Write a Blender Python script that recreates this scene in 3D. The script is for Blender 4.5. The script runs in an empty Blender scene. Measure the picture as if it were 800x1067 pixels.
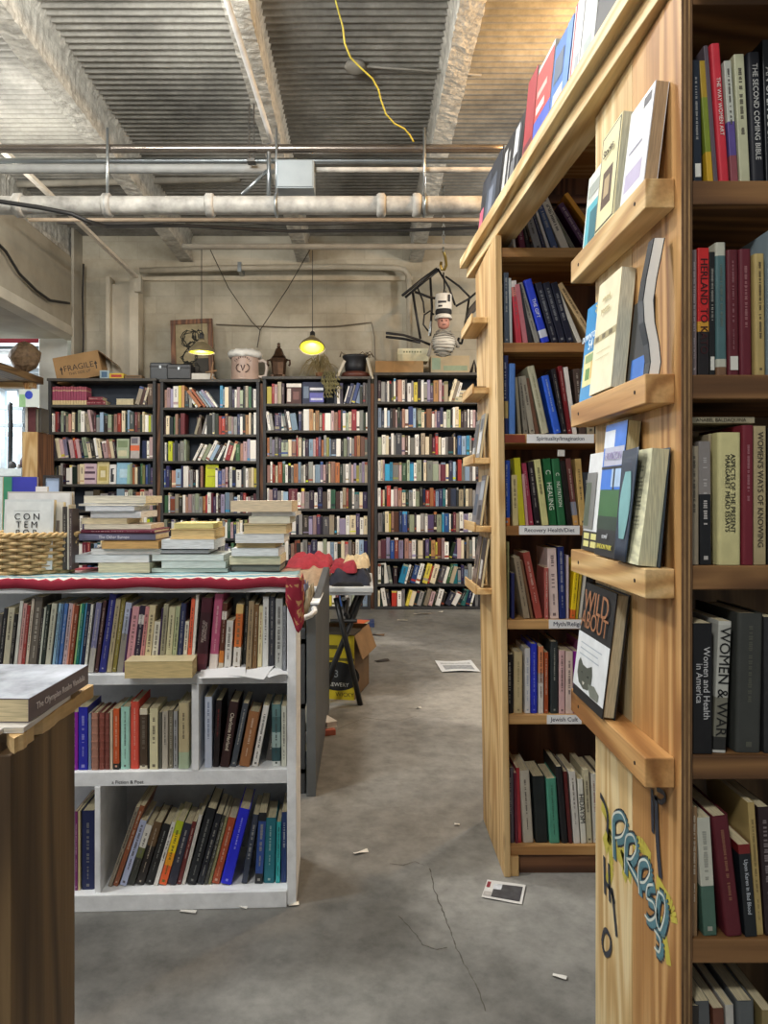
import bpy, math, random
from mathutils import Vector, Matrix

random.seed(7)
SC = bpy.context.scene
COL = SC.collection
F, CX, CY, HC = 780.0, 380.0, 515.0, 1.2      # focal length (px), vanishing point, eye height


def P(x, y, d):
    """world point seen at photo pixel (x, y) at distance d down the room"""
    return Vector(((x - CX) * d / F, d, HC + (CY - y) * d / F))


def PX(x, d): return (x - CX) * d / F
def PZ(y, d): return HC + (CY - y) * d / F


# ------------------------------------------------------------------ colours and materials
def lin(c): return c / 12.92 if c <= 0.04045 else ((c + 0.055) / 1.055) ** 2.4


def hexc(h):
    return tuple(lin(int(h[i:i + 2], 16) / 255.0) for i in (0, 2, 4)) + (1.0,)


MATS = {}


def new_mat(name):
    m = bpy.data.materials.new(name)
    m.use_nodes = True
    nt = m.node_tree
    bs = nt.nodes.get('Principled BSDF')
    return m, nt, bs


def N(nt, kind, **kw):
    n = nt.nodes.new(kind)
    for k, v in kw.items():
        if k in n.inputs.keys():
            n.inputs[k].default_value = v
        else:
            setattr(n, k, v)
    return n


def ramp(nt, stops):
    r = nt.nodes.new('ShaderNodeValToRGB')
    e = r.color_ramp.elements
    while len(e) < len(stops): e.new(0.5)
    for i, (p, c) in enumerate(stops):
        e[i].position = p
        e[i].color = hexc(c) if isinstance(c, str) else c
    return r


def mapped(nt, scale=(1, 1, 1), jitter=True):
    tc = N(nt, 'ShaderNodeTexCoord')
    mp = N(nt, 'ShaderNodeMapping')
    mp.inputs['Scale'].default_value = scale
    nt.links.new(tc.outputs['Object'], mp.inputs['Vector'])
    if jitter:
        oi = N(nt, 'ShaderNodeObjectInfo')
        cb = N(nt, 'ShaderNodeMath', operation='MULTIPLY')
        cb.inputs[1].default_value = 37.0
        nt.links.new(oi.outputs['Random'], cb.inputs[0])
        nt.links.new(cb.outputs[0], mp.inputs['Location'])
    return mp


def plain(h, rough=0.55, var=0.12, scale=9.0, metal=0.0, bump=0.0, bscale=60.0, key=''):
    k = ('p', h, rough, var, scale, metal, bump, bscale)
    if k in MATS: return MATS[k]
    m, nt, bs = new_mat('paint_' + h + key)
    bs.inputs['Roughness'].default_value = rough
    bs.inputs['Metallic'].default_value = metal
    c = hexc(h)
    if var > 0:
        mp = mapped(nt, (scale, scale, scale))
        no = N(nt, 'ShaderNodeTexNoise', Scale=1.0, Detail=5.0, Roughness=0.6)
        nt.links.new(mp.outputs[0], no.inputs['Vector'])
        lo = tuple(max(0, v * (1 - var * 1.6)) for v in c[:3]) + (1,)
        hi = tuple(min(1, v * (1 + var) + 0.004) for v in c[:3]) + (1,)
        r = ramp(nt, [(0.3, lo), (0.7, hi)])
        nt.links.new(no.outputs['Fac'], r.inputs[0])
        nt.links.new(r.outputs[0], bs.inputs['Base Color'])
    else:
        bs.inputs['Base Color'].default_value = c
    if bump > 0:
        mp2 = mapped(nt, (bscale,) * 3)
        nb = N(nt, 'ShaderNodeTexNoise', Scale=1.0, Detail=4.0)
        nt.links.new(mp2.outputs[0], nb.inputs['Vector'])
        b = N(nt, 'ShaderNodeBump', Strength=bump, Distance=0.01)
        nt.links.new(nb.outputs['Fac'], b.inputs['Height'])
        nt.links.new(b.outputs[0], bs.inputs['Normal'])
    MATS[k] = m
    return m


def cover(h, rough=0.42): return plain(h, rough, 0.07, 25.0)


def emit(h, strength):
    m, nt, bs = new_mat('glow_' + h)
    bs.inputs['Base Color'].default_value = hexc(h)
    bs.inputs['Emission Color'].default_value = hexc(h)
    bs.inputs['Emission Strength'].default_value = strength
    return m


def wood(name, dark, mid, light, axis=2, grain=14.0, rough=0.6, knots=True):
    k = ('w', name, axis)
    if k in MATS: return MATS[k]
    m, nt, bs = new_mat('wood_' + name + '_' + 'xyz'[axis])
    bs.inputs['Roughness'].default_value = rough
    s = [grain * 0.42] * 3; s[axis] = grain * 0.042
    mp = mapped(nt, s)
    n1 = N(nt, 'ShaderNodeTexNoise', Scale=1.0, Detail=1.6, Roughness=0.4, Distortion=0.25)
    nt.links.new(mp.outputs[0], n1.inputs['Vector'])
    m1 = N(nt, 'ShaderNodeMath', operation='MULTIPLY'); m1.inputs[1].default_value = 62.0
    m2 = N(nt, 'ShaderNodeMath', operation='SINE')
    m3 = N(nt, 'ShaderNodeMath', operation='MULTIPLY_ADD'); m3.inputs[1].default_value = 0.32; m3.inputs[2].default_value = 0.0
    m4 = N(nt, 'ShaderNodeMath', operation='ADD')
    nt.links.new(n1.outputs['Fac'], m1.inputs[0]); nt.links.new(m1.outputs[0], m2.inputs[0]); nt.links.new(m2.outputs[0], m3.inputs[0])
    nt.links.new(m3.outputs[0], m4.inputs[0]); nt.links.new(n1.outputs['Fac'], m4.inputs[1])
    r1 = ramp(nt, [(0.12, dark), (0.5, mid), (0.8, light)])
    nt.links.new(m4.outputs[0], r1.inputs[0])
    s2 = [grain * 9] * 3; s2[axis] = grain * 0.35
    mp2 = mapped(nt, s2)
    n2 = N(nt, 'ShaderNodeTexNoise', Scale=1.0, Detail=3.0)
    nt.links.new(mp2.outputs[0], n2.inputs['Vector'])
    r2 = ramp(nt, [(0.35, (0.62, 0.58, 0.52, 1)), (0.6, (1, 1, 1, 1))])
    nt.links.new(n2.outputs['Fac'], r2.inputs[0])
    mx = N(nt, 'ShaderNodeMix', data_type='RGBA', blend_type='MULTIPLY')
    mx.inputs[0].default_value = 0.4
    nt.links.new(r1.outputs[0], mx.inputs[6]); nt.links.new(r2.outputs[0], mx.inputs[7])
    out = mx.outputs[2]
    if knots:
        s3 = [5.0] * 3; s3[axis] = 2.2
        mp3 = mapped(nt, s3)
        vo = N(nt, 'ShaderNodeTexVoronoi', Scale=1.0)
        nt.links.new(mp3.outputs[0], vo.inputs['Vector'])
        r3 = ramp(nt, [(0.03, (0.3, 0.2, 0.13, 1)), (0.1, (1, 1, 1, 1))])
        nt.links.new(vo.outputs['Distance'], r3.inputs[0])
        mk = N(nt, 'ShaderNodeMix', data_type='RGBA', blend_type='MULTIPLY')
        mk.inputs[0].default_value = 0.8
        nt.links.new(out, mk.inputs[6]); nt.links.new(r3.outputs[0], mk.inputs[7])
        out = mk.outputs[2]
    nt.links.new(out, bs.inputs['Base Color'])
    b = N(nt, 'ShaderNodeBump', Strength=0.18, Distance=0.003)
    nt.links.new(n2.outputs['Fac'], b.inputs['Height'])
    nt.links.new(b.outputs[0], bs.inputs['Normal'])
    MATS[k] = m
    return m


def pine(axis=2): return wood('pine', 'b48a55', 'cda870', 'dcbc88', axis)
def pale_pine(axis=2): return wood('pale', 'c4a068', 'dcbf8a', 'e8d3a4', axis)
def warm(axis=2): return wood('fir', '946434', 'b98a52', 'cca068', axis)
def dark_wood(axis=2): return wood('stained', '4a3722', '6c5436', '816744', axis)
def shelf_wood(axis=2): return wood('shelf', '5a3c20', '7d5833', '916a40', axis)
def brown_wood(axis=2): return wood('brown', '4a2f1f', '6a452c', '83593a', axis)


def pages_mat(h='dccfaa'):
    k = ('pg', h)
    if k in MATS: return MATS[k]
    m, nt, bs = new_mat('pages_' + h)
    bs.inputs['Roughness'].default_value = 0.85
    mp = mapped(nt, (900, 30, 30))
    no = N(nt, 'ShaderNodeTexNoise', Scale=1.0, Detail=1.0)
    nt.links.new(mp.outputs[0], no.inputs['Vector'])
    c = hexc(h)
    r = ramp(nt, [(0.35, tuple(v * 0.7 for v in c[:3]) + (1,)), (0.62, c)])
    nt.links.new(no.outputs['Fac'], r.inputs[0])
    nt.links.new(r.outputs[0], bs.inputs['Base Color'])
    MATS[k] = m
    return m


# ------------------------------------------------------------------ mesh builder
class MB:
    def __init__(s):
        s.v, s.f, s.mi = [], [], []

    def add(s, verts, faces, mi=0):
        b = len(s.v)
        s.v += [Vector(p) for p in verts]
        for f in faces:
            s.f.append(tuple(b + i for i in f)); s.mi.append(mi)
        return s

    def box(s, x0, x1, y0, y1, z0, z1, mi=0, M=None):
        vs = [Vector((x, y, z)) for z in (z0, z1) for y in (y0, y1) for x in (x0, x1)]
        if M is not None: vs = [M @ p for p in vs]
        return s.add(vs, [(0, 2, 3, 1), (4, 5, 7, 6), (0, 1, 5, 4), (2, 6, 7, 3), (0, 4, 6, 2), (1, 3, 7, 5)], mi)

    def quad(s, a, b, c, d, mi=0): return s.add([a, b, c, d], [(0, 1, 2, 3)], mi)

    def tube(s, pts, r, n=8, mi=0, cap=True, rad=None):
        pts = [Vector(p) for p in pts]
        b = len(s.v)
        prev = None
        for i, p in enumerate(pts):
            t = (pts[min(i + 1, len(pts) - 1)] - pts[max(i - 1, 0)]).normalized()
            if prev is None:
                up = Vector((0, 0, 1)) if abs(t.z) < 0.9 else Vector((1, 0, 0))
                u = t.cross(up).normalized()
            else:
                u = (prev - t * prev.dot(t)).normalized()
            prev = u
            w = t.cross(u)
            rr = rad[i] if rad else r
            for k in range(n):
                a = 2 * math.pi * k / n
                s.v.append(p + (u * math.cos(a) + w * math.sin(a)) * rr)
        for i in range(len(pts) - 1):
            for k in range(n):
                k2 = (k + 1) % n
                s.f.append((b + i * n + k, b + i * n + k2, b + (i + 1) * n + k2, b + (i + 1) * n + k)); s.mi.append(mi)
        if cap:
            s.f.append(tuple(b + k for k in reversed(range(n)))); s.mi.append(mi)
            e = b + (len(pts) - 1) * n
            s.f.append(tuple(e + k for k in range(n))); s.mi.append(mi)
        return s

    def lathe(s, prof, c=(0, 0, 0), n=24, mi=0, sx=1.0, sy=1.0, cap=True):
        b = len(s.v); c = Vector(c)
        for r, z in prof:
            for k in range(n):
                a = 2 * math.pi * k / n
                s.v.append(c + Vector((r * math.cos(a) * sx, r * math.sin(a) * sy, z)))
        for i in range(len(prof) - 1):
            for k in range(n):
                k2 = (k + 1) % n
                s.f.append((b + i * n + k, b + i * n + k2, b + (i + 1) * n + k2, b + (i + 1) * n + k)); s.mi.append(mi)
        if cap:
            s.f.append(tuple(b + k for k in reversed(range(n)))); s.mi.append(mi)
            e = b + (len(prof) - 1) * n
            s.f.append(tuple(e + k for k in range(n))); s.mi.append(mi)
        return s

    def prism(s, poly, y0, y1, mi=0, axis='y'):
        """poly: (a, b) points; extruded along axis"""
        def mk(a, b, c):
            return {'y': (a, c, b), 'x': (c, a, b), 'z': (a, b, c)}[axis]
        n = len(poly)
        vs = [mk(a, b, y0) for a, b in poly] + [mk(a, b, y1) for a, b in poly]
        fs = [tuple(range(n)), tuple(range(2 * n - 1, n - 1, -1))]
        for i in range(n):
            j = (i + 1) % n
            fs.append((i, i + n, j + n, j))
        return s.add(vs, fs, mi)

    def grid(s, fn, nu, nv, mi=0):
        b = len(s.v)
        for i in range(nu + 1):
            for j in range(nv + 1):
                s.v.append(Vector(fn(i / nu, j / nv)))
        for i in range(nu):
            for j in range(nv):
                a = b + i * (nv + 1) + j
                s.f.append((a, a + nv + 1, a + nv + 2, a + 1)); s.mi.append(mi)
        return s


WLOC = {}


def put(name, mb, mats, parent=None, bevel=0.0, smooth=False, loc=None, seg=2, fixn=True):
    """link the builder's faces as ONE mesh object; coordinates are world coordinates, origin at the base of the thing"""
    if parent is not None:
        o0 = WLOC[parent.name]
    elif loc is not None:
        o0 = Vector(loc)
    else:
        xs = [p.x for p in mb.v]; ys = [p.y for p in mb.v]; zs = [p.z for p in mb.v]
        o0 = Vector(((min(xs) + max(xs)) / 2, (min(ys) + max(ys)) / 2, min(zs)))
    me = bpy.data.meshes.new(name)
    me.from_pydata([tuple(p - o0) for p in mb.v], [], mb.f)
    if not isinstance(mats, (list, tuple)): mats = [mats]
    for m in mats: me.materials.append(m)
    if any(mb.mi): me.polygons.foreach_set('material_index', mb.mi)
    if fixn:
        import bmesh
        bm = bmesh.new(); bm.from_mesh(me)
        bmesh.ops.recalc_face_normals(bm, faces=bm.faces)
        bm.to_mesh(me); bm.free()
    if smooth: me.polygons.foreach_set('use_smooth', [True] * len(me.polygons))
    me.update()
    o = bpy.data.objects.new(name, me)
    COL.objects.link(o)
    if parent is not None:
        o.parent = parent
        WLOC[o.name] = WLOC[parent.name]
    else:
        o.location = o0
        WLOC[o.name] = o0.copy()
    if bevel:
        b = o.modifiers.new('edge', 'BEVEL'); b.width = bevel; b.segments = seg; b.limit_method = 'ANGLE'
    return o


def tag(o, label, cat, group=None):
    o['label'] = label; o['category'] = cat
    if group: o['group'] = group
    n = len(label.split())
    if not 4 <= n <= 16: print('LABEL WORDS', n, label)
    return o


def struct(o):
    o['kind'] = 'structure'
    return o


def thing(name, label, cat, loc, group=None):
    o = bpy.data.objects.new(name, None)
    o.empty_display_size = 0.05
    COL.objects.link(o)
    o.location = loc
    WLOC[o.name] = Vector(loc)
    return tag(o, label, cat, group)


def text(name, body, size, M, h, parent, local=True, align='CENTER', extrude=0.0003, width=None):
    cu = bpy.data.curves.new(name, 'FONT')
    cu.body = body; cu.size = size; cu.align_x = align; cu.align_y = 'CENTER'; cu.extrude = extrude
    cu.space_line = 0.8
    cu.resolution_u = 3
    cu.materials.append(plain(h, 0.5, 0.0))
    o = bpy.data.objects.new(name, cu)
    COL.objects.link(o)
    o.parent = parent
    o.matrix_local = M if local else (Matrix.Translation(-WLOC[parent.name]) @ M)
    return o


def axes(o, x, y, z):
    """matrix with origin o whose local axes point along x, y, z"""
    m = Matrix.Identity(4)
    for i, a in enumerate((x, y, z)):
        a = Vector(a)
        for j in range(3): m[j][i] = a[j]
    for j in range(3): m[j][3] = o[j]
    return m


# ------------------------------------------------------------------ books
def book_cover_mesh(w, h, dep, hard, segs):
    """spine at y=0 facing -y, thickness along x (centred), height along z. segs: [(top fraction, material index)]"""
    t = 0.0026 if hard else 0.0009
    r = min(w * 0.28, 0.006) if hard else min(w * 0.12, 0.002)
    x = w / 2
    if w < 0.006: t = w * 0.15
    outer = [(-x, dep), (-x, r)]
    for k in range(1, 4):
        a = math.pi / 2 * k / 4
        outer.append((-x + r * (1 - math.cos(a)), r * (1 - math.sin(a))))
    outer += [(-x + r, 0)]
    outer += [(-p, q) for p, q in reversed(outer)]
    inner = []
    for p, q in outer:
        inner.append((max(-x + t, min(x - t, p)), max(q, t)))
    n = len(outer)
    zs = [0.0] + [f * h for f, _ in segs]
    mb = MB()
    for zi, z in enumerate(zs):
        mb.v += [Vector((p, q, z)) for p, q in outer] + [Vector((p, q, z)) for p, q in inner]
    for k in range(len(zs) - 1):
        a, b = k * 2 * n, (k + 1) * 2 * n
        mi = segs[k][1]
        for i in range(n - 1):
            mb.f.append((a + i, a + i + 1, b + i + 1, b + i)); mb.mi.append(mi)
            mb.f.append((b + n + i, b + n + i + 1, a + n + i + 1, a + n + i)); mb.mi.append(0)
        for i in (0, n - 1):
            mb.f.append((a + i, b + i, b + n + i, a + n + i) if i == 0 else (a + i, a + n + i, b + n + i, b + i)); mb.mi.append(mi)
    e = (len(zs) - 1) * 2 * n
    for i in range(n - 1):
        mb.f.append((i + 1, i, n + i, n + i + 1)); mb.mi.append(segs[0][1])
        mb.f.append((e + i, e + i + 1, e + n + i + 1, e + n + i)); mb.mi.append(segs[-1][1])
    return mb, t


def lum(h):
    c = hexc(h); return 0.2126 * c[0] + 0.7152 * c[1] + 0.0722 * c[2]


def mixhex(a, b, f):
    return ''.join('%02x' % int(round(int(a[i:i + 2], 16) * (1 - f) + int(b[i:i + 2], 16) * f)) for i in (0, 2, 4))


NBOOK = [0]


def raw_mesh(name, mb, mats):
    me = bpy.data.meshes.new(name)
    me.from_pydata([tuple(p) for p in mb.v], [], mb.f)
    for m in mats: me.materials.append(m)
    if any(mb.mi): me.polygons.foreach_set('material_index', mb.mi)
    me.update()
    return me


def book(M, w, h, dep, colour, label, group=None, hard=None, segs=None, title=None, tc=None, marks=True, pages='dccfaa', ts=1.0, cat='book', rings=0, sticker=False):
    """a closed book: object = cover, parts = pages and spine lettering. segs: [(top fraction, hex)] from the foot up"""
    NBOOK[0] += 1
    rnd = random.Random(NBOOK[0] * 13 + 5)
    if hard is None: hard = w > 0.024 and rnd.random() < 0.6
    mats, ss = [], []
    if segs:
        for f, c in segs:
            mats.append(cover(c)); ss.append((f, len(mats) - 1))
    else:
        mats.append(cover(colour, 0.6 if hard else 0.38)); ss = [(1.0, 0)]
    mb, t = book_cover_mesh(w, h, dep, hard, ss)
    o = bpy.data.objects.new('book', raw_mesh('book_cover', mb, mats))
    COL.objects.link(o)
    o.matrix_world = M
    WLOC[o.name] = M.translation.copy()
    tag(o, label, cat, group)
    g = 0.003 if hard else 0.0004
    pb = MB().box(-w / 2 + t, w / 2 - t, t * 1.2, dep - (0.004 if hard else 0.0006), g, h - g)
    p = bpy.data.objects.new('pages', raw_mesh('book_pages', pb, [pages_mat(pages)]))
    COL.objects.link(p); p.parent = o
    fw = w * (0.5 if hard else 0.8)
    auto = tc is None
    if tc is None: tc = 'e8e2d4' if lum(segs[-1][1] if segs else colour) < 0.22 else '2a2320'
    if title:
        lines = title.split('|')
        L = 0.74 * h
        size = min(fw * 1.15 / len(lines), L / (0.56 * max(len(q) for q in lines))) * ts
        text('spine_title', '\n'.join(lines), size, axes((0, -0.0007, h * 0.54), (0, 0, -1), (1, 0, 0), (0, -1, 0)), tc, o)
    elif marks and w > 0.005:
        lb = MB()
        z = h * rnd.uniform(0.84, 0.94)
        zend = h * rnd.uniform(0.3, 0.5)
        lw = fw * rnd.uniform(0.28, 0.5)
        sz = max(0.0024, min(lw * 0.6, 0.008))
        xo = 0.0
        def run(z, zend):
            k = 0
            while z > zend:
                hh = sz * rnd.uniform(0.45, 0.75)
                a = lw * rnd.uniform(0.72, 1.0) / 2
                if rnd.random() < 0.84:
                    lb.box(xo - a, xo + a, -0.0006, 0.0002, z - hh, z)
                    if rnd.random() < 0.5:
                        pass
                z -= hh + sz * 0.28
                k += 1
                if k % rnd.randint(4, 8) == 0: z -= sz * 0.6
            return z
        run(z, zend)
        if rnd.random() < 0.6:
            lw *= 0.6; sz *= 0.7
            z2 = zend - h * 0.06
            run(z2, max(h * 0.12, z2 - h * 0.16))
        if rnd.random() < 0.5: lb.box(-fw * 0.22, fw * 0.22, -0.0006, 0.0002, h * 0.04, h * 0.04 + fw * 0.4)
        if lb.f:
            q = bpy.data.objects.new('spine_lettering', raw_mesh('spine_lettering', lb, [plain(mixhex(tc, segs[-1][1] if segs else colour, 0.4), 0.5, 0.0)]))
            COL.objects.link(q); q.parent = o
    if rings:
        rb = MB()
        for k in range(rings):
            zz = h * (k + 0.7) / (rings + 0.4)
            rb.box(-w * 0.46, w * 0.46, -0.0016, 0.003, zz - 0.002, zz + 0.002)
        q = bpy.data.objects.new('raised_band', raw_mesh('raised_band', rb, [cover(colour)]))
        COL.objects.link(q); q.parent = o
    if sticker:
        sb = MB().box(-w * 0.3, w * 0.34, -0.0009, 0.0002, h * 0.04, h * 0.15)
        q = bpy.data.objects.new('sticker', raw_mesh('sticker', sb, [plain('d8d6cc', 0.6, 0.0)]))
        COL.objects.link(q); q.parent = o
        q['label'] = 'small white shop sticker'
    return o


ORD = ['first', 'second', 'third', 'fourth', 'fifth', 'sixth', 'seventh', 'eighth', 'ninth', 'tenth', 'eleventh', 'twelfth', 'thirteenth',
       'fourteenth', 'fifteenth', 'sixteenth', 'seventeenth', 'eighteenth', 'nineteenth', 'twentieth']
TENS = {20: 'twenty', 30: 'thirty', 40: 'forty', 50: 'fifty', 60: 'sixty'}


def ordinal(n):
    if n <= 20: return ORD[n - 1]
    t, r = n // 10 * 10, n % 10
    return TENS[t][:-1] + 'ieth' if r == 0 else TENS[t] + '-' + ORD[r - 1]


class Front:
    """the front plane of a shelf unit: origin, yaw; photo pixels land on it at a set-back"""
    def __init__(s, ox, oy, th=0.0):
        s.ox, s.oy, s.c, s.n, s.th = ox, oy, math.cos(th), math.sin(th), th

    def s_of(s, px, back=0.0):
        k = (px - CX) / F
        return (k * (s.oy + back * s.c) - s.ox + back * s.n) / (s.c - k * s.n)

    def pt(s, a, back, z): return Vector((s.ox + a * s.c - back * s.n, s.oy + a * s.n + back * s.c, z))

    def z_of(s, py, a, back=0.0): return HC + (CY - py) * (s.oy + a * s.n + back * s.c) / F

    def M(s, a, back, z): return Matrix.Translation(s.pt(a, back, z)) @ Matrix.Rotation(s.th, 4, 'Z')

    def box(s, mb, a0, a1, b0, b1, z0, z1, mi=0):
        return mb.box(a0, a1, b0, b1, z0, z1, mi, Matrix.Translation((s.ox, s.oy, 0)) @ Matrix.Rotation(s.th, 4, 'Z'))


def parse(line):
    p = line.split()
    d = {'x0': float(p[0]), 'x1': float(p[1]), 'top': float(p[2]), 'lean': float(p[3]), 'hex': p[4], 'col': p[5].replace('_', ' ')}
    for q in p[6:]:
        k, v = q.split('=', 1)
        d[k] = v
    return d


def size_word(w, h, hs):
    a = 'slim ' if w < 0.016 else 'thick ' if w > 0.036 else ''
    b = 'tall ' if h > 1.13 * hs else 'short ' if h < 0.85 * hs else ''
    return b or a


def shelf_row(fr, z, back, rows, where, group, from_end='left', depth=0.2, extra=0, zgap=0.0008):
    items = [parse(l) for l in rows.strip().splitlines() if l.strip()]
    n = len(items)
    hs = []
    for d in items:
        a0, a1 = fr.s_of(d['x0'], back), fr.s_of(d['x1'], back)
        an = math.atan(d['lean'])
        d['w'] = max(0.004, (a1 - a0) * math.cos(an) - 0.0006)
        hv = fr.z_of(d['top'], a0, back) - z
        d['h'] = (hv - d['w'] * abs(math.sin(an))) / math.cos(an)
        d['a0'], d['a1'], d['an'] = a0, a1, an
        hs.append(d['h'])
    med = sorted(hs)[n // 2]
    for i, d in enumerate(items):
        an, w, h = d['an'], d['w'], d['h']
        bk = back + random.uniform(0, 0.006) + float(d.get('b', 0))
        if an >= 0: base = fr.M(d['a1'], bk, z + zgap) @ Matrix.Rotation(an, 4, 'Y') @ Matrix.Translation((-w / 2, 0, 0))
        else: base = fr.M(d['a0'], bk, z + zgap) @ Matrix.Rotation(an, 4, 'Y') @ Matrix.Translation((w / 2, 0, 0))
        k = (i + 1 if from_end == 'left' else n - i) + extra
        pos = ('leftmost' if k == 1 else ordinal(k) + ' from left') if from_end == 'left' else ('rightmost' if k == 1 else ordinal(k) + ' from right')
        lean = 'leaning ' if abs(an) > 0.14 else ''
        segs = None
        if 'seg' in d:
            segs = [(float(q.split(':')[0]), q.split(':')[1]) for q in d['seg'].split(',')]
        lab = f"{size_word(w, h, med)}{lean}{d['col']} book, {pos}{where}"
        dep = min(depth - bk + back, max(0.1, 0.7 * h))
        if 'dep' in d: dep = float(d['dep'])
        book(base, w, h, dep, d['hex'], lab, group, segs=segs, title=d.get('t', '').replace('_', ' ') or None, tc=d.get('tc'),
             hard=(d['hard'] == '1') if 'hard' in d else None, ts=float(d.get('ts', 1)), rings=int(d.get('rings', 0)), marks='nm' not in d,
             sticker='st' in d)
# ================================================================== the room
def floor_mat():
    m, nt, bs = new_mat('concrete_floor')
    mp = mapped(nt, (1, 1, 1), False)
    n1 = N(nt, 'ShaderNodeTexNoise', Scale=1.3, Detail=9.0, Roughness=0.62)
    n2 = N(nt, 'ShaderNodeTexNoise', Scale=14.0, Detail=8.0, Roughness=0.7)
    n3 = N(nt, 'ShaderNodeTexNoise', Scale=0.55, Detail=6.0, Roughness=0.6, Distortion=0.6)
    for n in (n1, n2, n3): nt.links.new(mp.outputs[0], n.inputs['Vector'])
    r1 = ramp(nt, [(0.3, '5b5a56'), (0.5, '73726e'), (0.72, '8b8a85')])
    nt.links.new(n1.outputs['Fac'], r1.inputs[0])
    r2 = ramp(nt, [(0.3, (0.6, 0.6, 0.6, 1)), (0.5, (0.95, 0.95, 0.95, 1)), (0.7, (1.25, 1.25, 1.24, 1))])
    nt.links.new(n2.outputs['Fac'], r2.inputs[0])
    a = N(nt, 'ShaderNodeMix', data_type='RGBA', blend_type='MULTIPLY'); a.inputs[0].default_value = 0.85
    nt.links.new(r1.outputs[0], a.inputs[6]); nt.links.new(r2.outputs[0], a.inputs[7])
    r3 = ramp(nt, [(0.48, (0, 0, 0, 1)), (0.66, (1.5, 1.5, 1.5, 1))])
    nt.links.new(n3.outputs['Fac'], r3.inputs[0])
    mul = N(nt, 'ShaderNodeMath', operation='MULTIPLY'); nt.links.new(r3.outputs[0], mul.inputs[0]); nt.links.new(n2.outputs['Fac'], mul.inputs[1])
    b = N(nt, 'ShaderNodeMix', data_type='RGBA')
    nt.links.new(mul.outputs[0], b.inputs[0]); nt.links.new(a.outputs[2], b.inputs[6]); b.inputs[7].default_value = hexc('b2b0aa')
    nt.links.new(b.outputs[2], bs.inputs['Base Color'])
    rr = ramp(nt, [(0.3, (0.42, 0.42, 0.42, 1)), (0.7, (0.7, 0.7, 0.7, 1))])
    nt.links.new(n1.outputs['Fac'], rr.inputs[0]); nt.links.new(rr.outputs[0], bs.inputs['Roughness'])
    bp = N(nt, 'ShaderNodeBump', Strength=0.12, Distance=0.01)
    nt.links.new(n2.outputs['Fac'], bp.inputs['Height']); nt.links.new(bp.outputs[0], bs.inputs['Normal'])
    return m


fl = MB().box(-9, 5, -2.5, 12, -0.12, 0.0)


def fpt(x, y):
    d = HC * F / (y - CY)
    return Vector((PX(x, d), d, 0.0012))


def ribbon(mb, pts, wfn, up, mi=0):
    for i in range(len(pts) - 1):
        a, b = pts[i], pts[i + 1]
        t = (b - a).normalized().cross(up).normalized()
        wa, wb = wfn(i), wfn(i + 1)
        mb.quad(a - t * wa, a + t * wa, b + t * wb, b - t * wb, mi)


rc = random.Random(3)
for crack in ([(448, 905), (452, 925), (459, 945), (466, 962), (474, 985), (484, 1005), (497, 1030), (508, 1060)],
              [(415, 955), (428, 968), (441, 985), (455, 990), (468, 987)], [(352, 760), (380, 748), (412, 752), (440, 745)],
              [(405, 900), (420, 902), (432, 898), (444, 903)]):
    pts = []
    for (x0, y0), (x1, y1) in zip(crack, crack[1:]):
        for k in range(5):
            t = k / 5
            pts.append(fpt(x0 + (x1 - x0) * t + rc.uniform(-1, 1), y0 + (y1 - y0) * t))
    ribbon(fl, pts, lambda i: rc.uniform(0.0006, 0.0022), Vector((0, 0, 1)), 1)
struct(put('floor', fl, [floor_mat(), plain('5a574f', 0.9)], fixn=False))


def wall_mat(name, base, dirt, block=(0.42, 0.2), mortar='8f8876', plane='xz'):
    m, nt, bs = new_mat(name)
    tc = N(nt, 'ShaderNodeTexCoord')
    sp = N(nt, 'ShaderNodeSeparateXYZ'); nt.links.new(tc.outputs['Object'], sp.inputs[0])
    cb = N(nt, 'ShaderNodeCombineXYZ')
    nt.links.new(sp.outputs['X' if plane[0] == 'x' else 'Y'], cb.inputs[0]); nt.links.new(sp.outputs['Z'], cb.inputs[1])
    br = N(nt, 'ShaderNodeTexBrick')
    br.inputs['Scale'].default_value = 1.0
    br.inputs['Brick Width'].default_value = block[0]; br.inputs['Row Height'].default_value = block[1]
    br.inputs['Mortar Size'].default_value = 0.006; br.inputs['Mortar Smooth'].default_value = 0.5
    c = hexc(base)
    br.inputs['Color1'].default_value = c; br.inputs['Color2'].default_value = tuple(v * 0.88 for v in c[:3]) + (1,)
    br.inputs['Mortar'].default_value = hexc(mortar)
    nt.links.new(cb.outputs[0], br.inputs['Vector'])
    no = N(nt, 'ShaderNodeTexNoise', Scale=1.1, Detail=8.0, Roughness=0.65)
    nt.links.new(tc.outputs['Object'], no.inputs['Vector'])
    r = ramp(nt, [(0.35, dirt), (0.62, 'ffffff')])
    nt.links.new(no.outputs['Fac'], r.inputs[0])
    mx = N(nt, 'ShaderNodeMix', data_type='RGBA', blend_type='MULTIPLY'); mx.inputs[0].default_value = 0.7
    nt.links.new(br.outputs['Color'], mx.inputs[6]); nt.links.new(r.outputs[0], mx.inputs[7])
    nt.links.new(mx.outputs[2], bs.inputs['Base Color'])
    bs.inputs['Roughness'].default_value = 0.75
    bp = N(nt, 'ShaderNodeBump', Strength=0.15, Distance=0.015)
    iv = N(nt, 'ShaderNodeMath', operation='SUBTRACT'); iv.inputs[0].default_value = 1.0
    nt.links.new(br.outputs['Fac'], iv.inputs[1]); nt.links.new(iv.outputs[0], bp.inputs['Height'])
    nt.links.new(bp.outputs[0], bs.inputs['Normal'])
    return m


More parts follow.
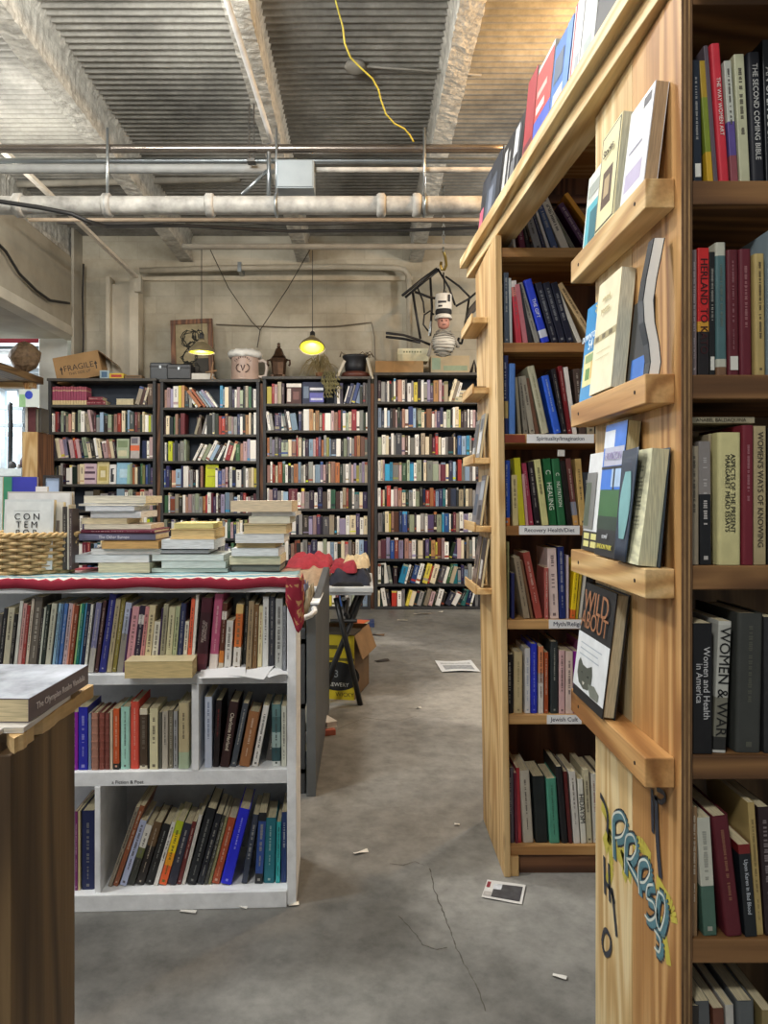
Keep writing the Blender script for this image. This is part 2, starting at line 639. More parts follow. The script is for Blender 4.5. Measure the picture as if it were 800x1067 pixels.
YW = 8.3                                            # face of the back wall
CEIL = 4.07
cream_block = wall_mat('cream_block_wall', 'c2bba8', 'a39a86', mortar='b5ae9d')
struct(put('wall_back', MB().box(-3.15, 5, YW, YW + 0.2, 0, CEIL + 0.1), cream_block, loc=(0, YW, 0)))
struct(put('wall_right', MB().box(4.2, 4.4, 1.0, YW, 0, CEIL + 0.1), wall_mat('side_block_wall', 'a89f8a', '8c826c', plane='yz'), loc=(4.2, 4, 0)))
# the brighter room through the opening at the left
white_block = wall_mat('white_block_wall', 'e6eaec', 'c8d0d4', mortar='c0c6ca')
struct(put('wall_far_room', MB().box(-9, -3.0, 10.8, 11.0, 0, CEIL + 0.1), white_block, loc=(-6, 10.8, 0)))
struct(put('wall_left', MB().box(-9.0, -8.8, 2, 10.8, 0, CEIL + 0.1), white_block, loc=(-9, 6, 0)))
struct(put('pillar_white', MB().box(PX(40, 8.32), PX(70, 8.32), 8.32, 8.75, 0, 2.98), plain('dfe2df', 0.7, 0.08, 3.0), bevel=0.01))

# corrugated deck
m, nt, bs = new_mat('corrugated_deck')
tc = N(nt, 'ShaderNodeTexCoord')
n1 = N(nt, 'ShaderNodeTexNoise', Scale=0.9, Detail=7.0, Roughness=0.6); nt.links.new(tc.outputs['Object'], n1.inputs['Vector'])
n2 = N(nt, 'ShaderNodeTexNoise', Scale=22.0, Detail=5.0, Roughness=0.7); nt.links.new(tc.outputs['Object'], n2.inputs['Vector'])
r1 = ramp(nt, [(0.3, '45433f'), (0.46, '75736c'), (0.66, 'a5a299')]); nt.links.new(n1.outputs['Fac'], r1.inputs[0])
r2 = ramp(nt, [(0.3, (0.7, 0.7, 0.68, 1)), (0.6, (1, 1, 1, 1))]); nt.links.new(n2.outputs['Fac'], r2.inputs[0])
mx = N(nt, 'ShaderNodeMix', data_type='RGBA', blend_type='MULTIPLY'); mx.inputs[0].default_value = 0.8
nt.links.new(r1.outputs[0], mx.inputs[6]); nt.links.new(r2.outputs[0], mx.inputs[7])
nt.links.new(mx.outputs[2], bs.inputs['Base Color']); bs.inputs['Roughness'].default_value = 0.7
deck = m
cb = MB()
pit, y0, y1 = 0.068, -2.5, 10.8
ns = int((y1 - y0) / pit * 8)
prof = []
for i in range(ns + 1):
    y = y0 + (y1 - y0) * i / ns
    sw = math.sin(2 * math.pi * y / pit)
    prof.append((y, CEIL + 0.011 * max(-0.75, min(0.75, sw)) * 1.3))
xs = [-9.0, -3.25, -1.95, -0.65, 0.6, 1.85, 4.2]
for x in xs: cb.v += [Vector((x, y, z)) for y, z in prof]
L = len(prof)
for k in range(len(xs) - 1):
    for i in range(L - 1):
        a = k * L + i
        cb.f.append((a, a + 1, a + L + 1, a + L)); cb.mi.append(0)
cb.box(-9, 4.2, y0, y1, CEIL + 0.08, CEIL + 0.12)
struct(put('ceiling', cb, deck, loc=(0, 4, CEIL), smooth=False, fixn=False))

# sprayed steel beams running down the room
spray = plain('b2afa5', 0.9, 0.25, 16.0, bump=0.9, bscale=45.0)


def spray_beam(xc, w, zb, ya, yb, seed):
    rb = random.Random(seed)
    hw = w / 2
    sec = [(-hw, zb), (hw, zb), (hw, zb + 0.035), (0.03, zb + 0.06), (0.03, CEIL - 0.05), (hw * 0.9, CEIL - 0.03), (hw * 0.9, CEIL + 0.01),
           (-hw * 0.9, CEIL + 0.01), (-hw * 0.9, CEIL - 0.03), (-0.03, CEIL - 0.05), (-0.03, zb + 0.06), (-hw, zb + 0.035)]
    # the spray fills the web out to a rough slab
    sec = [(-hw, zb), (-hw * 0.3, zb - 0.002), (hw * 0.3, zb - 0.002), (hw, zb), (hw * 1.02, zb + 0.04), (hw * 0.8, zb + 0.06), (hw * 0.8, CEIL - 0.05), (hw * 1.2, CEIL + 0.02),
           (-hw * 1.2, CEIL + 0.02), (-hw * 0.8, CEIL - 0.05), (-hw * 0.8, zb + 0.06), (-hw * 1.02, zb + 0.04)]
    n = int((yb - ya) / 0.03)
    mb = MB()
    for i in range(n + 1):
        y = ya + (yb - ya) * i / n
        for p, q in sec:
            mb.v.append(Vector((xc + p + rb.uniform(-0.004, 0.004), y, q + rb.uniform(-0.0035, 0.0035))))
    k = len(sec)
    for i in range(n):
        for j in range(k):
            j2 = (j + 1) % k
            mb.f.append((i * k + j, i * k + j2, (i + 1) * k + j2, (i + 1) * k + j)); mb.mi.append(0)
    mb.f.append(tuple(range(k))); mb.mi.append(0)
    mb.f.append(tuple(n * k + j for j in range(k))); mb.mi.append(0)
    return struct(put('ceiling_beam', mb, spray))


for xc, sd in ((-3.25, 1), (-1.97, 2), (-0.68, 3), (0.565, 4), (1.85, 5)):
    spray_beam(xc, 0.14, 3.77, -2.0, YW - 0.02, sd)

# big plastered header at the left, the painted pier beside it and the boxed chase on the wall
plaster = plain('a39b89', 0.8, 0.15, 2.0, bump=0.15, bscale=20)
struct(put('beam_header', MB().box(-4.3, -3.16, 3.2, 8.28, 2.92, 3.76), plaster, bevel=0.012))
struct(put('trim_header_edge', MB().box(-3.3, -3.14, 3.2, 8.28, 2.90, 3.0), plain('b8b1a0', 0.8, 0.12, 3.0), bevel=0.006))
struct(put('pillar_pier', MB().box(-3.16, PX(86, 8.3), 8.05, 8.34, 0, CEIL), plain('9f998a', 0.8, 0.14, 3.0), bevel=0.008))
ch = MB()
for x0, x1, y0_ in ((113, 117, 8.12), (138, 147, 8.1)): ch.box(PX(x0, 8.2), PX(x1, 8.2), y0_, 8.29, 0, 3.56)
ch.box(PX(117, 8.2), PX(138, 8.2), 8.2, 8.29, 0, 3.5)
struct(put('trim_wall_chase', ch, plain('bcb3a0', 0.75, 0.12, 3.0)))
struct(put('trim_wall_band', MB().box(PX(146, 8.3), PX(430, 8.3), 8.25, 8.299, PZ(293, 8.28), PZ(288, 8.28)), plain('b7ae9a', 0.8, 0.1), bevel=0.004))

# a daylight window and shelving in the far room
win = thing('window_1', 'tall pale daylight window in the bright room through the left opening', 'window', (PX(8, 10.7), 10.74, PZ(535, 10.7)))
win['kind'] = 'structure'
wf = MB()
wx0, wx1, wz0, wz1 = PX(-60, 10.7), PX(21, 10.7), PZ(500, 10.7), PZ(405, 10.7)
for x in (wx0, (wx0 * 0.22 + wx1 * 0.78), wx1): wf.box(x - 0.035, x + 0.035, 10.68, 10.79, wz0, wz1)
for z in (wz0, (wz0 + wz1) / 2, wz1): wf.box(wx0, wx1, 10.69, 10.79, z - 0.03, z + 0.03)
put('window_frame', wf, plain('c4cbd0', 0.5), win)
put('window_pane', MB().box(wx0, wx1, 10.75, 10.77, wz0, wz1), emit('cfe4f4', 2.2), win)

# ------------------------------------------------------------------ pipes, conduits and cables under the deck
steel = plain('9aa0a2', 0.35, 0.12, 6.0, metal=0.8)
shiny = plain('8f867d', 0.25, 0.2, 5.0, metal=0.9)
whitep = plain('a5a29a', 0.6, 0.3, 9.0, bump=0.25, bscale=40)
dusty = plain('8d877a', 0.8, 0.15, 6.0)
YP = 4.75


def xpipe(name, label, y, d, x0, x1, r, mat, y2=None, couplings=(), sag=0.0):
    t = thing(name, label, 'pipe', P((x0 + x1) / 2, y, d))
    a, b = P(x0, y, d), P(x1, y if y2 is None else y2, d)
    pts = [a.lerp(b, k / 12) - Vector((0, 0, sag * math.sin(math.pi * k / 12))) for k in range(13)]
    put('pipe_run', MB().tube(pts, r, 14), mat, t, smooth=True)
    for c in couplings:
        q = P(c, y, d)
        put('coupling', MB().tube([q + Vector((-0.028, 0, 0)), q + Vector((-0.018, 0, 0)), q + Vector((0.018, 0, 0)), q + Vector((0.028, 0, 0))], r, 14, rad=[r * 1.12, r * 1.32, r * 1.32, r * 1.12]), mat, t, smooth=True)
    return t


t = xpipe('sprinkler_pipe', 'shiny thin steel pipe, highest of the cross pipes under the deck', 155, YP, -80, 560, 0.027, shiny)
xpipe('conduit', 'dull grey conduit just below the shiny pipe, behind the grey junction box', 167.5, YP + 0.12, -60, 560, 0.018, steel)
xpipe('conduit', 'pale flat duct bar running left of the grey junction box', 176, YP + 0.1, -80, 286, 0.03, plain('8a8b88', 0.6, 0.1))
xpipe('conduit', 'white conduit leaving the right side of the grey junction box', 177, YP, 326, 540, 0.017, whitep)
t = xpipe('drain_pipe', 'thick white painted pipe, fattest of the cross pipes', 214, YP - 0.05, -90, 540, 0.056, whitep, couplings=(20, 112, 219, 397, 434))
for x in (112, 288, 442):
    q = P(x, 203, YP - 0.05)
    hb = MB().tube([q + Vector((0, 0, -0.01)), q + Vector((0, 0, 0.42))], 0.009, 6)
    hb.tube([P(x, 214, YP - 0.05) + Vector((0, 0.066 * math.cos(a), 0.066 * math.sin(a))) for a in [k * math.pi / 8 for k in range(17)]], 0.009, 6)
    put('pipe_hanger', hb, steel, t, smooth=True)
xpipe('conduit', 'thin rusty pipe crossing the dark space behind the white pipe', 229, 6.2, 30, 520, 0.016, plain('8a7a66', 0.6))
xpipe('conduit', 'thin dim pipe high in front of the back wall, holding the lamp cords', 257, 7.0, 190, 520, 0.028, dusty)
xpipe('conduit', 'faint grey pipe in the dark under the deck at left', 192, 6.8, 18, 250, 0.03, dusty, y2=186)
pp = thing('wall_pipe', 'cream pipe running along the back wall and bending down at its right end', 'pipe', P(290, 279, 8.1))
pts = [P(146, 282, 8.1), P(250, 279, 8.1), P(350, 278, 8.1), P(412, 279, 8.1), P(421, 281, 8.1), P(425, 287, 8.1), P(426, 300, 8.1), P(427, 392, 8.1)]
put('pipe_run', MB().tube(pts, 0.032, 12), plain('b3aa97', 0.6, 0.1), pp, smooth=True)
put('pipe_clip', MB().box(PX(250, 8.1) - 0.02, PX(250, 8.1) + 0.02, 8.06, 8.29, PZ(284, 8.1), PZ(274, 8.1)), steel, pp)
ag = thing('steel_angle', 'long steel angle running to the top of the boxed wall chase', 'beam', (-2.46, 5.5, 3.5))
ab = MB().box(-2.475, -2.435, 3.4, 8.15, 3.52, 3.55)
put('angle_bar', ab, plain('d2cabb', 0.7, 0.12), ag)
put('angle_foot', MB().box(PX(145, 8.12) - 0.03, PX(145, 8.12) + 0.04, 8.04, 8.12, 3.38, 3.56), plain('bcb4a2', 0.7), ag)

jb = thing('junction_box', 'grey metal junction box hanging between the cross pipes', 'junction box', P(307, 196, YP - 0.06))
a, b = P(288, 196, YP - 0.06), P(327, 166, YP - 0.06)
put('box_body', MB().box(a.x, b.x, YP - 0.06, YP + 0.08, a.z, b.z), plain('7e878b', 0.5, 0.08), jb, bevel=0.004)
put('box_cover', MB().box(a.x + 0.008, b.x - 0.008, YP - 0.066, YP - 0.06, a.z + 0.008, b.z - 0.008), plain('858e92', 0.5, 0.06), jb, bevel=0.002)
br = MB()
br.tube([P(278, 178, YP), P(252, 203, YP)], 0.012, 8)
br.tube([P(280, 150, YP), P(280, 205, YP)], 0.014, 8)
tag(put('pipe_brace', br, steel, smooth=True), 'short diagonal steel brace left of the grey junction box', 'brace')
rod = MB()
for dx in (-2.5, 2.5): rod.tube([P(262 + dx, 108, YP), P(262 + dx, 168, YP)], 0.006, 6)
rod.box(PX(258, YP), PX(266, YP), YP - 0.03, YP + 0.03, PZ(170, YP), PZ(167, YP))
tag(put('hanger_rod', rod, plain('4c4a46', 0.5, metal=0.5)), 'pair of dark hanger rods holding the shiny pipe below the middle beam', 'hanger')
cd = MB().tube([P(236 + (283 - 236) * k / 10, 0 + 147 * k / 10, 3.72 + (YP + 0.1 - 3.72) * k / 10) + Vector((0, 0, 0.0)) for k in range(-6, 11)], 0.017, 10)
tag(put('beam_conduit', cd, plain('d0cec9', 0.4, 0.12), smooth=True), 'pale conduit strapped under the middle ceiling beam', 'conduit')
# yellow extension cord hanging from the deck
cd = MB()
pts = [(348, -6), (352, 10), (357, 28), (359, 45), (365, 60), (376, 71), (388, 82), (394, 93), (397, 105), (402, 119), (411, 129), (421, 134), (427, 141), (432, 150)]
pw = []
for i in range(len(pts) - 1):
    for k in range(4):
        t_ = k / 4
        pw.append(P(pts[i][0] + (pts[i + 1][0] - pts[i][0]) * t_, pts[i][1] + (pts[i + 1][1] - pts[i][1]) * t_, 4.2 + 0.5 * (i + t_) / 13))
tag(put('extension_cord', cd.tube(pw, 0.0055, 6), plain('b3a63a', 0.5), smooth=True), 'yellow extension cord hanging from the corrugated deck', 'cord')
dk = MB()
q = Vector((PX(370, 4.95), 4.95, CEIL - 0.02))
dk.lathe([(0.06, 0.0), (0.075, -0.03), (0.05, -0.05), (0.02, -0.055)], q, 16)
dk.tube([q + Vector((0.05, 0, -0.02)), q + Vector((0.4, 0.05, -0.015)), q + Vector((0.85, 0.1, -0.02))], 0.008, 6)
tag(put('ceiling_conduit_box', dk, plain('8c887e', 0.7), smooth=True), 'round electrical box on the deck between the middle and right beams', 'electrical box')


def cable(label, pts, r, h, name='cable', cat='cable'):
    pw = []
    for i in range(len(pts) - 1):
        for k in range(5):
            pw.append(P(*pts[i]).lerp(P(*pts[i + 1]), k / 5))
    pw.append(P(*pts[-1]))
    return tag(put(name, MB().tube(pw, r, 6), plain(h, 0.6, 0.0), smooth=True), label, cat)


cable('thick black cable draped from the left edge over the white pipe', [(-30, 205, 4.55), (0, 210, 4.56), (40, 216, 4.57), (75, 223, 4.58), (92, 231, 4.62), (110, 236, 5.2), (190, 235, 6.0), (300, 241, 6.4), (430, 240, 6.4), (520, 236, 6.4)], 0.014, '1c1b1a')
cable('black cable sagging down the side of the left header beam', [(x, y, 3.115 * F / (CX - x)) for x, y in ((-10, 246), (6, 262), (20, 285), (38, 303), (52, 313), (72, 316))], 0.014, '201f1e')
cable('black wire running down the corner of the painted pier', [(87, 275, 8.2), (86, 310, 8.2), (87, 350, 8.2), (86, 390, 8.2)], 0.01, '24221f')
cable('thin wire fixed along the back wall to the tall square loop', [(225, 338, 8.27), (300, 341, 8.27), (350, 340, 8.27), (387, 336, 8.27), (390, 350, 8.27), (391, 375, 8.27)], 0.006, '6b6152')
tag(put('cable_bundle', MB().tube([P(60 + k * 23, 231 + 5 * math.sin(k * 0.7) * 0.4, 6.6) for k in range(20)], 0.02, 6), plain('3a3733', 0.8)), 'dark bundle of cables along the dim ceiling behind the white pipe', 'cable')
# ================================================================== four tall black bookcases on the back wall
YF = 7.8
blackp = plain('2e2f31', 0.55, 0.15, 12.0)
navyp = plain('2b3542', 0.6, 0.12, 8.0)
FAR = [  # left px, right px, top px, shelf-board tops px, label
    (50, 162, 397, [421.6, 450, 477.5, 504.5, 531.5, 558, 584, 609.5, 635], 'tall black bookcase farthest left, with the matching red set on top shelf'),
    (167, 270, 398, [424.5, 452.5, 480.3, 507.7, 534.5, 561, 586, 611, 635], 'tall black bookcase behind the short stack of books, lime book on it'),
    (274, 386, 395, [420.5, 448.4, 475.4, 503, 530, 557, 584, 610, 635], 'tall black bookcase under the right pendant lamp'),
    (390, 502, 391, [418.4, 445.4, 473.6, 501, 527.6, 554.5, 582.3, 608.6, 635], 'tall black bookcase at the aisle end, shelves full down to the floor')]
SHELFZ = []
for x0, x1, top, sh, lab in FAR:
    X0, X1, ZT = PX(x0, YF), PX(x1, YF), PZ(top, YF)
    t = thing('bookcase', lab, 'bookcase', ((X0 + X1) / 2, YF + 0.15, 0), 'tall black bookcases on the back wall')
    for a, b in ((X0, X0 + 0.03), (X1 - 0.03, X1)): put('side_panel', MB().box(a, b, YF, YF + 0.3, 0, ZT), blackp, t, bevel=0.002)
    put('back_panel', MB().box(X0 + 0.03, X1 - 0.03, YF + 0.285, YF + 0.3, 0, ZT), navyp, t)
    put('top_board', MB().box(X0 - 0.01, X1 + 0.01, YF - 0.01, YF + 0.3, ZT, ZT + 0.028), plain('4a4742', 0.6, 0.15), t, bevel=0.002)
    zs = []
    for y in sh:
        z = max(PZ(y, YF), 0.03)
        zs.append(z)
        put('shelf', MB().box(X0 + 0.03, X1 - 0.03, YF + 0.002, YF + 0.285, z - 0.026, z), plain('45423d', 0.6, 0.15) if y < 560 else blackp, t, bevel=0.002)
    SHELFZ.append(zs)
    put('plinth', MB().box(X0 + 0.03, X1 - 0.03, YF + 0.02, YF + 0.04, 0, zs[-1] - 0.026 if zs[-1] > 0.03 else 0.004), blackp, t)
# wooden studs showing between the cases
for x, lab in ((164.5, 'narrow wooden stud between the two leftmost tall black bookcases'), (272, 'narrow wooden stud right of the bookcase with the lime book'), (388, 'narrow dark stud left of the aisle-end black bookcase')):
    tag(put('wooden_stud', MB().box(PX(x, YF) - 0.018, PX(x, YF) + 0.018, YF + 0.03, YF + 0.1, 0, PZ(399, YF)), brown_wood(2), bevel=0.002), lab, 'stud')

PAL = {'k': '1b1b1e', 'n': '1f2b52', 'b': '2c4f92', 'l': '94afc8', 'c': '2f9cc8', 't': '1c6c72', 'g': '3a6442', 'p': 'a4b096', 'o': '8c894c', 'y': 'd9c84c',
       'Y': 'c9d41e', 'w': 'e9e7df', 'e': 'dccfb0', 'i': 'a89c84', 'd': '47322a', 'B': '7a5236', 'a': 'bb8a55', 'O': 'b8703f', 'r': 'b4302c', 'm': '67202e',
       's': 'ba8b78', 'P': 'bd9fa0', 'v': '4b4064', 'V': '9890ae', 'x': '8f8f8c', 'X': '4a4b4f', 'f': '9b4b2e'}
PNAME = {'k': 'black', 'n': 'navy', 'b': 'blue', 'l': 'pale blue', 'c': 'bright blue', 't': 'teal', 'g': 'green', 'p': 'pale green', 'o': 'olive', 'y': 'yellow',
         'Y': 'lime', 'w': 'white', 'e': 'cream', 'i': 'beige', 'd': 'dark brown', 'B': 'brown', 'a': 'tan', 'O': 'orange', 'r': 'red', 'm': 'maroon',
         's': 'salmon', 'P': 'pink', 'v': 'purple', 'V': 'lavender', 'x': 'grey', 'X': 'dark grey', 'f': 'rust'}

ROWS = {
 (0, 0): '_37 _34 |>i4 d3 e2 | d2 B5',
 (0, 1): 'w3 r3 m2 k2 p3 k2 i3 s3 e3 k3 p4 w4 x3 < i4 P3 | m2 x4 l4 k5 p4 _2 s4 r4 e4 k2 l3 X5 m3 B3 k3 e2 w4 Y3 x2',
 (0, 2): 'v3 X4 < e4 P4 V4 k2 P5 r3 P4 k3 p5 e4 k4 w3 e4 k2 P5 s3 e4 k3 | _3 _14 _10 n5 w3 P4',
 (0, 3): 'k3 o2 k2 e3 x3 k3 w4 w3 k6 i3 e5 _15 _13 _8 _17 p3 O3 e3 k3 g3 o3 b3 n3 v3',
 (0, 4): '_30 x8 d6 x7 k9 l7 w3 p4 k3 O4 e4 P4 P4',
 (0, 5): 'k6 m4 w3 P4 k8 w3 v4 d5 w3 e3 P4 v3 k5 n4 e4 w3 l3 g3 P3 d3 m4 e3 w3 Y3 g3',
 (0, 6): 'w3 x3 k4 n3 e3 d4 p3 w3 m4 r3 k3 l3 w3 e3 i3 P3 k2 x4 v3 w3 g3 o3 e3 d3 n3 w3 b3 y3',
 (0, 7): 'e3 x3 k4 n3 p3 d4 p3 w3 m4 b3 k3 l3 w3 e3 a3 P3 k2 x4 v3 w3 g3 o3 e3 d3 n3 w3 b3 y3',
 (0, 8): 'd3 x3 k4 n3 p3 d4 w3 w3 m4 b3 k3 l3 w3 e3 a3 P3 k2 x4 v3 w3 g3 o3 e3 d3 n3 w3 b3 y3',
 (1, 0): 's3 P3 V3 w5 y3 a3 k4 x3 _4 <<< w3 O4 _1 f3 x3 l3 V3 w3 | c3 l2 e4 k3 n3 w2 P3 p3 k2 i3 g3 k2 w3',
 (1, 1): 'd2 e4 k4 g2 s3 d2 m5 _10 > i3 | d5 > x3 w3 | k6 x3 k4 r3 r4 d3 i4 P2 x4 n3 w3 k3 a4 e2 k3 w3',
 (1, 2): 'w2 k2 Y4 x2 k3 x2 x4 p2 _6 >> w3 k2 w3 p4 w4 l4 k3 w3 k4 > w2 r5 e3 k3 | g4 s3 P4 V3 w6',
 (1, 3): 'b2 n4 k2 s5 l6 n2 w6 P2 x3 k3 w3 k2 s3 _14 w3 b4 V4 P3 k2 w3 k4 w6 k2 x3 w3 i3 e3 y3',
 (1, 4): 'g4 w2 f5 i4 k4 w3 s3 P4 x3 p4 x4 a3 r2 w4 m2 v3 w2 k3 V4 l5 x4 b4 w3 k3 r3 w2 P3 x3 m3',
 (1, 5): 'p3 k4 w3 k3 x3 w2 k4 n5 w3 p3 r3 f4 > i3 k4 w3 i3 x4 | k3 w3 g3 P3 n3 e3 w3 k2 o3 m3 x3 b3',
 (1, 6): 'e3 x3 k4 n3 p3 d4 p3 w3 m4 b3 k3 l3 w3 e3 a3 P3 k2 x4 v3 w3 g3 o3 e3 d3 n3 w3 b3 y3',
 (1, 7): 'w3 x3 k4 n3 p3 d4 p3 w3 m4 b3 k3 l3 w3 e3 a3 P3 k2 x4 v3 w3 g3 o3 e3 d3 n3 w3 b3 y3',
 (1, 8): 'e3 x3 k4 n3 p3 d4 p3 w3 m4 b3 k3 l3 w3 e3 a3 P3 k2 x4 v3 w3 g3 o3 e3 d3 n3 w3 b3 y3',
 (2, 0): 'y5 r3 P3 i4 d3 _17 _27 _7 k3 w3 k3 > w2 n4 x2 b4 l5 | k3 X3 x2',
 (2, 1): 'x2 < w3 x3 | v5 n2 < w3 x3 k2 w3 l6 | n3 k2 w6 a4 e2 a4 i3 r3 w6 P3 s4 r3 k2 w3 p3 e3 r5 w3 x4 k2 w2',
 (2, 2): 'O3 x3 V3 X4 v3 p8 e4 s5 r2 e4 k2 w2 k4 l5 P3 r3 v3 O3 x3 o3 l2 X6 w5 k3 p4 x3 w2 x3 f3 a4 B5 x3',
 (2, 3): 's4 w2 r3 e3 f5 g3 w3 k3 x3 O5 l3 x3 w2 k3 x5 w2 l6 V3 P3 d3 e2 s5 O5 k3 x3 w4 x2 P3 V3 o3 x3 V3 i3',
 (2, 4): 'w2 P3 v4 x3 w2 l4 m8 w3 P3 x4 k4 w3 n4 d4 w3 g4 d4 w2 i3 f2 k3 w2 x4 e3 n4',
 (2, 5): 'n2 v3 w2 g5 P3 m4 w4 k2 x3 d5 V3 P3 v3 k2 X5 i4 k2 w2 V5 w3 e5 v3 w3 e3',
 (2, 6): 'x3 w2 w6 g4 w3 k2 s3 f2 k3 w2 x4 v3 n5 w5 p3 w3 l3 w3 k3 e3 P3 x3 d3 w3 l4 n3',
 (2, 7): 'n3 r4 w3 k3 e4 g3 w3 d4 x3 P3 v4 w3 n3 e3 k4 y3 w3 m3 b4 w3 x3 p3 e3 k3 l4',
 (2, 8): 'w3 k4 w3 d3 e4 g3 r3 d4 x3 P3 v4 w3 n3 e3 k4 y3 w3 m3 b4 w3 x3 p3 e3 k3 l4',
 (3, 0): 'k3 x4 X2 w2 k2 x2 w2 m2 s4 w3 k2 w4 x2 y4 k3 w3 x3 V3 v3 a5 P3 m2 i4 > e3 i3 w3 | _20',
 (3, 1): 'l4 n3 w3 l3 k3 d3 P2 k3 n2 s3 w4 b5 l3 k2 p4 e3 k2 B6 w3 P2 v4 n3 w4 p4 k2 w3 e4 y2 k3 X4 w2 k1 w3 P3 k3',
 (3, 2): 'p4 w4 e3 k2 w3 x2 X6 P3 d3 w2 x5 w4 k2 i4 e4 d3 m3 r3 e3 w4 x3 k5 e2 k2 b4 l5 c3 x2 k4 w3',
 (3, 3): 'w3 e2 P2 c5 c3 x6 P3 g5 p3 c4 w3 p5 k2 e3 x6 p6 P2 m5 e3 n4 l3 k2 r4 x3 l5 x3 w3 k3',
 (3, 4): 'w3 r2 e2 k2 r4 w3 P4 s4 e4 k3 x4 w3 p4 k3 n3 r4 O4 r2 l3 n4 t3 w2 k3 n6 k2 i5 k2 e3 i4 x3 k3',
 (3, 5): 'x5 k2 e4 y2 s3 m5 n3 b5 k2 p5 k2 w4 x4 w3 v6 k3 p5 c2 b5 w2 k2 m3 i3 w4 V5 w4 k3 x3',
 (3, 6): 'P3 m5 V4 b4 f4 V5 _1 s4 P3 w4 k2 e5 k2 v4 k2 a4 y2 f4 P3 w4 > k3 v5 | P4 e3 k2 i3 x3 w3 k3',
 (3, 7): 'w3 k3 < w5 x3 | k4 > c6 w2 k3 b5 w4 k2 y5 r2 e5 k2 X5 w3 g3 i4 | t4 x3 n3 l3 x4 w3 k3',
 (3, 8): 'e2 k3 < w4 k3 | r5 w4 x3 > y3 e4 k3 x4 k2 i4 P4 k2 w5 k3 >> X6 w5 k3 > t5 n4 w2 |k3 x3',
}
INDIV = set()
CASEW = ['of the farthest left black bookcase', 'of the bookcase with the lime book', 'of the bookcase under right pendant', 'of the aisle-end black bookcase']
ROWW = {7: 'second shelf from floor', 8: 'floor-level shelf'}


class Stuff:
    """many countable-only-in-principle books in one mesh, colour carried per face"""
    def __init__(s): s.v, s.f, s.c = [], [], []

    def box(s, M, x0, x1, y0, y1, z0, z1, col, back=False):
        b = len(s.v)
        s.v += [M @ Vector((x, y, z)) for z in (z0, z1) for y in (y0, y1) for x in (x0, x1)]
        fs = [(0, 2, 3, 1), (4, 5, 7, 6), (0, 1, 5, 4), (0, 4, 6, 2), (1, 3, 7, 5), (2, 6, 7, 3)]
        for f in fs:
            s.f.append(tuple(b + i for i in f)); s.c.append(col)

    def build(s, name):
        me = bpy.data.meshes.new(name)
        me.from_pydata([tuple(p) for p in s.v], [], s.f)
        at = me.color_attributes.new('tint', 'FLOAT_COLOR', 'CORNER')
        flat = []
        for p, c in zip(me.polygons, s.c):
            for _ in p.vertices: flat += c
        at.data.foreach_set('color', flat)
        m, nt, bs = new_mat('mixed_book_covers')
        a = N(nt, 'ShaderNodeVertexColor'); a.layer_name = 'tint'
        nt.links.new(a.outputs['Color'], bs.inputs['Base Color'])
        bs.inputs['Roughness'].default_value = 0.45
        me.materials.append(m)
        o = bpy.data.objects.new(name, me); COL.objects.link(o)
        return o


stuff = Stuff()
rb = random.Random(11)


def tweak(h):
    c = hexc(h)
    k = rb.uniform(0.95, 1.2) if h in ('e9e7df', 'dccfb0') else rb.uniform(0.55, 1.15)
    return tuple(max(0.0, min(1.0, v * k + rb.uniform(-0.012, 0.012))) for v in c[:3]) + (1.0,)


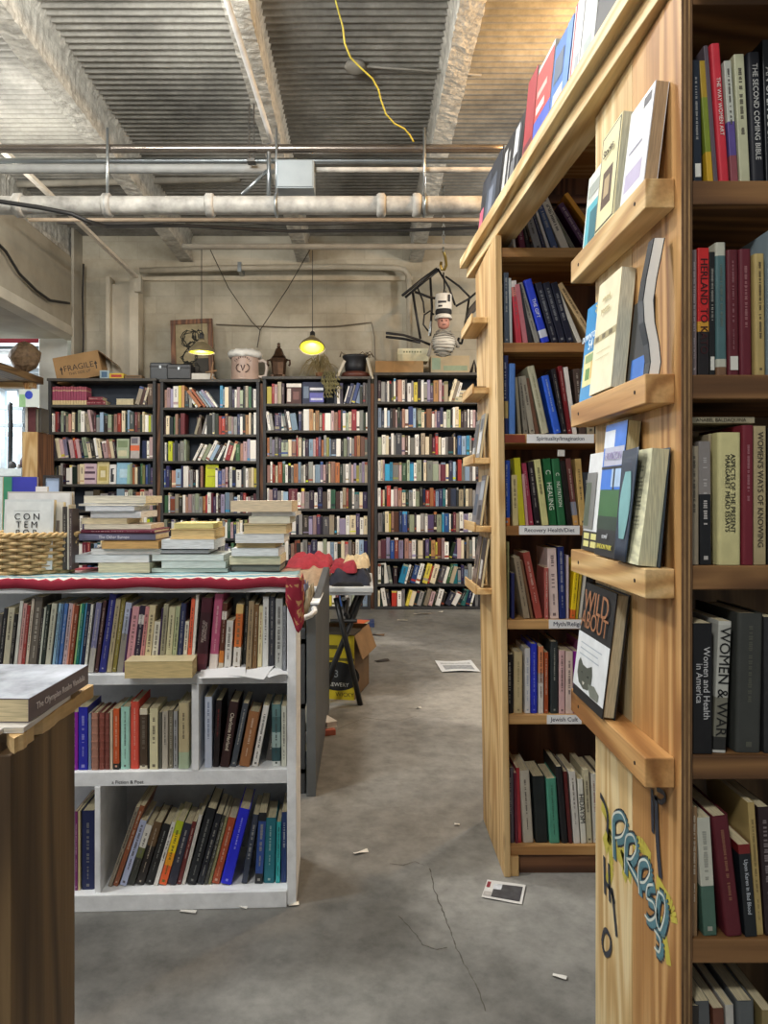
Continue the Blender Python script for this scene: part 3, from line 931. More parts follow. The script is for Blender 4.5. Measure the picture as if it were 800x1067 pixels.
def fill_row(ci, ri):
    x0, x1, top, sh, lab = FAR[ci]
    z = SHELFZ[ci][ri]
    zprev = SHELFZ[ci][ri - 1] - 0.026 if ri else PZ(top, YF)
    room = zprev - z
    toks, lean, total = [], 0.0, 0.0
    for tk in ROWS[(ci, ri)].split():
        while tk and tk[0] in '<>|':
            if tk.startswith('<<<'): lean = -0.75; tk = tk[3:]
            elif tk.startswith('>>>'): lean = 0.75; tk = tk[3:]
            elif tk.startswith('<<'): lean = -0.45; tk = tk[2:]
            elif tk.startswith('>>'): lean = 0.5; tk = tk[2:]
            elif tk[0] == '<': lean = -0.16; tk = tk[1:]
            elif tk[0] == '>': lean = 0.28; tk = tk[1:]
            else: lean = 0.0; tk = tk[1:]
        if not tk: continue
        w = float(tk[1:]) if len(tk) > 1 else 3.3
        toks.append((tk[0], w, lean)); total += w
    a, b = PX(x0, YF) + 0.034, PX(x1, YF) - 0.034
    k = (b - a) / total
    x, n = a, 0
    nbk = sum(1 for q in toks if q[0] != '_')
    for ch_, w, lean in toks:
        W = w * k
        if ch_ == '_': x += W; continue
        n += 1
        h = room * rb.uniform(0.68, 0.9)
        if ch_ in 'kd': h *= 0.97
        an = math.atan(lean)
        w2 = W * math.cos(an) - rb.uniform(0.0015, 0.006)
        h2 = min(h, (room * 0.95 - w2 * abs(math.sin(an))) / max(0.5, math.cos(an)))
        dp = rb.uniform(0.15, 0.2)
        y = YF + rb.uniform(0.006, 0.035)
        if lean >= 0: M = Matrix.Translation((x + W, y, z + 0.001)) @ Matrix.Rotation(an, 4, 'Y') @ Matrix.Translation((-w2 / 2, 0, 0))
        else: M = Matrix.Translation((x, y, z + 0.001)) @ Matrix.Rotation(an, 4, 'Y') @ Matrix.Translation((w2 / 2, 0, 0))
        x += W
        if (ci, ri) in INDIV:
            k_ = nbk - n + 1
            lab = f"{'leaning ' if abs(lean) > .1 else ''}{PNAME[ch_]} book, {ordinal(n)} from left, {ROWW[ri]} of aisle-end bookcase"
            book(M, w2, h2, dp, PAL[ch_], lab, 'books low on the aisle-end bookcase')
            continue
        col = tweak(PAL[ch_])
        stuff.box(M, -w2 / 2, w2 / 2, 0, dp, 0, h2, col)
        # pages seen as the recessed block on top
        stuff.box(M, -w2 / 2 + 0.002, w2 / 2 - 0.002, 0.004, dp - 0.004, h2 - 0.002, h2 + 0.0006, hexc('cfc2a0'))
        lt = lum(PAL[ch_]) < 0.2
        mc = hexc(mixhex('d9d4c8' if lt else '3a3030', PAL[ch_], 0.45))
        if rb.random() < 0.55:
            zz = h2 * rb.uniform(0.8, 0.93); ze = h2 * rb.uniform(0.35, 0.55); sz = min(w2 * 0.3, 0.009)
            while zz > ze:
                hh = sz * rb.uniform(0.8, 1.8)
                stuff.box(M, -w2 * rb.uniform(0.1, 0.2), w2 * rb.uniform(0.1, 0.2), -0.0008, 0.001, zz - hh, zz, mc)
                zz -= hh + sz * rb.uniform(0.25, 0.5)
        if rb.random() < 0.35:
            f0 = rb.uniform(0.03, 0.15)
            stuff.box(M, -w2 * 0.49, w2 * 0.49, -0.0007, 0.001, h2 * f0, h2 * (f0 + rb.uniform(0.04, 0.14)), tweak(rb.choice(list(PAL.values()))))
        if rb.random() < 0.2:
            f0 = rb.uniform(0.85, 0.93)
            stuff.box(M, -w2 * 0.49, w2 * 0.49, -0.0007, 0.001, h2 * f0, h2 * 0.99, tweak(rb.choice(list(PAL.values()))))


for key in sorted(ROWS): fill_row(*key)
so = stuff.build('packed_books')
so['kind'] = 'stuff'
so['label'] = 'rows of smaller mixed books packed on the four tall black bookcases'
so['category'] = 'books'

# ---- larger face-out books on the far cases
FO = [  # px x0, x1, top, case, row, colours (top band.. ), label
    (120, 133, 457, 0, 2, [('0,1,0,1', 'a9b79a'), ('.1,.9,.55,.9', '7d8f6a'), ('.15,.85,.1,.4', 'cfcaa8')], 'green and beige book shown face-out, third shelf, farthest left black bookcase'),
    (134.5, 144, 455, 0, 2, [('0,1,0,1', 'b9b3b0'), ('0,1,.35,.6', 'e06a3c'), ('.1,.8,.68,.95', '6b6570')], 'face-out grey book with orange band on the farthest left black bookcase'),
    (85, 99, 483, 0, 3, [('0,1,0,1', 'cbb3c0'), ('.1,.9,.5,.62', '4c3648'), ('.1,.9,.2,.3', '5a4458'), ('.2,.8,.75,.85', '7d6478')], 'face-out mauve book with dark stripes on farthest left bookcase'),
    (99.5, 112, 481, 0, 3, [('0,1,0,1', 'd9cc94'), ('.15,.85,.15,.8', 'b9a860'), ('.3,.7,.3,.6', 'e4dcb8')], 'face-out yellow patterned book on the farthest left black bookcase'),
    (112.5, 119.5, 484, 0, 3, [('0,1,0,1', 'e6e6e4'), ('.2,.7,.1,.8', '33363c'), ('.5,.9,.5,.75', 'e6e6e4')], 'narrow face-out black and white book, farthest left black bookcase'),
    (120, 136, 482, 0, 3, [('0,1,0,1', '8fc0dc'), ('.2,.8,.3,.7', 'bcdcec'), ('.7,1,0,.9', 'a9cfae')], 'face-out pale blue book on the farthest left black bookcase'),
    (213, 226.5, 484, 1, 3, [('0,1,0,1', 'c6cf14'), ('.15,.85,.8,.9', 'a4a010'), ('.15,.85,.45,.5', 'a4a010')], 'bright lime book shown face-out behind the short stack'),
    (298, 313.5, 399, 2, 0, [('0,1,0,1', '4a2c2a'), ('0,1,.82,1', 'e2ddd2'), ('.05,.3,.1,.75', 'cfc4b8'), ('.45,.85,.2,.6', '6f4038')], 'dark brown face-out book with white top under the right pendant'),
    (314.5, 337, 397.5, 2, 0, [('0,1,0,1', '222b48'), ('.35,1,.08,.5', '4a4aa8'), ('.35,.98,.62,.74', 'd8dae0'), ('.4,.95,.16,.26', 'b9bad8'), ('.06,.3,.25,.8', '5a6a80')], 'navy face-out book with white lettering, top shelf below right pendant')]


def face_out(M, w, h, th, prints, base, label, group=None, cat='book', texts=(), pages='dccfaa', hard=True):
    """book standing with its front toward local -y (M at the middle of its bottom back edge); prints are (u0,u1,v0,v1)->colour"""
    NBOOK[0] += 1
    # book(): thickness along x, spine at y=0.  front (+x face) turned toward -y, spine at left
    R = M @ axes((-w / 2, -th / 2, 0), (0, -1, 0), (1, 0, 0), (0, 0, 1))
    o = book(R, th, h, w, base, label, group, hard=hard, marks=False, pages=pages, cat=cat)
    cols = []
    pb = MB()
    for uv, c in prints:
        u0, u1, v0, v1 = [float(q) for q in uv.split(',')]
        if c not in cols: cols.append(c)
        e = 0.0004 + 0.00012 * len(pb.f)
        pb.quad((th / 2 + e, u0 * w, v0 * h), (th / 2 + e, u1 * w, v0 * h), (th / 2 + e, u1 * w, v1 * h), (th / 2 + e, u0 * w, v1 * h), cols.index(c))
    if pb.f:
        q = bpy.data.objects.new('cover_print', raw_mesh('cover_print', pb, [cover(c) for c in cols]))
        COL.objects.link(q); q.parent = o
    for body, u, v, size, c in texts:
        text('cover_title', body, size, axes((th / 2 + 0.0022, u * w, v * h), (0, 1, 0), (0, 0, 1), (1, 0, 0)), c, o, align='CENTER')
    return o


for x0, x1, top, ci, ri, pr, lab in FO:
    z = SHELFZ[ci][ri]
    w, h = (x1 - x0) / 100.0, PZ(top, YF) - z
    face_out(Matrix.Translation((PX((x0 + x1) / 2, YF), YF + 0.05, z + 0.001)) @ Matrix.Rotation(-0.08, 4, 'X'), w, h, 0.018, pr[1:], pr[0][1], lab)

# matching red set, top shelf of the first case
z = SHELFZ[0][0]
for i in range(13):
    x = PX(53.5, YF) + 0.0275 * i
    book(Matrix.Translation((x + 0.013, YF + 0.02, z + 0.001)), 0.0262, 0.188 + 0.004 * (i % 3 == 1), 0.15, '9c4460',
         f"red-spined cream-footed volume, {ordinal(i + 1)} from left of the matching red set", 'matching red volumes on the top shelf', hard=True,
         segs=[(0.24, 'd8c394'), (0.28, '9c4460'), (0.76, '9c4460'), (0.8, 'd8c394'), (1.0, '9a4a58')], marks=False)


def lie(x0, x1, y0, y1, d, dep, col, label, spine=False, group=None, yaw=0.0, title=None, tc=None, pages='dccfaa', hard=None, segs=None, z=None, zt=None, cat='book', marks=True):
    """a book lying flat; pixel box of its near side at distance d; page edges toward us unless spine"""
    X0, X1 = PX(x0, d), PX(x1, d)
    Z0 = PZ(y1, d) if z is None else z
    Z1 = PZ(y0, d) if zt is None else zt
    h, w = X1 - X0, max(0.004, Z1 - Z0)
    if spine: M = axes(((X0 + X1) / 2, d, (Z0 + Z1) / 2), (0, 0, 1), (0, 1, 0), (-1, 0, 0)) if False else axes((0, 0, 0), (0, 0, 1), (0, 1, 0), (-1, 0, 0))
    else: M = axes((0, 0, 0), (0, 0, 1), (0, -1, 0), (1, 0, 0))
    C = Vector(((X0 + X1) / 2, d, (Z0 + Z1) / 2))
    if spine: L = Matrix.Translation(C) @ Matrix.Rotation(yaw, 4, 'Z') @ M @ Matrix.Translation((0, 0, -h / 2))
    else: L = Matrix.Translation(C) @ Matrix.Rotation(yaw, 4, 'Z') @ Matrix.Translation((0, dep, 0)) @ M @ Matrix.Translation((0, 0, -h / 2))
    return book(L, w, h, dep, col, label, group, title=title, tc=tc, pages=pages, hard=hard, segs=segs, cat=cat, marks=spine and marks)


lie(88, 110, 417.5, 420.6, YF + 0.03, 0.15, '7a2030', 'dark red book lying flat beside the matching red set', spine=True, z=SHELFZ[0][0] + 0.001)
lie(92, 107, 413.5, 417.2, YF + 0.035, 0.14, '8a3a44', 'smaller red book lying on another beside the matching red set', spine=True)
lie(121, 139, 415.5, 420.6, YF + 0.03, 0.15, 'e0dccb', 'cream book lying flat in the gap of the farthest left top shelf', z=SHELFZ[0][0] + 0.001)
lie(467, 492, 413.5, 417.4, YF + 0.02, 0.17, 'd9d6a0', 'pale yellow book lying at top shelf end of the aisle-end bookcase', z=SHELFZ[3][0] + 0.001)
lie(469, 488, 410, 413, YF + 0.03, 0.15, '2c3c60', 'dark blue book lying on the pale yellow one, aisle-end bookcase')
lie(469, 488, 406.5, 409.5, YF + 0.03, 0.15, 'dfe4ea', 'thin white book topmost of the flat pile, aisle-end bookcase')

# ================================================================== things standing on top of the tall cases
def top_z(ci): return PZ(FAR[ci][2], YF) + 0.028


def carton(name, label, x0, x1, y0, y1, d, dep, h, rot=0.0, tilt=0.0, z=None, flap=True, cat='cardboard box'):
    X0, X1, Z0, Z1 = PX(x0, d), PX(x1, d), (PZ(y1, d) if z is None else z), PZ(y0, d)
    c = Vector(((X0 + X1) / 2, d, Z0))
    t = thing(name, label, cat, c)
    w, hh = X1 - X0, Z1 - Z0
    M = Matrix.Translation(c) @ Matrix.Rotation(rot, 4, 'Z') @ Matrix.Rotation(tilt, 4, 'Y')
    th = 0.005
    body = MB()
    body.box(-w / 2, w / 2, 0, dep, 0, th, 0, M)
    for q in ((-w / 2, w / 2, 0, th), (-w / 2, w / 2, dep - th, dep)): body.box(q[0], q[1], q[2], q[3], th, hh, 0, M)
    for q in ((-w / 2, -w / 2 + th), (w / 2 - th, w / 2)): body.box(q[0], q[1], th, dep - th, th, hh, 0, M)
    put('box_body', body, h, t)
    if flap:
        put('lid_flap', MB().box(-w / 2, w / 2, 0.0, dep / 2 - 0.002, hh, hh + 0.004, 0, M), h, t)
        put('lid_flap', MB().box(-w / 2, w / 2, dep / 2 + 0.002, dep, hh, hh + 0.004, 0, M), h, t)
        put('tape', MB().box(-w / 2 - 0.001, w / 2 + 0.001, dep / 2 - 0.03, dep / 2 + 0.03, hh + 0.004, hh + 0.005, 0, M), plain('c4a878', 0.3), t)
    return t, M, w, hh


kraft = plain('a98558', 0.8, 0.08, 6.0)
kraft2 = plain('b7a584', 0.8, 0.08, 6.0)
zt1 = top_z(0)
t, M, w, hh = carton('cardboard_box', 'tilted brown cardboard box with black stamped warning, open flap at right', 60, 107, 369, 397, 7.86, 0.28, kraft, rot=0.06, tilt=-0.2, z=zt1, flap=False)
put('lid_flap', MB().add([M @ Vector(p) for p in ((w / 2, 0, hh), (w / 2, 0.28, hh), (w / 2 + 0.13, 0.28, hh * 0.42), (w / 2 + 0.13, 0, hh * 0.42), (w / 2 - 0.004, 0, hh), (w / 2 - 0.004, 0.28, hh), (w / 2 + 0.126, 0.28, hh * 0.42), (w / 2 + 0.126, 0, hh * 0.42))],
                         [(0, 1, 2, 3), (4, 7, 6, 5), (0, 3, 7, 4), (1, 5, 6, 2)]), plain('6e5236', 0.85), t)
put('lid_flap', MB().box(-w / 2, w / 2, 0, 0.28, hh, hh + 0.005, 0, M), kraft, t)
text('stamp', 'FRAGILE', 0.085, M @ axes((0.01, -0.001, hh * 0.5), (1, 0, 0), (0, 0, 1), (0, -1, 0)), '2a211a', t, local=False)
text('stamp', 'THIS SIDE UP', 0.04, M @ axes((0.01, -0.001, hh * 0.27), (1, 0, 0), (0, 0, 1), (0, -1, 0)), '3a2e22', t, local=False)
for sx in (-0.17, 0.19):
    am = MB()
    for p in ((-0.006, 0.006, 0.0, 0.05),): am.box(sx + p[0], sx + p[1], -0.0012, 0, hh * 0.3 + p[2], hh * 0.3 + p[3], 0, M)
    am.add([M @ Vector(p) for p in ((sx - 0.018, -0.0012, hh * 0.3 + 0.05), (sx + 0.018, -0.0012, hh * 0.3 + 0.05), (sx, -0.0012, hh * 0.3 + 0.085))], [(0, 1, 2)])
    put('arrow_mark', am, plain('2a211a', 0.6), t)
# small cartons beside it
for x0, x1, y0, col, c2, lab in ((113, 128, 388.5, 'd8b83c', 'b43a30', 'small yellow carton lying on the farthest left black bookcase'), (103, 113, 385.5, '9fb3b8', '4a6a88', 'small grey-blue carton between the tilted box and the yellow carton'),
                                 (129, 147, 390.5, '7a6040', '4a3a28', 'low brown tray at the right end of the farthest left bookcase top')):
    bb = MB().box(PX(x0, YF), PX(x1, YF), YF + 0.02, YF + 0.14, zt1, PZ(y0, YF))
    t = thing('small_carton', lab, 'carton', (PX((x0 + x1) / 2, YF), YF + 0.08, zt1))
    put('carton_body', bb, plain(col, 0.6), t, bevel=0.003)
    put('carton_label', MB().box(PX(x0 + 2, YF), PX(x1 - 2, YF), YF + 0.018, YF + 0.02, zt1 + 0.015, PZ(y0 + 1.5, YF)), plain(c2, 0.6), t)
# black cases
zt2 = top_z(1)
for x0, x1, y0, d, lab, hasdoor in ((156, 178, 377.5, YF + 0.06, 'small grey-black box leaning left of the black case below the picture', 0), (173.5, 199, 379, YF + 0.0, 'glossy black case in front of the framed picture', 1)):
    t = thing('black_case', lab, 'case', (PX((x0 + x1) / 2, d), d + 0.1, zt2))
    put('case_body', MB().box(PX(x0, d), PX(x1, d), d, d + 0.2, zt2, PZ(y0, d)), plain('1a1c20' if hasdoor else '33383d', 0.35), t, bevel=0.012)
    put('case_lid', MB().box(PX(x0, d) - 0.003, PX(x1, d) + 0.003, d - 0.004, d + 0.203, PZ(y0 + 5, d), PZ(y0 + 3.6, d)), plain('0f1012', 0.4), t, bevel=0.003)
    put('latch', MB().box(PX((x0 + x1) / 2, d) - 0.012, PX((x0 + x1) / 2, d) + 0.012, d - 0.009, d, PZ(y0 + 6.5, d), PZ(y0 + 3.2, d)), steel, t, bevel=0.002)
# framed picture
t = thing('framed_picture', 'brown framed dark drawing leaning on the wall above the bookcase with lime book', 'picture', (PX(200, 7.98), 7.98, zt2))
Mp = Matrix.Translation((PX(201, 7.98), 7.99, zt2 + 0.005)) @ Matrix.Rotation(-0.05, 4, 'Y') @ Matrix.Rotation(-0.1, 4, 'X')
pw, ph, fw = 0.45, 0.68, 0.05
fr_ = MB()
for q in ((-pw / 2, pw / 2, 0, fw), (-pw / 2, pw / 2, ph - fw, ph)): fr_.box(q[0], q[1], -0.02, 0.02, q[2], q[3], 0, Mp)
for q in ((-pw / 2, -pw / 2 + fw), (pw / 2 - fw, pw / 2)): fr_.box(q[0], q[1], -0.02, 0.02, fw, ph - fw, 0, Mp)
put('picture_frame', fr_, brown_wood(2), t, bevel=0.004)
put('picture_canvas', MB().box(-pw / 2 + fw, pw / 2 - fw, -0.004, 0.012, fw, ph - fw, 0, Mp), plain('8f8264', 0.8, 0.2, 8.0), t)
dr = MB()
rp = random.Random(5)
for cx_, cz_, r_ in ((-0.02, 0.47, 0.11), (0.06, 0.5, 0.07), (0.0, 0.38, 0.07), (-0.03, 0.27, 0.1), (-0.06, 0.16, 0.07), (0.02, 0.12, 0.09)):
    for k in range(5):
        pts = [Mp @ Vector((cx_ + r_ * rp.uniform(0.5, 1) * math.cos(a + k), -0.006, cz_ + r_ * rp.uniform(0.5, 1) * math.sin(a + k))) for a in [j * 0.45 for j in range(9)]]
        dr.tube(pts, 0.005, 4)
put('ink_drawing', dr, plain('2b2a22', 0.8), t)
put('picture_slip', MB().box(0.02, pw / 2 - fw, -0.0055, -0.004, fw, 0.25, 0, Mp), plain('35312a', 0.7), t)
tag(put('white_block', MB().box(PX(199, YF), PX(221, YF), YF + 0.02, YF + 0.12, zt2, PZ(388.5, YF)), plain('d5d2c8', 0.6), bevel=0.004), 'low white block beneath the left pendant lamp', 'block')
st = MB()
for a_, b_ in (((219, 397), (222, 377)), ((214, 388), (226, 386)), ((222, 392), (226, 397))): st.tube([P(*a_, YF), P(*b_, YF)], 0.008, 6)
tag(put('wooden_figure', st, plain('9a7a58', 0.7), smooth=True, loc=(PX(220, YF), YF, zt2)), 'little crossed stick ornament between the framed picture and the giant mug', 'ornament')
# giant mug
t = thing('giant_mug', 'giant pinkish beer mug with white foam rim standing on the bookcases', 'mug', (PX(253, YF), YF + 0.14, zt2))
c = Vector((PX(253, YF), YF + 0.14, zt2)); k_ = 0.01
put('mug_body', MB().lathe([(0.15, 0), (0.155, 0.01), (0.145, 0.03), (0.142, 0.24), (0.148, 0.26)], c, 28), plain('b79d8e', 0.4, 0.08), t, smooth=True)
fo = MB()
fo.lathe([(0.16, 0.245), (0.178, 0.262), (0.182, 0.285), (0.165, 0.31), (0.12, 0.325), (0.05, 0.33)], c, 28)
for v in fo.v: v.z += 0.012 * math.sin(v.x * 60) * math.cos(v.y * 50)
put('foam_top', fo, plain('e6e4dc', 0.7), t, smooth=True)
hd = MB().tube([c + Vector((0.13, 0.0, 0.21)), c + Vector((0.19, 0, 0.22)), c + Vector((0.225, 0, 0.2)), c + Vector((0.232, 0, 0.13)), c + Vector((0.22, 0, 0.06)), c + Vector((0.18, 0, 0.045)), c + Vector((0.13, 0, 0.05))], 0.017, 10)
put('mug_handle', hd, plain('cfc0b2', 0.4), t, smooth=True)
mk = MB()
for k in range(9):     # arched row of small dark strokes and a simple swirl, as faded print
    a = math.radians(150 - k * 15)
    mk.tube([c + Vector((0.085 * math.cos(a), -0.146, 0.15 + 0.075 * math.sin(a))), c + Vector((0.1 * math.cos(a), -0.146, 0.15 + 0.09 * math.sin(a)))], 0.004, 4)
for s_ in (-1, 1):
    mk.tube([c + Vector((s_ * 0.07 * math.cos(a), -0.147, 0.12 + 0.05 * math.sin(a))) for a in [j * 0.3 - 1.2 for j in range(8)]], 0.005, 4)
mk.tube([c + Vector((-0.02, -0.147, 0.15)), c + Vector((0, -0.147, 0.09)), c + Vector((0.02, -0.147, 0.15))], 0.006, 4)
put('mug_print', mk, plain('4a3a36', 0.6), t)
# bronze urn
zt3 = top_z(2)
t = thing('bronze_urn', 'dark bronze tiered urn with small side handles, right of the giant mug', 'urn', (PX(289, YF), YF + 0.12, zt3))
c = Vector((PX(289, YF), YF + 0.12, zt3))
brz = plain('4f3826', 0.4, 0.25, 20, metal=0.6)
put('urn_body', MB().lathe([(0.085, 0), (0.09, 0.02), (0.07, 0.03), (0.075, 0.09), (0.082, 0.16), (0.092, 0.185), (0.098, 0.2), (0.07, 0.215), (0.06, 0.225)], c, 8), brz, t)
put('urn_lid', MB().lathe([(0.08, 0.22), (0.055, 0.25), (0.04, 0.29), (0.032, 0.31), (0.02, 0.32)], c, 8), brz, t)
put('finial', MB().lathe([(0.012, 0.318), (0.022, 0.335), (0.012, 0.35), (0.02, 0.362), (0.006, 0.375)], c, 10), brz, t, smooth=True)
for s_ in (-1, 1):
    put('urn_handle', MB().tube([c + Vector((s_ * 0.085, 0, 0.19)), c + Vector((s_ * 0.115, 0, 0.19)), c + Vector((s_ * 0.12, 0, 0.15)), c + Vector((s_ * 0.105, 0, 0.13))], 0.011, 8), brz, t, smooth=True)
    put('urn_foot', MB().box(c.x + s_ * 0.06 - 0.015, c.x + s_ * 0.06 + 0.015, c.y - 0.08, c.y - 0.05, c.z, c.z + 0.03), brz, t, bevel=0.004)
# dried plant
t = thing('dried_grass_plant', 'drooping dried grass plant between the bronze urn and the black pot', 'plant', (PX(332, YF), YF + 0.1, zt3))
rp = random.Random(9)
gm = MB()
c = Vector((PX(333, YF), YF + 0.1, zt3 + 0.02))
for k in range(70):
    a = rp.uniform(0, 2 * math.pi); L = rp.uniform(0.1, 0.24); hh = rp.uniform(0.12, 0.24)
    d_ = Vector((math.cos(a) * L, math.sin(a) * L * 0.4, 0))
    pts = [c + d_ * f + Vector((0, 0, hh * (1 - (f * 1.5 - 0.55) ** 2 / 0.9) if True else 0)) * min(1, f * 3.2) for f in (0, 0.2, 0.4, 0.6, 0.8, 1.0)]
    for p_ in pts: p_.z = max(p_.z, zt3 + 0.002)
    gm.tube(pts, 0.0035, 4, rad=[0.004, 0.004, 0.0035, 0.003, 0.002, 0.001])
leaf = put('foliage', gm, plain('8a7a52', 0.8, 0.2), t)
vm = MB()
for k in range(24):
    x = PX(rp.uniform(338, 352), YF); y = YF - 0.025 - rp.uniform(0, 0.03)
    pts = [Vector((x, YF + 0.06, zt3 + 0.03)), Vector((x, y, zt3 + 0.04))]
    n_ = rp.randint(2, 5)
    for j in range(n_): pts.append(Vector((x + rp.uniform(-0.03, 0.03), y - 0.004 * j, zt3 - 0.02 - 0.045 * j)))
    vm.tube(pts, 0.004, 4)
    for p_ in pts[2:]:
        vm.add([p_, p_ + Vector((0.02, -0.008, -0.012)), p_ + Vector((0.026, -0.004, -0.034)), p_ + Vector((0.004, 0.0, -0.02))], [(0, 1, 2, 3)])
put('trailing_stems', vm, plain('77704a', 0.8, 0.25), t)
put('pot', MB().lathe([(0.04, 0), (0.055, 0.05), (0.05, 0.05)], c - Vector((0, 0, 0.02)), 12), brown_wood(2), t)
# black pot with white sticks
t = thing('black_pot', 'black planter on a red-brown base, pale sticks leaning at both sides', 'planter', (PX(370, YF), YF + 0.13, zt3))
c = Vector((PX(370, YF), YF + 0.13, zt3))
put('pot_base', MB().lathe([(0.15, 0), (0.155, 0.03), (0.14, 0.055), (0.12, 0.06)], c, 20), plain('5a2e22', 0.5), t, smooth=True)
put('pot_body', MB().lathe([(0.105, 0.06), (0.115, 0.12), (0.122, 0.2), (0.138, 0.215), (0.138, 0.235), (0.12, 0.235), (0.11, 0.18)], c, 24), plain('1b1d22', 0.45), t, smooth=True)
tw = MB()
for k in range(14):
    a = rp.uniform(0, 6.28)
    tw.tube([c + Vector((0.1 * math.cos(a), 0.1 * math.sin(a), 0.22)), c + Vector((0.17 * math.cos(a + 0.3), 0.1 * math.sin(a), 0.25 + rp.uniform(0, 0.03))), c + Vector((0.2 * math.cos(a + 0.4), 0.1 * math.sin(a), 0.22))], 0.004, 4)
put('dry_twigs', tw, plain('54442e', 0.8), t)
for a_, b_ in (((350, 395), (359, 376)), ((388, 395), (382.5, 373))):
    put('pale_stick', MB().tube([P(*a_, YF + 0.01), P(*b_, YF + 0.03)], 0.016, 6), plain('d8d0bc', 0.6), t)
# boxes over the last case
zt4 = top_z(3)
t, M, w, hh = carton('cardboard_box', 'long low brown cardboard box under the cream box, right of black pot', 391, 441, 376.5, 391, YF + 0.0, 0.26, kraft, z=zt4)
t, M, w, hh = carton('cardboard_box', 'small cream box lying on the long brown cardboard box', 414.5, 446, 363.5, 375.2, YF + 0.02, 0.2, plain('cfc7a4', 0.7), z=PZ(376.5, YF) + 0.006, flap=False)
put('lid', MB().box(-w / 2 - 0.003, w / 2 + 0.003, -0.003, 0.203, hh * 0.55, hh + 0.004, 0, M), plain('d6cfae', 0.7), t)
mk = MB()
for k in range(7): mk.box(-w * 0.32 + k * w * 0.09, -w * 0.32 + k * w * 0.09 + w * 0.05, -0.0045, -0.003, hh * 0.68, hh * 0.82, 0, M)
put('box_lettering', mk, plain('7d8060', 0.7), t)
t, M, w, hh = carton('cardboard_box', 'pale greenish carton under the hanging doll, rightmost on the bookcases', 449, 489, 371, 391, YF + 0.0, 0.28, kraft2, z=zt4)
put('printed_panel', MB().box(-w / 2 + 0.01, -w / 2 + 0.1, -0.002, 0, 0.03, hh - 0.02, 0, M).box(-w / 2 + 0.13, w / 2 - 0.02, -0.002, 0, 0.02, hh * 0.42, 0, M), plain('93a388', 0.7), t)
tag(put('dark_bar', MB().tube([P(490, 391, YF + 0.1), P(494, 376, YF + 0.1), P(497, 391, YF + 0.1)], 0.02, 8), plain('2a2420', 0.6), smooth=True, loc=(PX(494, YF), YF + 0.1, zt4)), 'dark bent bar at the right end of the bookcase tops', 'bar')

# hanging bicycle-frame sculpture
YS = 7.3
def S(x, y, k=0.0): return P(x, y, YS + k)
t = thing('bicycle_frame_sculpture', 'black sculpture of bicycle frames hanging from a chain over the aisle-end bookcase', 'sculpture', S(455, 282))
iron = plain('201f20', 0.45, 0.15, 10, metal=0.3)
def bars(name, segs, r, kk=0.0):
    mb = MB()
    for s_ in segs: mb.tube([S(x, y, z) for x, y, z in s_], r * 0.62, 8)
    put(name, mb, iron, t, smooth=True)
bars('fork', [[(419, 308, -.1), (440, 291, -.05), (455, 280, 0)], [(422, 310, .1), (441, 294, .05), (456, 282, 0)]], 0.022)
bars('down_tube', [[(430, 305, 0), (434, 330, 0), (438, 353, 0)], [(448, 286, .05), (450, 320, .05), (448, 350, .05)], [(432, 304, 0), (448, 310, 0), (461, 312, 0)]], 0.02)
bars('seat_stay', [[(456, 280, 0), (468, 300, 0), (474, 318, 0)], [(464, 288, .08), (478, 298, .08), (489, 309, .08)], [(489, 309, .08), (485, 335, .08), (481, 358, .08)], [(475, 319, 0), (489, 311, .05), (497, 304, .1)]], 0.017)
bars('chain_stay', [[(402, 347, -.08), (420, 349, -.04), (436, 354, 0), (450, 360, 0)], [(402, 351, .08), (420, 353, .05), (438, 357, 0)], [(478, 352, 0), (476, 362, 0)], [(470, 355, .03), (481, 358, .08)]], 0.02)
bars('handlebar', [[(446, 345, .02), (441, 338, .02), (442, 328, .02), (448, 324, .02), (452, 328, .02)], [(463, 312, 0), (464, 303, 0), (468, 312, 0), (467, 316, 0)], [(435, 300, .0), (441, 315, 0), (442, 326, 0)]], 0.014)
put('saddle', MB().prism([(PX(484, YS), PZ(335, YS)), (PX(488, YS), PZ(322, YS)), (PX(498, YS), PZ(310, YS)), (PX(497, YS), PZ(322, YS))], YS - 0.05, YS + 0.08), iron, t, bevel=0.01)
put('pedal_crank', MB().tube([S(447, 350), S(449, 335)], 0.012, 6), steel, t)
cb_ = MB()
for k in range(16):
    z0 = PZ(262 - k * 4.6, 6.98); zc = z0 + 0.016
    pl = [Vector((PX(462, 6.98) + (0.012 * math.cos(a) if k % 2 else 0), 6.98 + (0 if k % 2 else 0.012 * math.cos(a)), zc + 0.026 * math.sin(a))) for a in [j * math.pi / 5 for j in range(11)]]
    cb_.tube(pl, 0.0045, 5, cap=False)
ct = thing('hanging_chain', 'pale chain with a brass hook holding up the bicycle frames', 'chain', (PX(462, 6.98), 6.98, PZ(262, 6.98)))
put('chain_links', cb_, steel, ct)
hk = [P(462, 262, 6.98), P(464, 268, 7.05), P(465, 276, 7.1), P(463, 281, 7.15), P(460.5, 281, 7.15), P(459, 277, 7.15), P(459.5, 273, 7.15)]
put('hook', MB().tube(hk, 0.014, 8), plain('a8904e', 0.35, metal=0.7), ct, smooth=True)
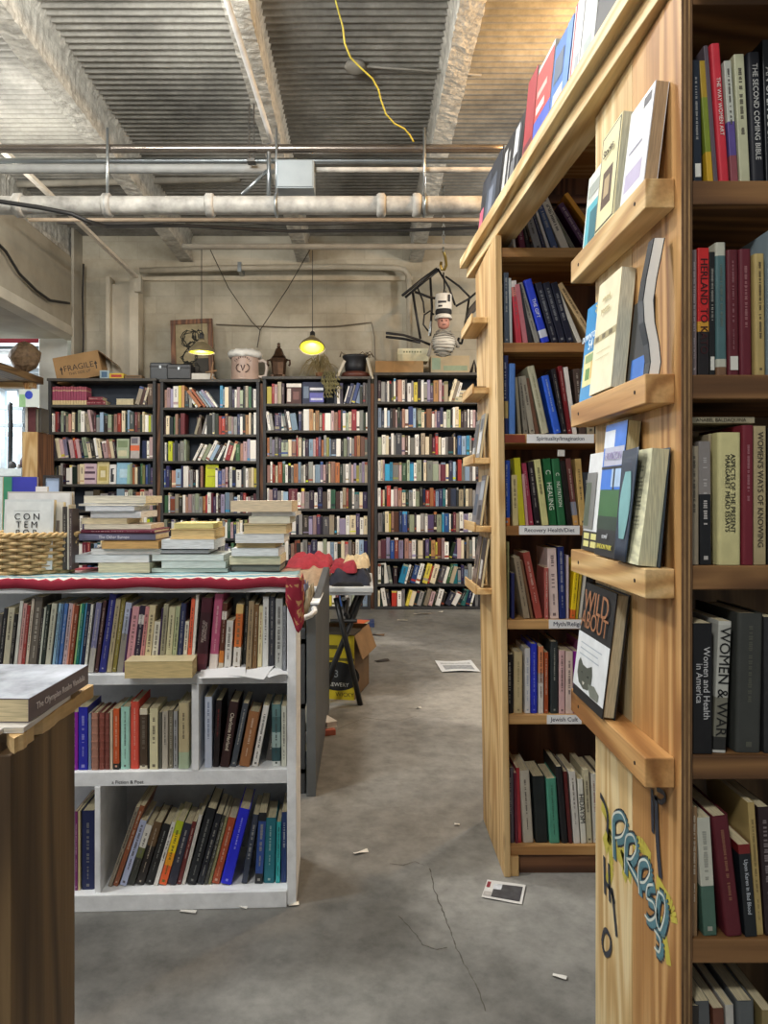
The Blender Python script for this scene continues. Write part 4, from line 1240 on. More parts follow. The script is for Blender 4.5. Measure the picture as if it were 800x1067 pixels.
# doll with white hat
YD = 7.25
c = P(462, 373, YD); u = YD / F
t = thing('hanging_doll', 'white hatted doll with round ribbed white body hanging beside the bicycle frames', 'doll', c)
def L_(prof): return [(r * u, z * u) for r, z in prof]
white_ = plain('dedad0', 0.7, 0.1)
bd = MB()
pr = []
for k in range(27):
    a = math.pi * k / 26
    pr.append((11.0 * max(0.0, math.sin(a)) ** 0.8 * (1.0 + 0.14 * (k % 2)) + 0.3, 1 + 29 * k / 26))
bd.lathe(L_(pr), c, 20)
put('doll_body', bd, plain('c9c6bc', 0.8, 0.12), t, smooth=True)
rg = MB()
for k in range(9):
    zz = 3.5 + 3 * k
    a = math.acos(max(-1, min(1, 1 - 2 * (zz - 1) / 29)))
    rr_ = (11.0 * math.sin(a) ** 0.8 + 0.7) * u
    rg.tube([c + Vector((rr_ * math.cos(b_), rr_ * math.sin(b_), zz * u + 0.004 * math.sin(b_ * 3 + k))) for b_ in [j * math.pi / 12 for j in range(25)]], 0.0062, 5, cap=False)
put('body_ribs', rg, plain('8f8b82', 0.8, 0.2, 20.0), t, smooth=True)
hd = MB().lathe(L_([(2, 30), (5.5, 32), (6.5, 36), (6, 40), (3, 43)]), c, 16)
put('doll_head', hd, plain('bb8676', 0.6, 0.08), t, smooth=True)
fc = MB()
for sx in (-2.4, 2.4): fc.lathe(L_([(0.1, -0.9), (0.9, 0), (0.1, 0.9)]), c + Vector((sx * u, -6.2 * u, 37.5 * u)), 8)
fc.box(c.x - 1.6 * u, c.x + 1.6 * u, c.y - 6.5 * u, c.y - 5.6 * u, c.z + 33.2 * u, c.z + 33.9 * u)
put('face_paint', fc, plain('2a1c1a', 0.6), t)
put('hat_brim', MB().lathe(L_([(8, 41), (9.5, 40), (8, 44), (7, 45)]), c, 18), white_, t, smooth=True)
put('hat_band', MB().lathe(L_([(7.6, 45), (8.6, 46), (8.6, 49), (8, 50)]), c, 18), plain('1e1d1f', 0.7), t, smooth=True)
put('hat_crown', MB().lathe(L_([(8.3, 50), (8.6, 51), (8.6, 65), (8.0, 66), (2, 66.5)]), c, 18), white_, t, smooth=True)
put('hat_spots', MB().box(c.x - 6.5 * u, c.x + 2 * u, c.y - 8.9 * u, c.y - 7 * u, c.z + 55.5 * u, c.z + 57.5 * u).box(c.x - 6.2 * u, c.x - 2.2 * u, c.y - 8.9 * u, c.y - 6.4 * u, c.z + 51.5 * u, c.z + 53 * u).box(c.x + 3.8 * u, c.x + 6 * u, c.y - 8.8 * u, c.y - 5.5 * u, c.z + 57 * u, c.z + 64 * u), plain('26252a', 0.7), t)
for s_, pts in ((0, [(457, 345), (450, 358), (446, 371)]), (1, [(468, 346), (474, 354), (478, 362)])):
    put('doll_arm', MB().tube([P(x, y, YD - 0.02) for x, y in pts], 0.016, 8), plain('8f8a80', 0.7), t, smooth=True)
put('hanging_cord', MB().tube([c + Vector((0, 0, 66 * u)), P(463, 300, YD + 0.02), P(462, 284, 7.15)], 0.008, 6), iron, t)

# ================================================================== two pendant lamps
BULB = emit('f0e63a', 1.3)
for x, yb, y0, lab, tilt in ((210, 369, 258, 'dim domed pendant lamp on the left, hanging before the framed picture', 0), (325, 364, 258, 'domed pendant lamp on the right, its yellow mouth tipped toward us', 0.42)):
    d = 7.0
    c = P(x, yb - 1.5, d)
    t = thing('pendant_lamp', lab, 'lamp', c, 'pendant lamps over the tall bookcases')
    Mt = Matrix.Translation(c) @ Matrix.Rotation(-tilt, 4, 'X') @ Matrix.Translation(-c)
    sh = MB().lathe([(0.122, 0.0), (0.12, 0.012), (0.095, 0.05), (0.06, 0.085), (0.032, 0.105), (0.028, 0.125), (0.022, 0.128), (0.056, 0.08), (0.09, 0.046), (0.114, 0.01)], c, 32, cap=False)
    sh.v = [Mt @ p for p in sh.v]
    put('lamp_shade', sh, plain('84785c', 0.45, 0.1, metal=0.3), t, smooth=True)
    ds = MB().lathe([(0.111, 0.0045), (0.06, 0.0), (0.002, -0.002)], c, 28); ds.v = [Mt @ p for p in ds.v]
    put('glowing_diffuser', ds, BULB, t, smooth=True)
    sk = MB().lathe([(0.02, 0.12), (0.024, 0.13), (0.024, 0.17), (0.012, 0.185)], c, 12); sk.v = [Mt @ p for p in sk.v]
    put('lamp_socket', sk, plain('201e1c', 0.5), t, smooth=True)
    top = Mt @ (c + Vector((0, 0, 0.18)))
    put('lamp_cord', MB().tube([top, Vector((top.x, top.y, PZ(y0, d)))], 0.004, 6), plain('2a2824', 0.6), t)
cable('thin dark wires forming a Y on the back wall above the giant mug', [(218, 258, 7.9), (238, 300, 8.15), (262, 335, 8.26), (271, 344, 8.27), (268, 362, 8.27)], 0.005, '3a352d')
cable('thin dark wire slanting from the pipe down to the Y of wires', [(323, 260, 7.1), (300, 300, 7.6), (271, 344, 8.26)], 0.005, '3a352d')
# ================================================================== low white bookcase, left
FW = Front(-0.2, 2.187, math.radians(2.5))
chip = plain('eceef0', 0.55, 0.1, 14.0, bump=0.12, bscale=50)
grime = plain('dcdfe2', 0.6, 0.14, 10.0, bump=0.12, bscale=50)
ZS1, ZS2, ZB, ZTOP = 0.677, 0.397, 0.045, 0.934
wc = thing('low_white_bookcase', 'low white painted bookcase with a red cloth along its top', 'bookcase', FW.pt(-0.5, 0.15, 0))
DW = 0.29


def wpart(name, boxes, mat=chip, bevel=0.002):
    mb = MB()
    for b in boxes: FW.box(mb, *b)
    return put(name, mb, mat, wc, bevel=bevel)


a = FW.s_of(299, 0)
wpart('side_panel', [(a, 0.0, 0, DW, 0, ZTOP)])
wpart('side_panel', [(-1.27, -1.24, 0, DW, 0, ZTOP)])
wpart('top_board', [(-1.27, 0.0, -0.004, DW, ZTOP, ZTOP + 0.02)])
wpart('back_panel', [(-1.24, a, DW - 0.012, DW - 0.001, 0.01, ZTOP)], grime)
wpart('face_rail', [(-1.24, a, 0.0, 0.018, ZTOP - 0.02, ZTOP)])
wpart('shelf', [(-1.24, a, 0.004, DW - 0.012, ZS1 - 0.03, ZS1)], grime)
wpart('shelf', [(-1.24, a, 0.002, DW - 0.012, ZS2 - 0.042, ZS2)])
wpart('shelf', [(-1.24, a, 0.0, DW - 0.012, 0.02, ZB)])
wpart('kick_board', [(-1.24, a, -0.012, 0.004, 0.0, 0.048)])
d1a, d1b = FW.s_of(199.5), FW.s_of(207)
wpart('divider', [(d1a, d1b, 0.0, DW - 0.012, ZS2, ZS1 - 0.03)])
d2a, d2b = FW.s_of(98.5), FW.s_of(104.5)
wpart('divider', [(d2a, d2b, 0.0, DW - 0.012, ZB, ZS2 - 0.042)])
wpart('divider', [(-0.95, -0.93, 0.0, DW - 0.012, ZS2, ZS1 - 0.03)])
Ml = FW.M(FW.s_of(133), -0.0005, ZS2 - 0.03)
text('shelf_writing', 'a Fiction & Poet', 0.014, Ml @ axes((0, 0, 0), (1, 0, 0), (0, 0, 1), (0, -1, 0)), '202028', wc, local=False)

G = 'books on the low white bookcase'
TOPROW = '''
-9 -3.5 640 .1 5a5650 grey
-3 .6 634 .1 2c2c30 black_speckled hard=0
.9 8 633.5 .1 c9c2a8 beige
8.3 12 640 .1 1f1d1c black
12.5 16.2 626 .1 d6d6cc white nm=1
16.6 20.8 629 .1 cfa09a pink
21 24.3 631 .1 a03a36 red
24.6 27.8 624 .1 d8cbb8 pale_beige
28 36.2 622 .1 6a6258 grey-brown b=.004
36.4 39 634 .1 2d2926 black
39.2 41.2 633 .1 c9cfc0 white nm=1
41.4 45 630 .1 27332c dark_green
45.2 51.2 629 .11 c4c4b0 off-white
51.5 52.8 640 .11 1d1d20 black nm=1
53 55.8 629 .11 93b8cf pale_blue
56 58.4 629.5 .11 5f86b0 blue-grey
58.7 62.5 629 .11 4c74b4 blue
63 67.4 629 .11 cbb4b8 pale_pink
67.6 69.5 630 .11 e29a80 salmon nm=1
69.7 74.2 631 .11 8c4428 brown
75 77 630 .11 a6d08c pale_green nm=1
77.2 80.4 629 .11 0f7468 teal
80.6 82.4 629 .11 5aa2cc light_blue nm=1
82.6 86.4 629 .11 1c2442 navy
86.7 89.4 630 .11 e0e0d6 white
91 97 628 .12 84828e grey-lavender seg=.35:b4b0a8,1:77769a
98 101.7 626 .12 4c3030 dark_brown
102 110 619 .14 25297a indigo hard=1 b=-.004
110.5 115.8 624 .13 b3a684 khaki
116 120.4 623 .13 857a3a olive
120.8 127.6 628 .13 9a958a grey seg=.55:8f8a80,.8:a9b0c4,1:b8c0d8 tc=3a3a3a
127.8 129 634 .12 4a2a5c purple nm=1
129.3 137 632 .12 d39aa2 pink
137.3 143.4 631 .12 2b2038 dark_purple seg=.72:2b2038,.86:dcd6d0,1:2b2038
143.8 148.3 632 .11 cb898a rose
148.6 155.3 631 .1 d9caa2 cream
155.6 162.4 648 .09 dad6c6 cream
162.8 164.4 634 .08 3c2a52 purple nm=1
164.6 170 630 .08 9b9780 grey-green
170.4 177.2 633 .08 cbc6a2 cream
177.5 182.3 632 .08 b2ba92 pale_green
182.6 188.4 629 .08 2b3358 navy hard=1
188.9 193.3 648 .07 e3dccc off-white
193.6 197.9 624 .07 e8694a coral_red
198.2 201.4 620 .07 ebe6dc white nm=1
203 214.6 622.5 .09 4a1a28 maroon hard=1 t=DICTIONARY|OF_LITERATURE tc=c9b9b0 seg=.1:4a1a28,.24:5a2630,.8:38161f,1:4a1a28 b=-.006
216.6 226 619 .08 b9587a rose seg=.22:e2d6cc,1:b9587a
226.6 231.8 629 .07 5c3020 dark_brown seg=.12:d0c4b0,.3:c87830,.76:5c3020,.88:e0dad0,1:5c3020
232.6 239.8 647 .06 dad6ce white
241.8 249.4 630 .06 cf6f36 orange seg=.36:dcd6cc,.86:cf6f36,1:d8b878
250 255 614 .05 2f302c black b=.03
255.4 261.4 627 .05 a08a6a khaki
262 267 630 .04 7b5b38 brown
267.6 272.3 632 .03 e1d6ac cream tc=8a3a30
273 279.2 622 .01 dededa white
279.6 285.4 622 .01 3a3b42 dark_grey
286.2 293.8 624 .01 b9bab6 light_grey
294 297.6 632 0 93959a grey
'''
shelf_row(FW, ZS1, 0.028, TOPROW, ', top shelf, low white bookcase', G, 'right', depth=0.25)
MIDL = '''
71 80.6 743 0 8c1fa2 purple
81 91 737.5 0 2327a6 royal_blue tc=d8d8f0
91.3 94.2 744 .0 7d92ac blue-grey nm=1
94.6 101.8 743.5 0 a97a68 light_brown rings=7 hard=1 nm=1
102.4 108.2 743.5 0 8a4c40 red-brown rings=7 hard=1 nm=1
108.6 113.6 744 0 7b4238 dark_red-brown rings=7 hard=1 nm=1
114 117 741 0 cbbca4 beige nm=1
117.4 123.8 739 0 c9582a burnt_orange seg=.1:1d1a1a,1:c9582a
124.6 134.6 737.5 0 a6d8c8 mint hard=1
135 144.2 732 0 d9503e red hard=1
145 153.2 739 0 4c3c2e brown_patterned seg=.06:d8cfb8,.9:4c3c2e,1:d8cfb8
153.6 155.2 745 0 242220 black nm=1
155.6 164.4 738 0 d9d1aa cream
164.8 168 743 0 5b5a50 dark_grey nm=1
168.3 174.5 742 0 b9b1a2 grey-beige
174.8 179.8 741 0 77705f grey-brown
180.2 184.4 742 0 a9aaab grey
185.4 196.5 733 0 c9ba92 beige seg=.25:b8c8a8,.4:c9ba92,1:c9ba92 hard=1
'''
shelf_row(FW, ZS2, 0.014, MIDL, ', middle left bay, low white bookcase', G, 'right', depth=0.25)
MIDR = '''
213 220.6 726.6 0 c9d2e4 pale_blue tc=4a5a80
221.4 227.4 730 .05 221a1c black tc=b03a34
228.4 238.4 731 .15 351a18 brown-black t=Charlotte_Herland tc=e8dcc8 hard=1
239.4 245.6 733 .2 4a5058 slate_grey
248 259.6 741 .19 a16c42 brown
262 268.4 735 .19 e9e6e0 white tc=1c1c1c
275 281.6 741 .16 55504c dark_grey b=.05
282.6 292.4 735 0 668a8a teal-patterned seg=.08:d8dcd8,.3:35555a,.55:a9c0bc,.8:4a6e70,1:668a8a
293 298.4 736 0 dadaca cream
'''
shelf_row(FW, ZS2, 0.02, MIDR, ', middle right bay, low white bookcase', G, 'right', depth=0.25)
BOTL = '''
77.5 80.5 846 0 7d2f6c purple
80.8 83.2 846 0 c9b98e beige nm=1
83.8 97.8 846 0 1b2552 navy hard=1 tc=b9b08a
'''
shelf_row(FW, ZB, 0.02, BOTL, ', bottom left bay, low white bookcase', G, 'right', depth=0.25)
BOTR = '''
111.6 116 841 .35 8c8272 grey
116.6 122 840 .34 8c5132 brown
123.4 130.8 855 .32 b3bad6 lavender
131.2 138.8 860 .31 33342c dark_green seg=.45:33342c,.62:6a7040,1:dedbd2
139.4 149 857 .3 2c2018 dark_brown seg=.62:201a16,1:6a5236
149.4 158.8 859 .3 191919 black tc=d8d8d4
159.2 163.8 857 .29 e2ded6 white
164.4 172.8 855.5 .28 f0c51f yellow seg=.3:e8602a,.5:f0a020,.8:f0d020,1:b9c830
173.2 183 858 .27 2b2c3c slate
183.4 188 857 .25 6c2a28 maroon
188.4 192.4 850 .25 cac6be grey-white nm=1
193.2 204 842 .27 11151a black tc=c8c8c0
204.6 211.6 848 .27 181c25 blue-black
212 216 850 .27 3d3d36 grey_chequered tc=e0e0d8
216.2 219.4 852 .26 7c7a52 olive
219.6 227.8 852 .26 a94a28 rust
229 241 841.5 .25 1a22d2 bright_blue hard=1 tc=e8e8ff b=-.008
251 257.2 849 .17 2f3749 slate_blue
265 273.2 847 .06 2b4b90 blue seg=.14:15181c,.88:2b4b90,1:15181c
274 285.8 853 .03 1a6c7a teal hard=1
286.8 291.4 857 .02 2fa2a2 turquoise
292.4 298.2 847 .01 1c3668 navy
'''
shelf_row(FW, ZB, 0.036, BOTR, ', bottom right bay, low white bookcase', G, 'right', depth=0.25)

# lying paperback and loose papers on the edge of the upper shelf
lie(130, 200, 692.5, 714, 2.12, 0.12, 'cdbf98', 'cream-paged paperback lying on the upper shelf edge, low white bookcase', z=ZS1 + 0.002, zt=ZS1 + 0.05, pages='d6bf88', hard=False, yaw=math.radians(2.5))
rp = random.Random(4)


def sheet(name, label, M, w, h, col, curl=0.01, cat='paper', th=0.0006, prints=()):
    mb = MB()
    ph = rp.uniform(0, 6)
    f = lambda u, v: M @ Vector(((u - 0.5) * w, (v - 0.5) * h, curl * (math.sin(u * 4 + ph) * math.cos(v * 3 + ph) * 0.5 + 0.5)))
    g = lambda u, v: f(u, v) + Vector((0, 0, th))
    mb.grid(f, 6, 6); mb.grid(g, 6, 6)
    n = 7
    rim = [i * n for i in range(7)] + [6 * n + j for j in range(1, 7)] + [i * n + 6 for i in range(5, -1, -1)] + [j for j in range(5, 0, -1)]
    for i in range(len(rim)):
        p, q = rim[i], rim[(i + 1) % len(rim)]
        mb.f.append((p, q, q + 49, p + 49)); mb.mi.append(0)
    if prints:
        t = thing(name, label, cat, M.translation)
        put('sheet', mb, plain(col, 0.7, 0.04), t)
        for i, (pn, u0, u1, v0, v1, c) in enumerate(prints):
            pm = MB().grid(lambda u, v: f(u0 + (u1 - u0) * u, v0 + (v1 - v0) * v) + Vector((0, 0, th + 0.0004 + 0.0003 * i)), 5, 5)
            put(pn, pm, plain(c, 0.6, 0.25, 40.0), t)
        return t
    return tag(put(name, mb, plain(col, 0.7, 0.04)), label, cat)


for px, wd, dp, yw, lab in ((232, 0.13, 0.1, 0.1, 'white leaflet on the upper shelf edge under the rose-pink book'), (262, 0.11, 0.1, -0.25, 'white leaflet hanging over the shelf edge beside another, nearer the right end'),
                            (284, 0.06, 0.08, 0.5, 'small white slip at the right end of the upper shelf')):
    sheet('leaflet', lab, FW.M(FW.s_of(px), 0.004, ZS1 + 0.002) @ Matrix.Rotation(yw, 4, 'Z') @ Matrix.Rotation(0.12, 4, 'X'), wd, dp, 'dfe0e2', 0.008)

# red patterned cloth laid on the top, hanging over the front edge and the right end
m, nt, bs = new_mat('red_woven_cloth')
tc = N(nt, 'ShaderNodeUVMap')
sp = N(nt, 'ShaderNodeSeparateXYZ'); nt.links.new(tc.outputs[0], sp.inputs[0])
wv = N(nt, 'ShaderNodeTexWave', Scale=1.0, Distortion=0.0, wave_profile='TRI'); wv.inputs['Scale'].default_value = 11.0
nt.links.new(tc.outputs[0], wv.inputs['Vector'])
ml = N(nt, 'ShaderNodeMath', operation='MULTIPLY'); ml.inputs[1].default_value = 0.035; nt.links.new(wv.outputs['Fac'], ml.inputs[0])
ad = N(nt, 'ShaderNodeMath', operation='ADD'); nt.links.new(sp.outputs['Y'], ad.inputs[0]); nt.links.new(ml.outputs[0], ad.inputs[1])
r = ramp(nt, [(0.0, '8e1f34'), (0.09, '9c2a3c'), (0.112, 'd8d0c4'), (0.15, '5f8a96'), (0.27, 'c9c2b4'), (0.33, '86a8ae'), (0.6, 'c8a8a0'), (0.8, '98323f')])
for e in r.color_ramp.elements: pass
r.color_ramp.interpolation = 'CONSTANT'
nt.links.new(ad.outputs[0], r.inputs[0]); nt.links.new(r.outputs[0], bs.inputs['Base Color']); bs.inputs['Roughness'].default_value = 0.9
cloth_m = m


def cloth(name, label, fn, nu, nv, mat, th=0.003, cat='cloth'):
    mb = MB().grid(fn, nu, nv)
    o = put(name, mb, mat, smooth=True)
    uv = o.data.uv_layers.new(name='UVMap')
    for li, lp in enumerate(o.data.loops):
        vi = lp.vertex_index
        uv.data[li].uv = (vi // (nv + 1) / nu, vi % (nv + 1) / nv)
    s = o.modifiers.new('thick', 'SOLIDIFY'); s.thickness = th; s.offset = 1
    return tag(o, label, cat)


def cfn(u, v):
    # u along the case, v from the hanging front hem over the top to the back
    L = 1.26
    a_ = -L + u * (L + 0.004)
    path = v * 0.34
    sag = 0.002 * math.sin(u * 46) + 0.0025 * math.sin(u * 17)
    drop = 0.028 + sag
    if path < drop: p, z = -0.008 - 0.003 * math.sin(u * 31), ZTOP + 0.022 - (drop - path)
    else: p, z = -0.008 + (path - drop), ZTOP + 0.0225 + 0.0015 * math.sin(u * 40 + v * 9)
    return FW.pt(a_, min(p, DW + 0.01), z)


cloth('woven_cloth', 'red woven cloth with pale zigzag border covering the low white bookcase', cfn, 120, 26, cloth_m, 0.002)


m, nt, bs = new_mat('red_tan_cloth')
tc = N(nt, 'ShaderNodeUVMap')
no = N(nt, 'ShaderNodeTexNoise', Scale=5.0, Detail=3.0); nt.links.new(tc.outputs[0], no.inputs['Vector'])
r = ramp(nt, [(0.0, '8e1f34'), (0.5, '8e2436'), (0.56, 'b98a5c'), (0.66, 'a33a44')]); r.color_ramp.interpolation = 'CONSTANT'
nt.links.new(no.outputs['Fac'], r.inputs[0]); nt.links.new(r.outputs[0], bs.inputs['Base Color']); bs.inputs['Roughness'].default_value = 0.9
corner_m = m


def cfe(u, v):
    s_ = -0.03 + u * 0.15                      # runs along the front, round the corner, then back along the side
    rip = 0.004 * math.sin(u * 26 + v * 4) * v
    if s_ < 0.012: a_, b_ = s_ + 0.0, -0.013 + rip
    else: a_, b_ = 0.0125 + rip + 0.004 * v, -0.013 + (s_ - 0.012)
    L = 0.165 - 1.6 * abs(s_ - 0.005) ** 1.0 if s_ > 0.005 else 0.165 - 2.6 * abs(s_ - 0.005)
    z = ZTOP + 0.0245 - v * max(0.03, L)
    return FW.pt(a_, b_, z)


cloth('cloth_corner', 'folded red and tan cloth corner hanging down the white bookcase right end', cfe, 24, 20, corner_m, 0.003)

# ------------------------------------------------------------------ stacks on top
ZC = ZTOP + 0.0255


def stack(rows, base_d, where, group):
    rows = [r.split() for r in rows.strip().splitlines()]
    n = len(rows)
    d = base_d
    # work upward from the bottom so that every book rests on the one below
    z = ZC
    scale = d / F
    for i, r in enumerate(reversed(rows)):
        x0, x1, y0, y1 = [float(q) for q in r[:4]]
        col, cn = r[4], r[5].replace('_', ' ')
        o = dict(q.split('=', 1) for q in r[6:])
        th = max(0.007, (y1 - y0) * scale)
        dd = d + rp.uniform(-0.012, 0.012)
        k = n - i
        pos = 'topmost' if k == 1 else 'lowest' if k == n else ordinal(k) + ' from top'
        if 'p' in o: pos_d = dd
        lie(x0, x1, 0, 0, dd, float(o.get('dep', 0.17)), col, f'{cn} book lying {pos} in the {where}', spine='t' in o or 's' in o, group=group, yaw=rp.uniform(-0.03, 0.03) if 't' not in o else 0.0,
            title=o['t'].replace('_', ' ') if 't' in o else None, tc=o.get('tc'), pages=o.get('pg', 'e4dcc6'), hard=o.get('hard') == '1', z=z + 0.0006, zt=z + th)
        z += th + 0.0008


stack('''
87 152 518 526 e4dfd0 cream hard=0 pg=e6dfca
82 150 526 528 c9ccd0 thin_grey
89 140 528 533 dfe2e8 white pg=e4e6ea
94 147 533 540 e6e8ec white pg=e8e9ec
85 132 541.5 547.5 ded2b4 cream pg=ded0ae
88 157 548 553 e2d6c4 pinkish_cream pg=e4d8c2
84 161 553 557 6c2038 thin_maroon hard=1 s=1
82 162 557 564.5 6b6982 purple-grey t=The_Other_Europe tc=e8e6ee hard=1
106 165 564.5 572.5 c69a58 tan pg=cfa468
95 168 573 579 e2e2e0 white pg=e6e6e4
78 155 579 587 d6dade grey-white pg=e2e4e6
102 156 588 598 dcd2b4 cream pg=ddd2b2
''', 2.3, 'left stack by the basket', 'books in the left stack')
stack('''
181 222 548.5 554 e6d890 pale_yellow pg=e8da94
177 224 554 565 e6c890 yellow-cream pg=e9cc92 hard=1
168 223 565 574.6 e2e5e8 white pg=e6e8ea
167 218 574.6 580 16181c black-covered hard=1 pg=dfe2e4
158 233 580 586.6 dce4e0 pale_grey pg=dfe6e2
168 235 586.6 594 d3dcd4 pale_green pg=d9e0da
158 237 594 598 c8d4c8 thin_green-grey pg=ccd6cc
''', 2.3, 'short middle stack', 'books in the middle stack')
stack('''
240 304 519.5 531 e6d2b6 peach pg=e8d4b4
262 308 531.5 535.5 e3e5e4 thin_white pg=e6e7e6
259 302 535.5 543 dfdccb cream-white pg=e0dcc8
253 299 543.3 553.6 d8c49a tan pg=d9c498 hard=1
245 296 553.6 563 e2e4e6 white pg=e5e6e6
246 287 563 568 c8b080 brown-edged pg=cdb484
241 290 568 576 dfe3e6 white pg=e3e6e8
239 292 576 585 e7dfc0 cream pg=e8e0c0
240 292 585 592 3a3a36 dark pg=8a8a80 hard=1
''', 2.32, 'tall right stack', 'books in the right stack')

# ------------------------------------------------------------------ wicker basket
bk = thing('wicker_basket', 'oval tan wicker basket of books at the left end of white bookcase', 'basket', (-1.02, 2.31, ZC))
cx_, cy_, ra, rb_, zb_, hb = -1.142, 2.31, 0.235, 0.085, ZC, 0.118
wk = MB()
for k in range(12):
    z = zb_ + 0.005 + hb * k / 12
    fl_ = 1 + 0.07 * k / 12
    pts = []
    for j in range(145):
        a = 2 * math.pi * j / 144
        off = 0.006 * math.sin(a * 18 + math.pi * (k % 2))
        pts.append(Vector((cx_ + (ra * fl_ + off) * math.cos(a), cy_ + (rb_ * fl_ + off) * math.sin(a), z)))
    wk.tube(pts, 0.0056, 6, cap=False)
wick = plain('c9ac7a', 0.7, 0.3, 40)
put('weave', wk, wick, bk, smooth=True)
sk = MB()
for j in range(36):
    a = 2 * math.pi * (j + 0.5) / 36
    sk.tube([Vector((cx_ + ra * f * math.cos(a), cy_ + rb_ * f * math.sin(a), zb_ + z)) for f, z in ((1, 0.002), (1.07, hb))], 0.003, 5)
put('stakes', sk, plain('a98a58', 0.7, 0.15), bk)
rm = MB()
for ph in (0, math.pi):
    rm.tube([Vector((cx_ + (ra * 1.08 + 0.004 * math.cos(30 * a + ph)) * math.cos(a), cy_ + (rb_ * 1.08 + 0.004 * math.cos(30 * a + ph)) * math.sin(a), zb_ + hb + 0.004 * math.sin(30 * a + ph))) for a in [2 * math.pi * j / 240 for j in range(241)]], 0.0055, 6, cap=False)
put('rim', rm, plain('d2b078', 0.65, 0.15, 30), bk, smooth=True)
put('bottom', MB().lathe([(0.01, 0.003), (0.225, 0.003), (0.225, 0.007), (0.01, 0.007)], (cx_, cy_, zb_), 40, sy=0.36), wick, bk)
# books in the basket
zin = zb_ + 0.012
B0 = lambda x, y, yaw=0.0, tilt=0.0: Matrix.Translation((x, y, zin)) @ Matrix.Rotation(yaw, 4, 'Z') @ Matrix.Rotation(tilt, 4, 'X')
def fo_px(x0, x1, ytop, d, th, prints, lab, texts=(), tilt=-0.08, yaw=0.0, hard=False, z=None, cat='book'):
    w = PX(x1, d) - PX(x0, d)
    zz = zin if z is None else z
    h = (PZ(ytop, d) - zz) / math.cos(tilt)
    M = Matrix.Translation((PX((x0 + x1) / 2, d), d + th, zz)) @ Matrix.Rotation(yaw, 4, 'Z') @ Matrix.Rotation(tilt, 4, 'X')
    return face_out(M, w, h, th, prints[1:], prints[0], lab, texts=texts, hard=hard, cat=cat)
fo_px(2, 54, 521, 2.25, 0.02, ['d3d8d8', ('.05,.95,.03,.97', 'dde1df'), ('.2,.72,.835,.84', '7a8080')], 'pale grey catalogue with big black capitals in the wicker basket',
      texts=[('C O N', 0.47, 0.75, 0.027, '16181c'), ('T E M', 0.47, 0.635, 0.027, '16181c'), ('P O R', 0.47, 0.52, 0.027, '16181c'), ('A R Y', 0.47, 0.405, 0.027, '16181c')])
fo_px(6, 74, 512.5, 2.335, 0.02, ['b9b4ae', ('.03,.97,.03,.98', 'd8d8d8')], 'large white book at the back of the basket, behind the catalogue', hard=True, tilt=-0.03)
fo_px(52.5, 64, 523.5, 2.275, 0.02, ['d9d4c6', ('.3,.7,.55,.72', '7a7068'), ('.2,.8,.2,.28', 'a9a498')], 'slim cream book right of the big capitals catalogue in the basket')
for i, (x0, x1, yt, c, n_) in enumerate(((65, 69.6, 528, '3f3a36', 'dark brown'), (70, 71.6, 526, 'cfcabc', 'cream'), (72, 75, 530, '5a4c4c', 'grey-brown'))):
    d = 2.27
    w = PX(x1, d) - PX(x0, d)
    book(Matrix.Translation((PX((x0 + x1) / 2, d), d, zin)), w, PZ(yt, d) - zin, 0.055, c, f'thin {n_} book on edge near the right side of the basket')
# things standing behind the basket
zb2 = ZC
fo_px(2, 37, 497, 2.43, 0.012, ['2c3f9a', ('0,.25,0,1', '3f8a6a'), ('.05,.3,.1,.7', 'b9d050'), ('.3,1,.35,1', '3a3fa8'), ('.35,.95,.05,.3', '4a68c0'), ('.4,.75,.6,.8', 'd05a5a'), ('.4,.9,.35,.5', 'e0e4ec')],
      'blue and green picture book standing behind the wicker basket', z=zb2, tilt=-0.04)
fo_px(-18, 1, 497, 2.44, 0.012, ['d8e4e0', ('.1,.9,.1,.6', '7ab0a8')], 'pale green book at far left behind the basket', z=zb2, tilt=-0.04)
fo_px(35.5, 48, 507, 2.40, 0.01, ['e2dfdc', ('.1,.9,.1,.9', 'e9e5e4')], 'small white card standing before the little picture frame', z=zb2, tilt=-0.04)
d = 2.43
t = thing('photo_frame', 'small dark photo frame behind the basket, blue sky picture', 'frame', (PX(53, d), d, zb2))
w, h = (PX(62, d) - PX(43, d)), PZ(495, d) - zb2
Mf = Matrix.Translation((PX(52.5, d), d, zb2)) @ Matrix.Rotation(-0.06, 4, 'X')
fm = MB()
for q in ((-w / 2, w / 2, 0, 0.1), (-w / 2, w / 2, h - 0.008, h), (-w / 2, -w / 2 + 0.007, 0.1, h - 0.008), (w / 2 - 0.007, w / 2, 0.1, h - 0.008)): fm.box(q[0], q[1], -0.004, 0.008, q[2], q[3], 0, Mf)
put('frame_border', fm, plain('2b2624', 0.5), t)
put('photo', MB().box(-w / 2, w / 2, 0.001, 0.004, 0.1, h - 0.008, 0, Mf).box(-w / 2, w / 2, -0.0005, 0.001, 0.1, 0.117, 1, Mf), [plain('a9bcd8', 0.4), plain('b08a5c', 0.5)], t)

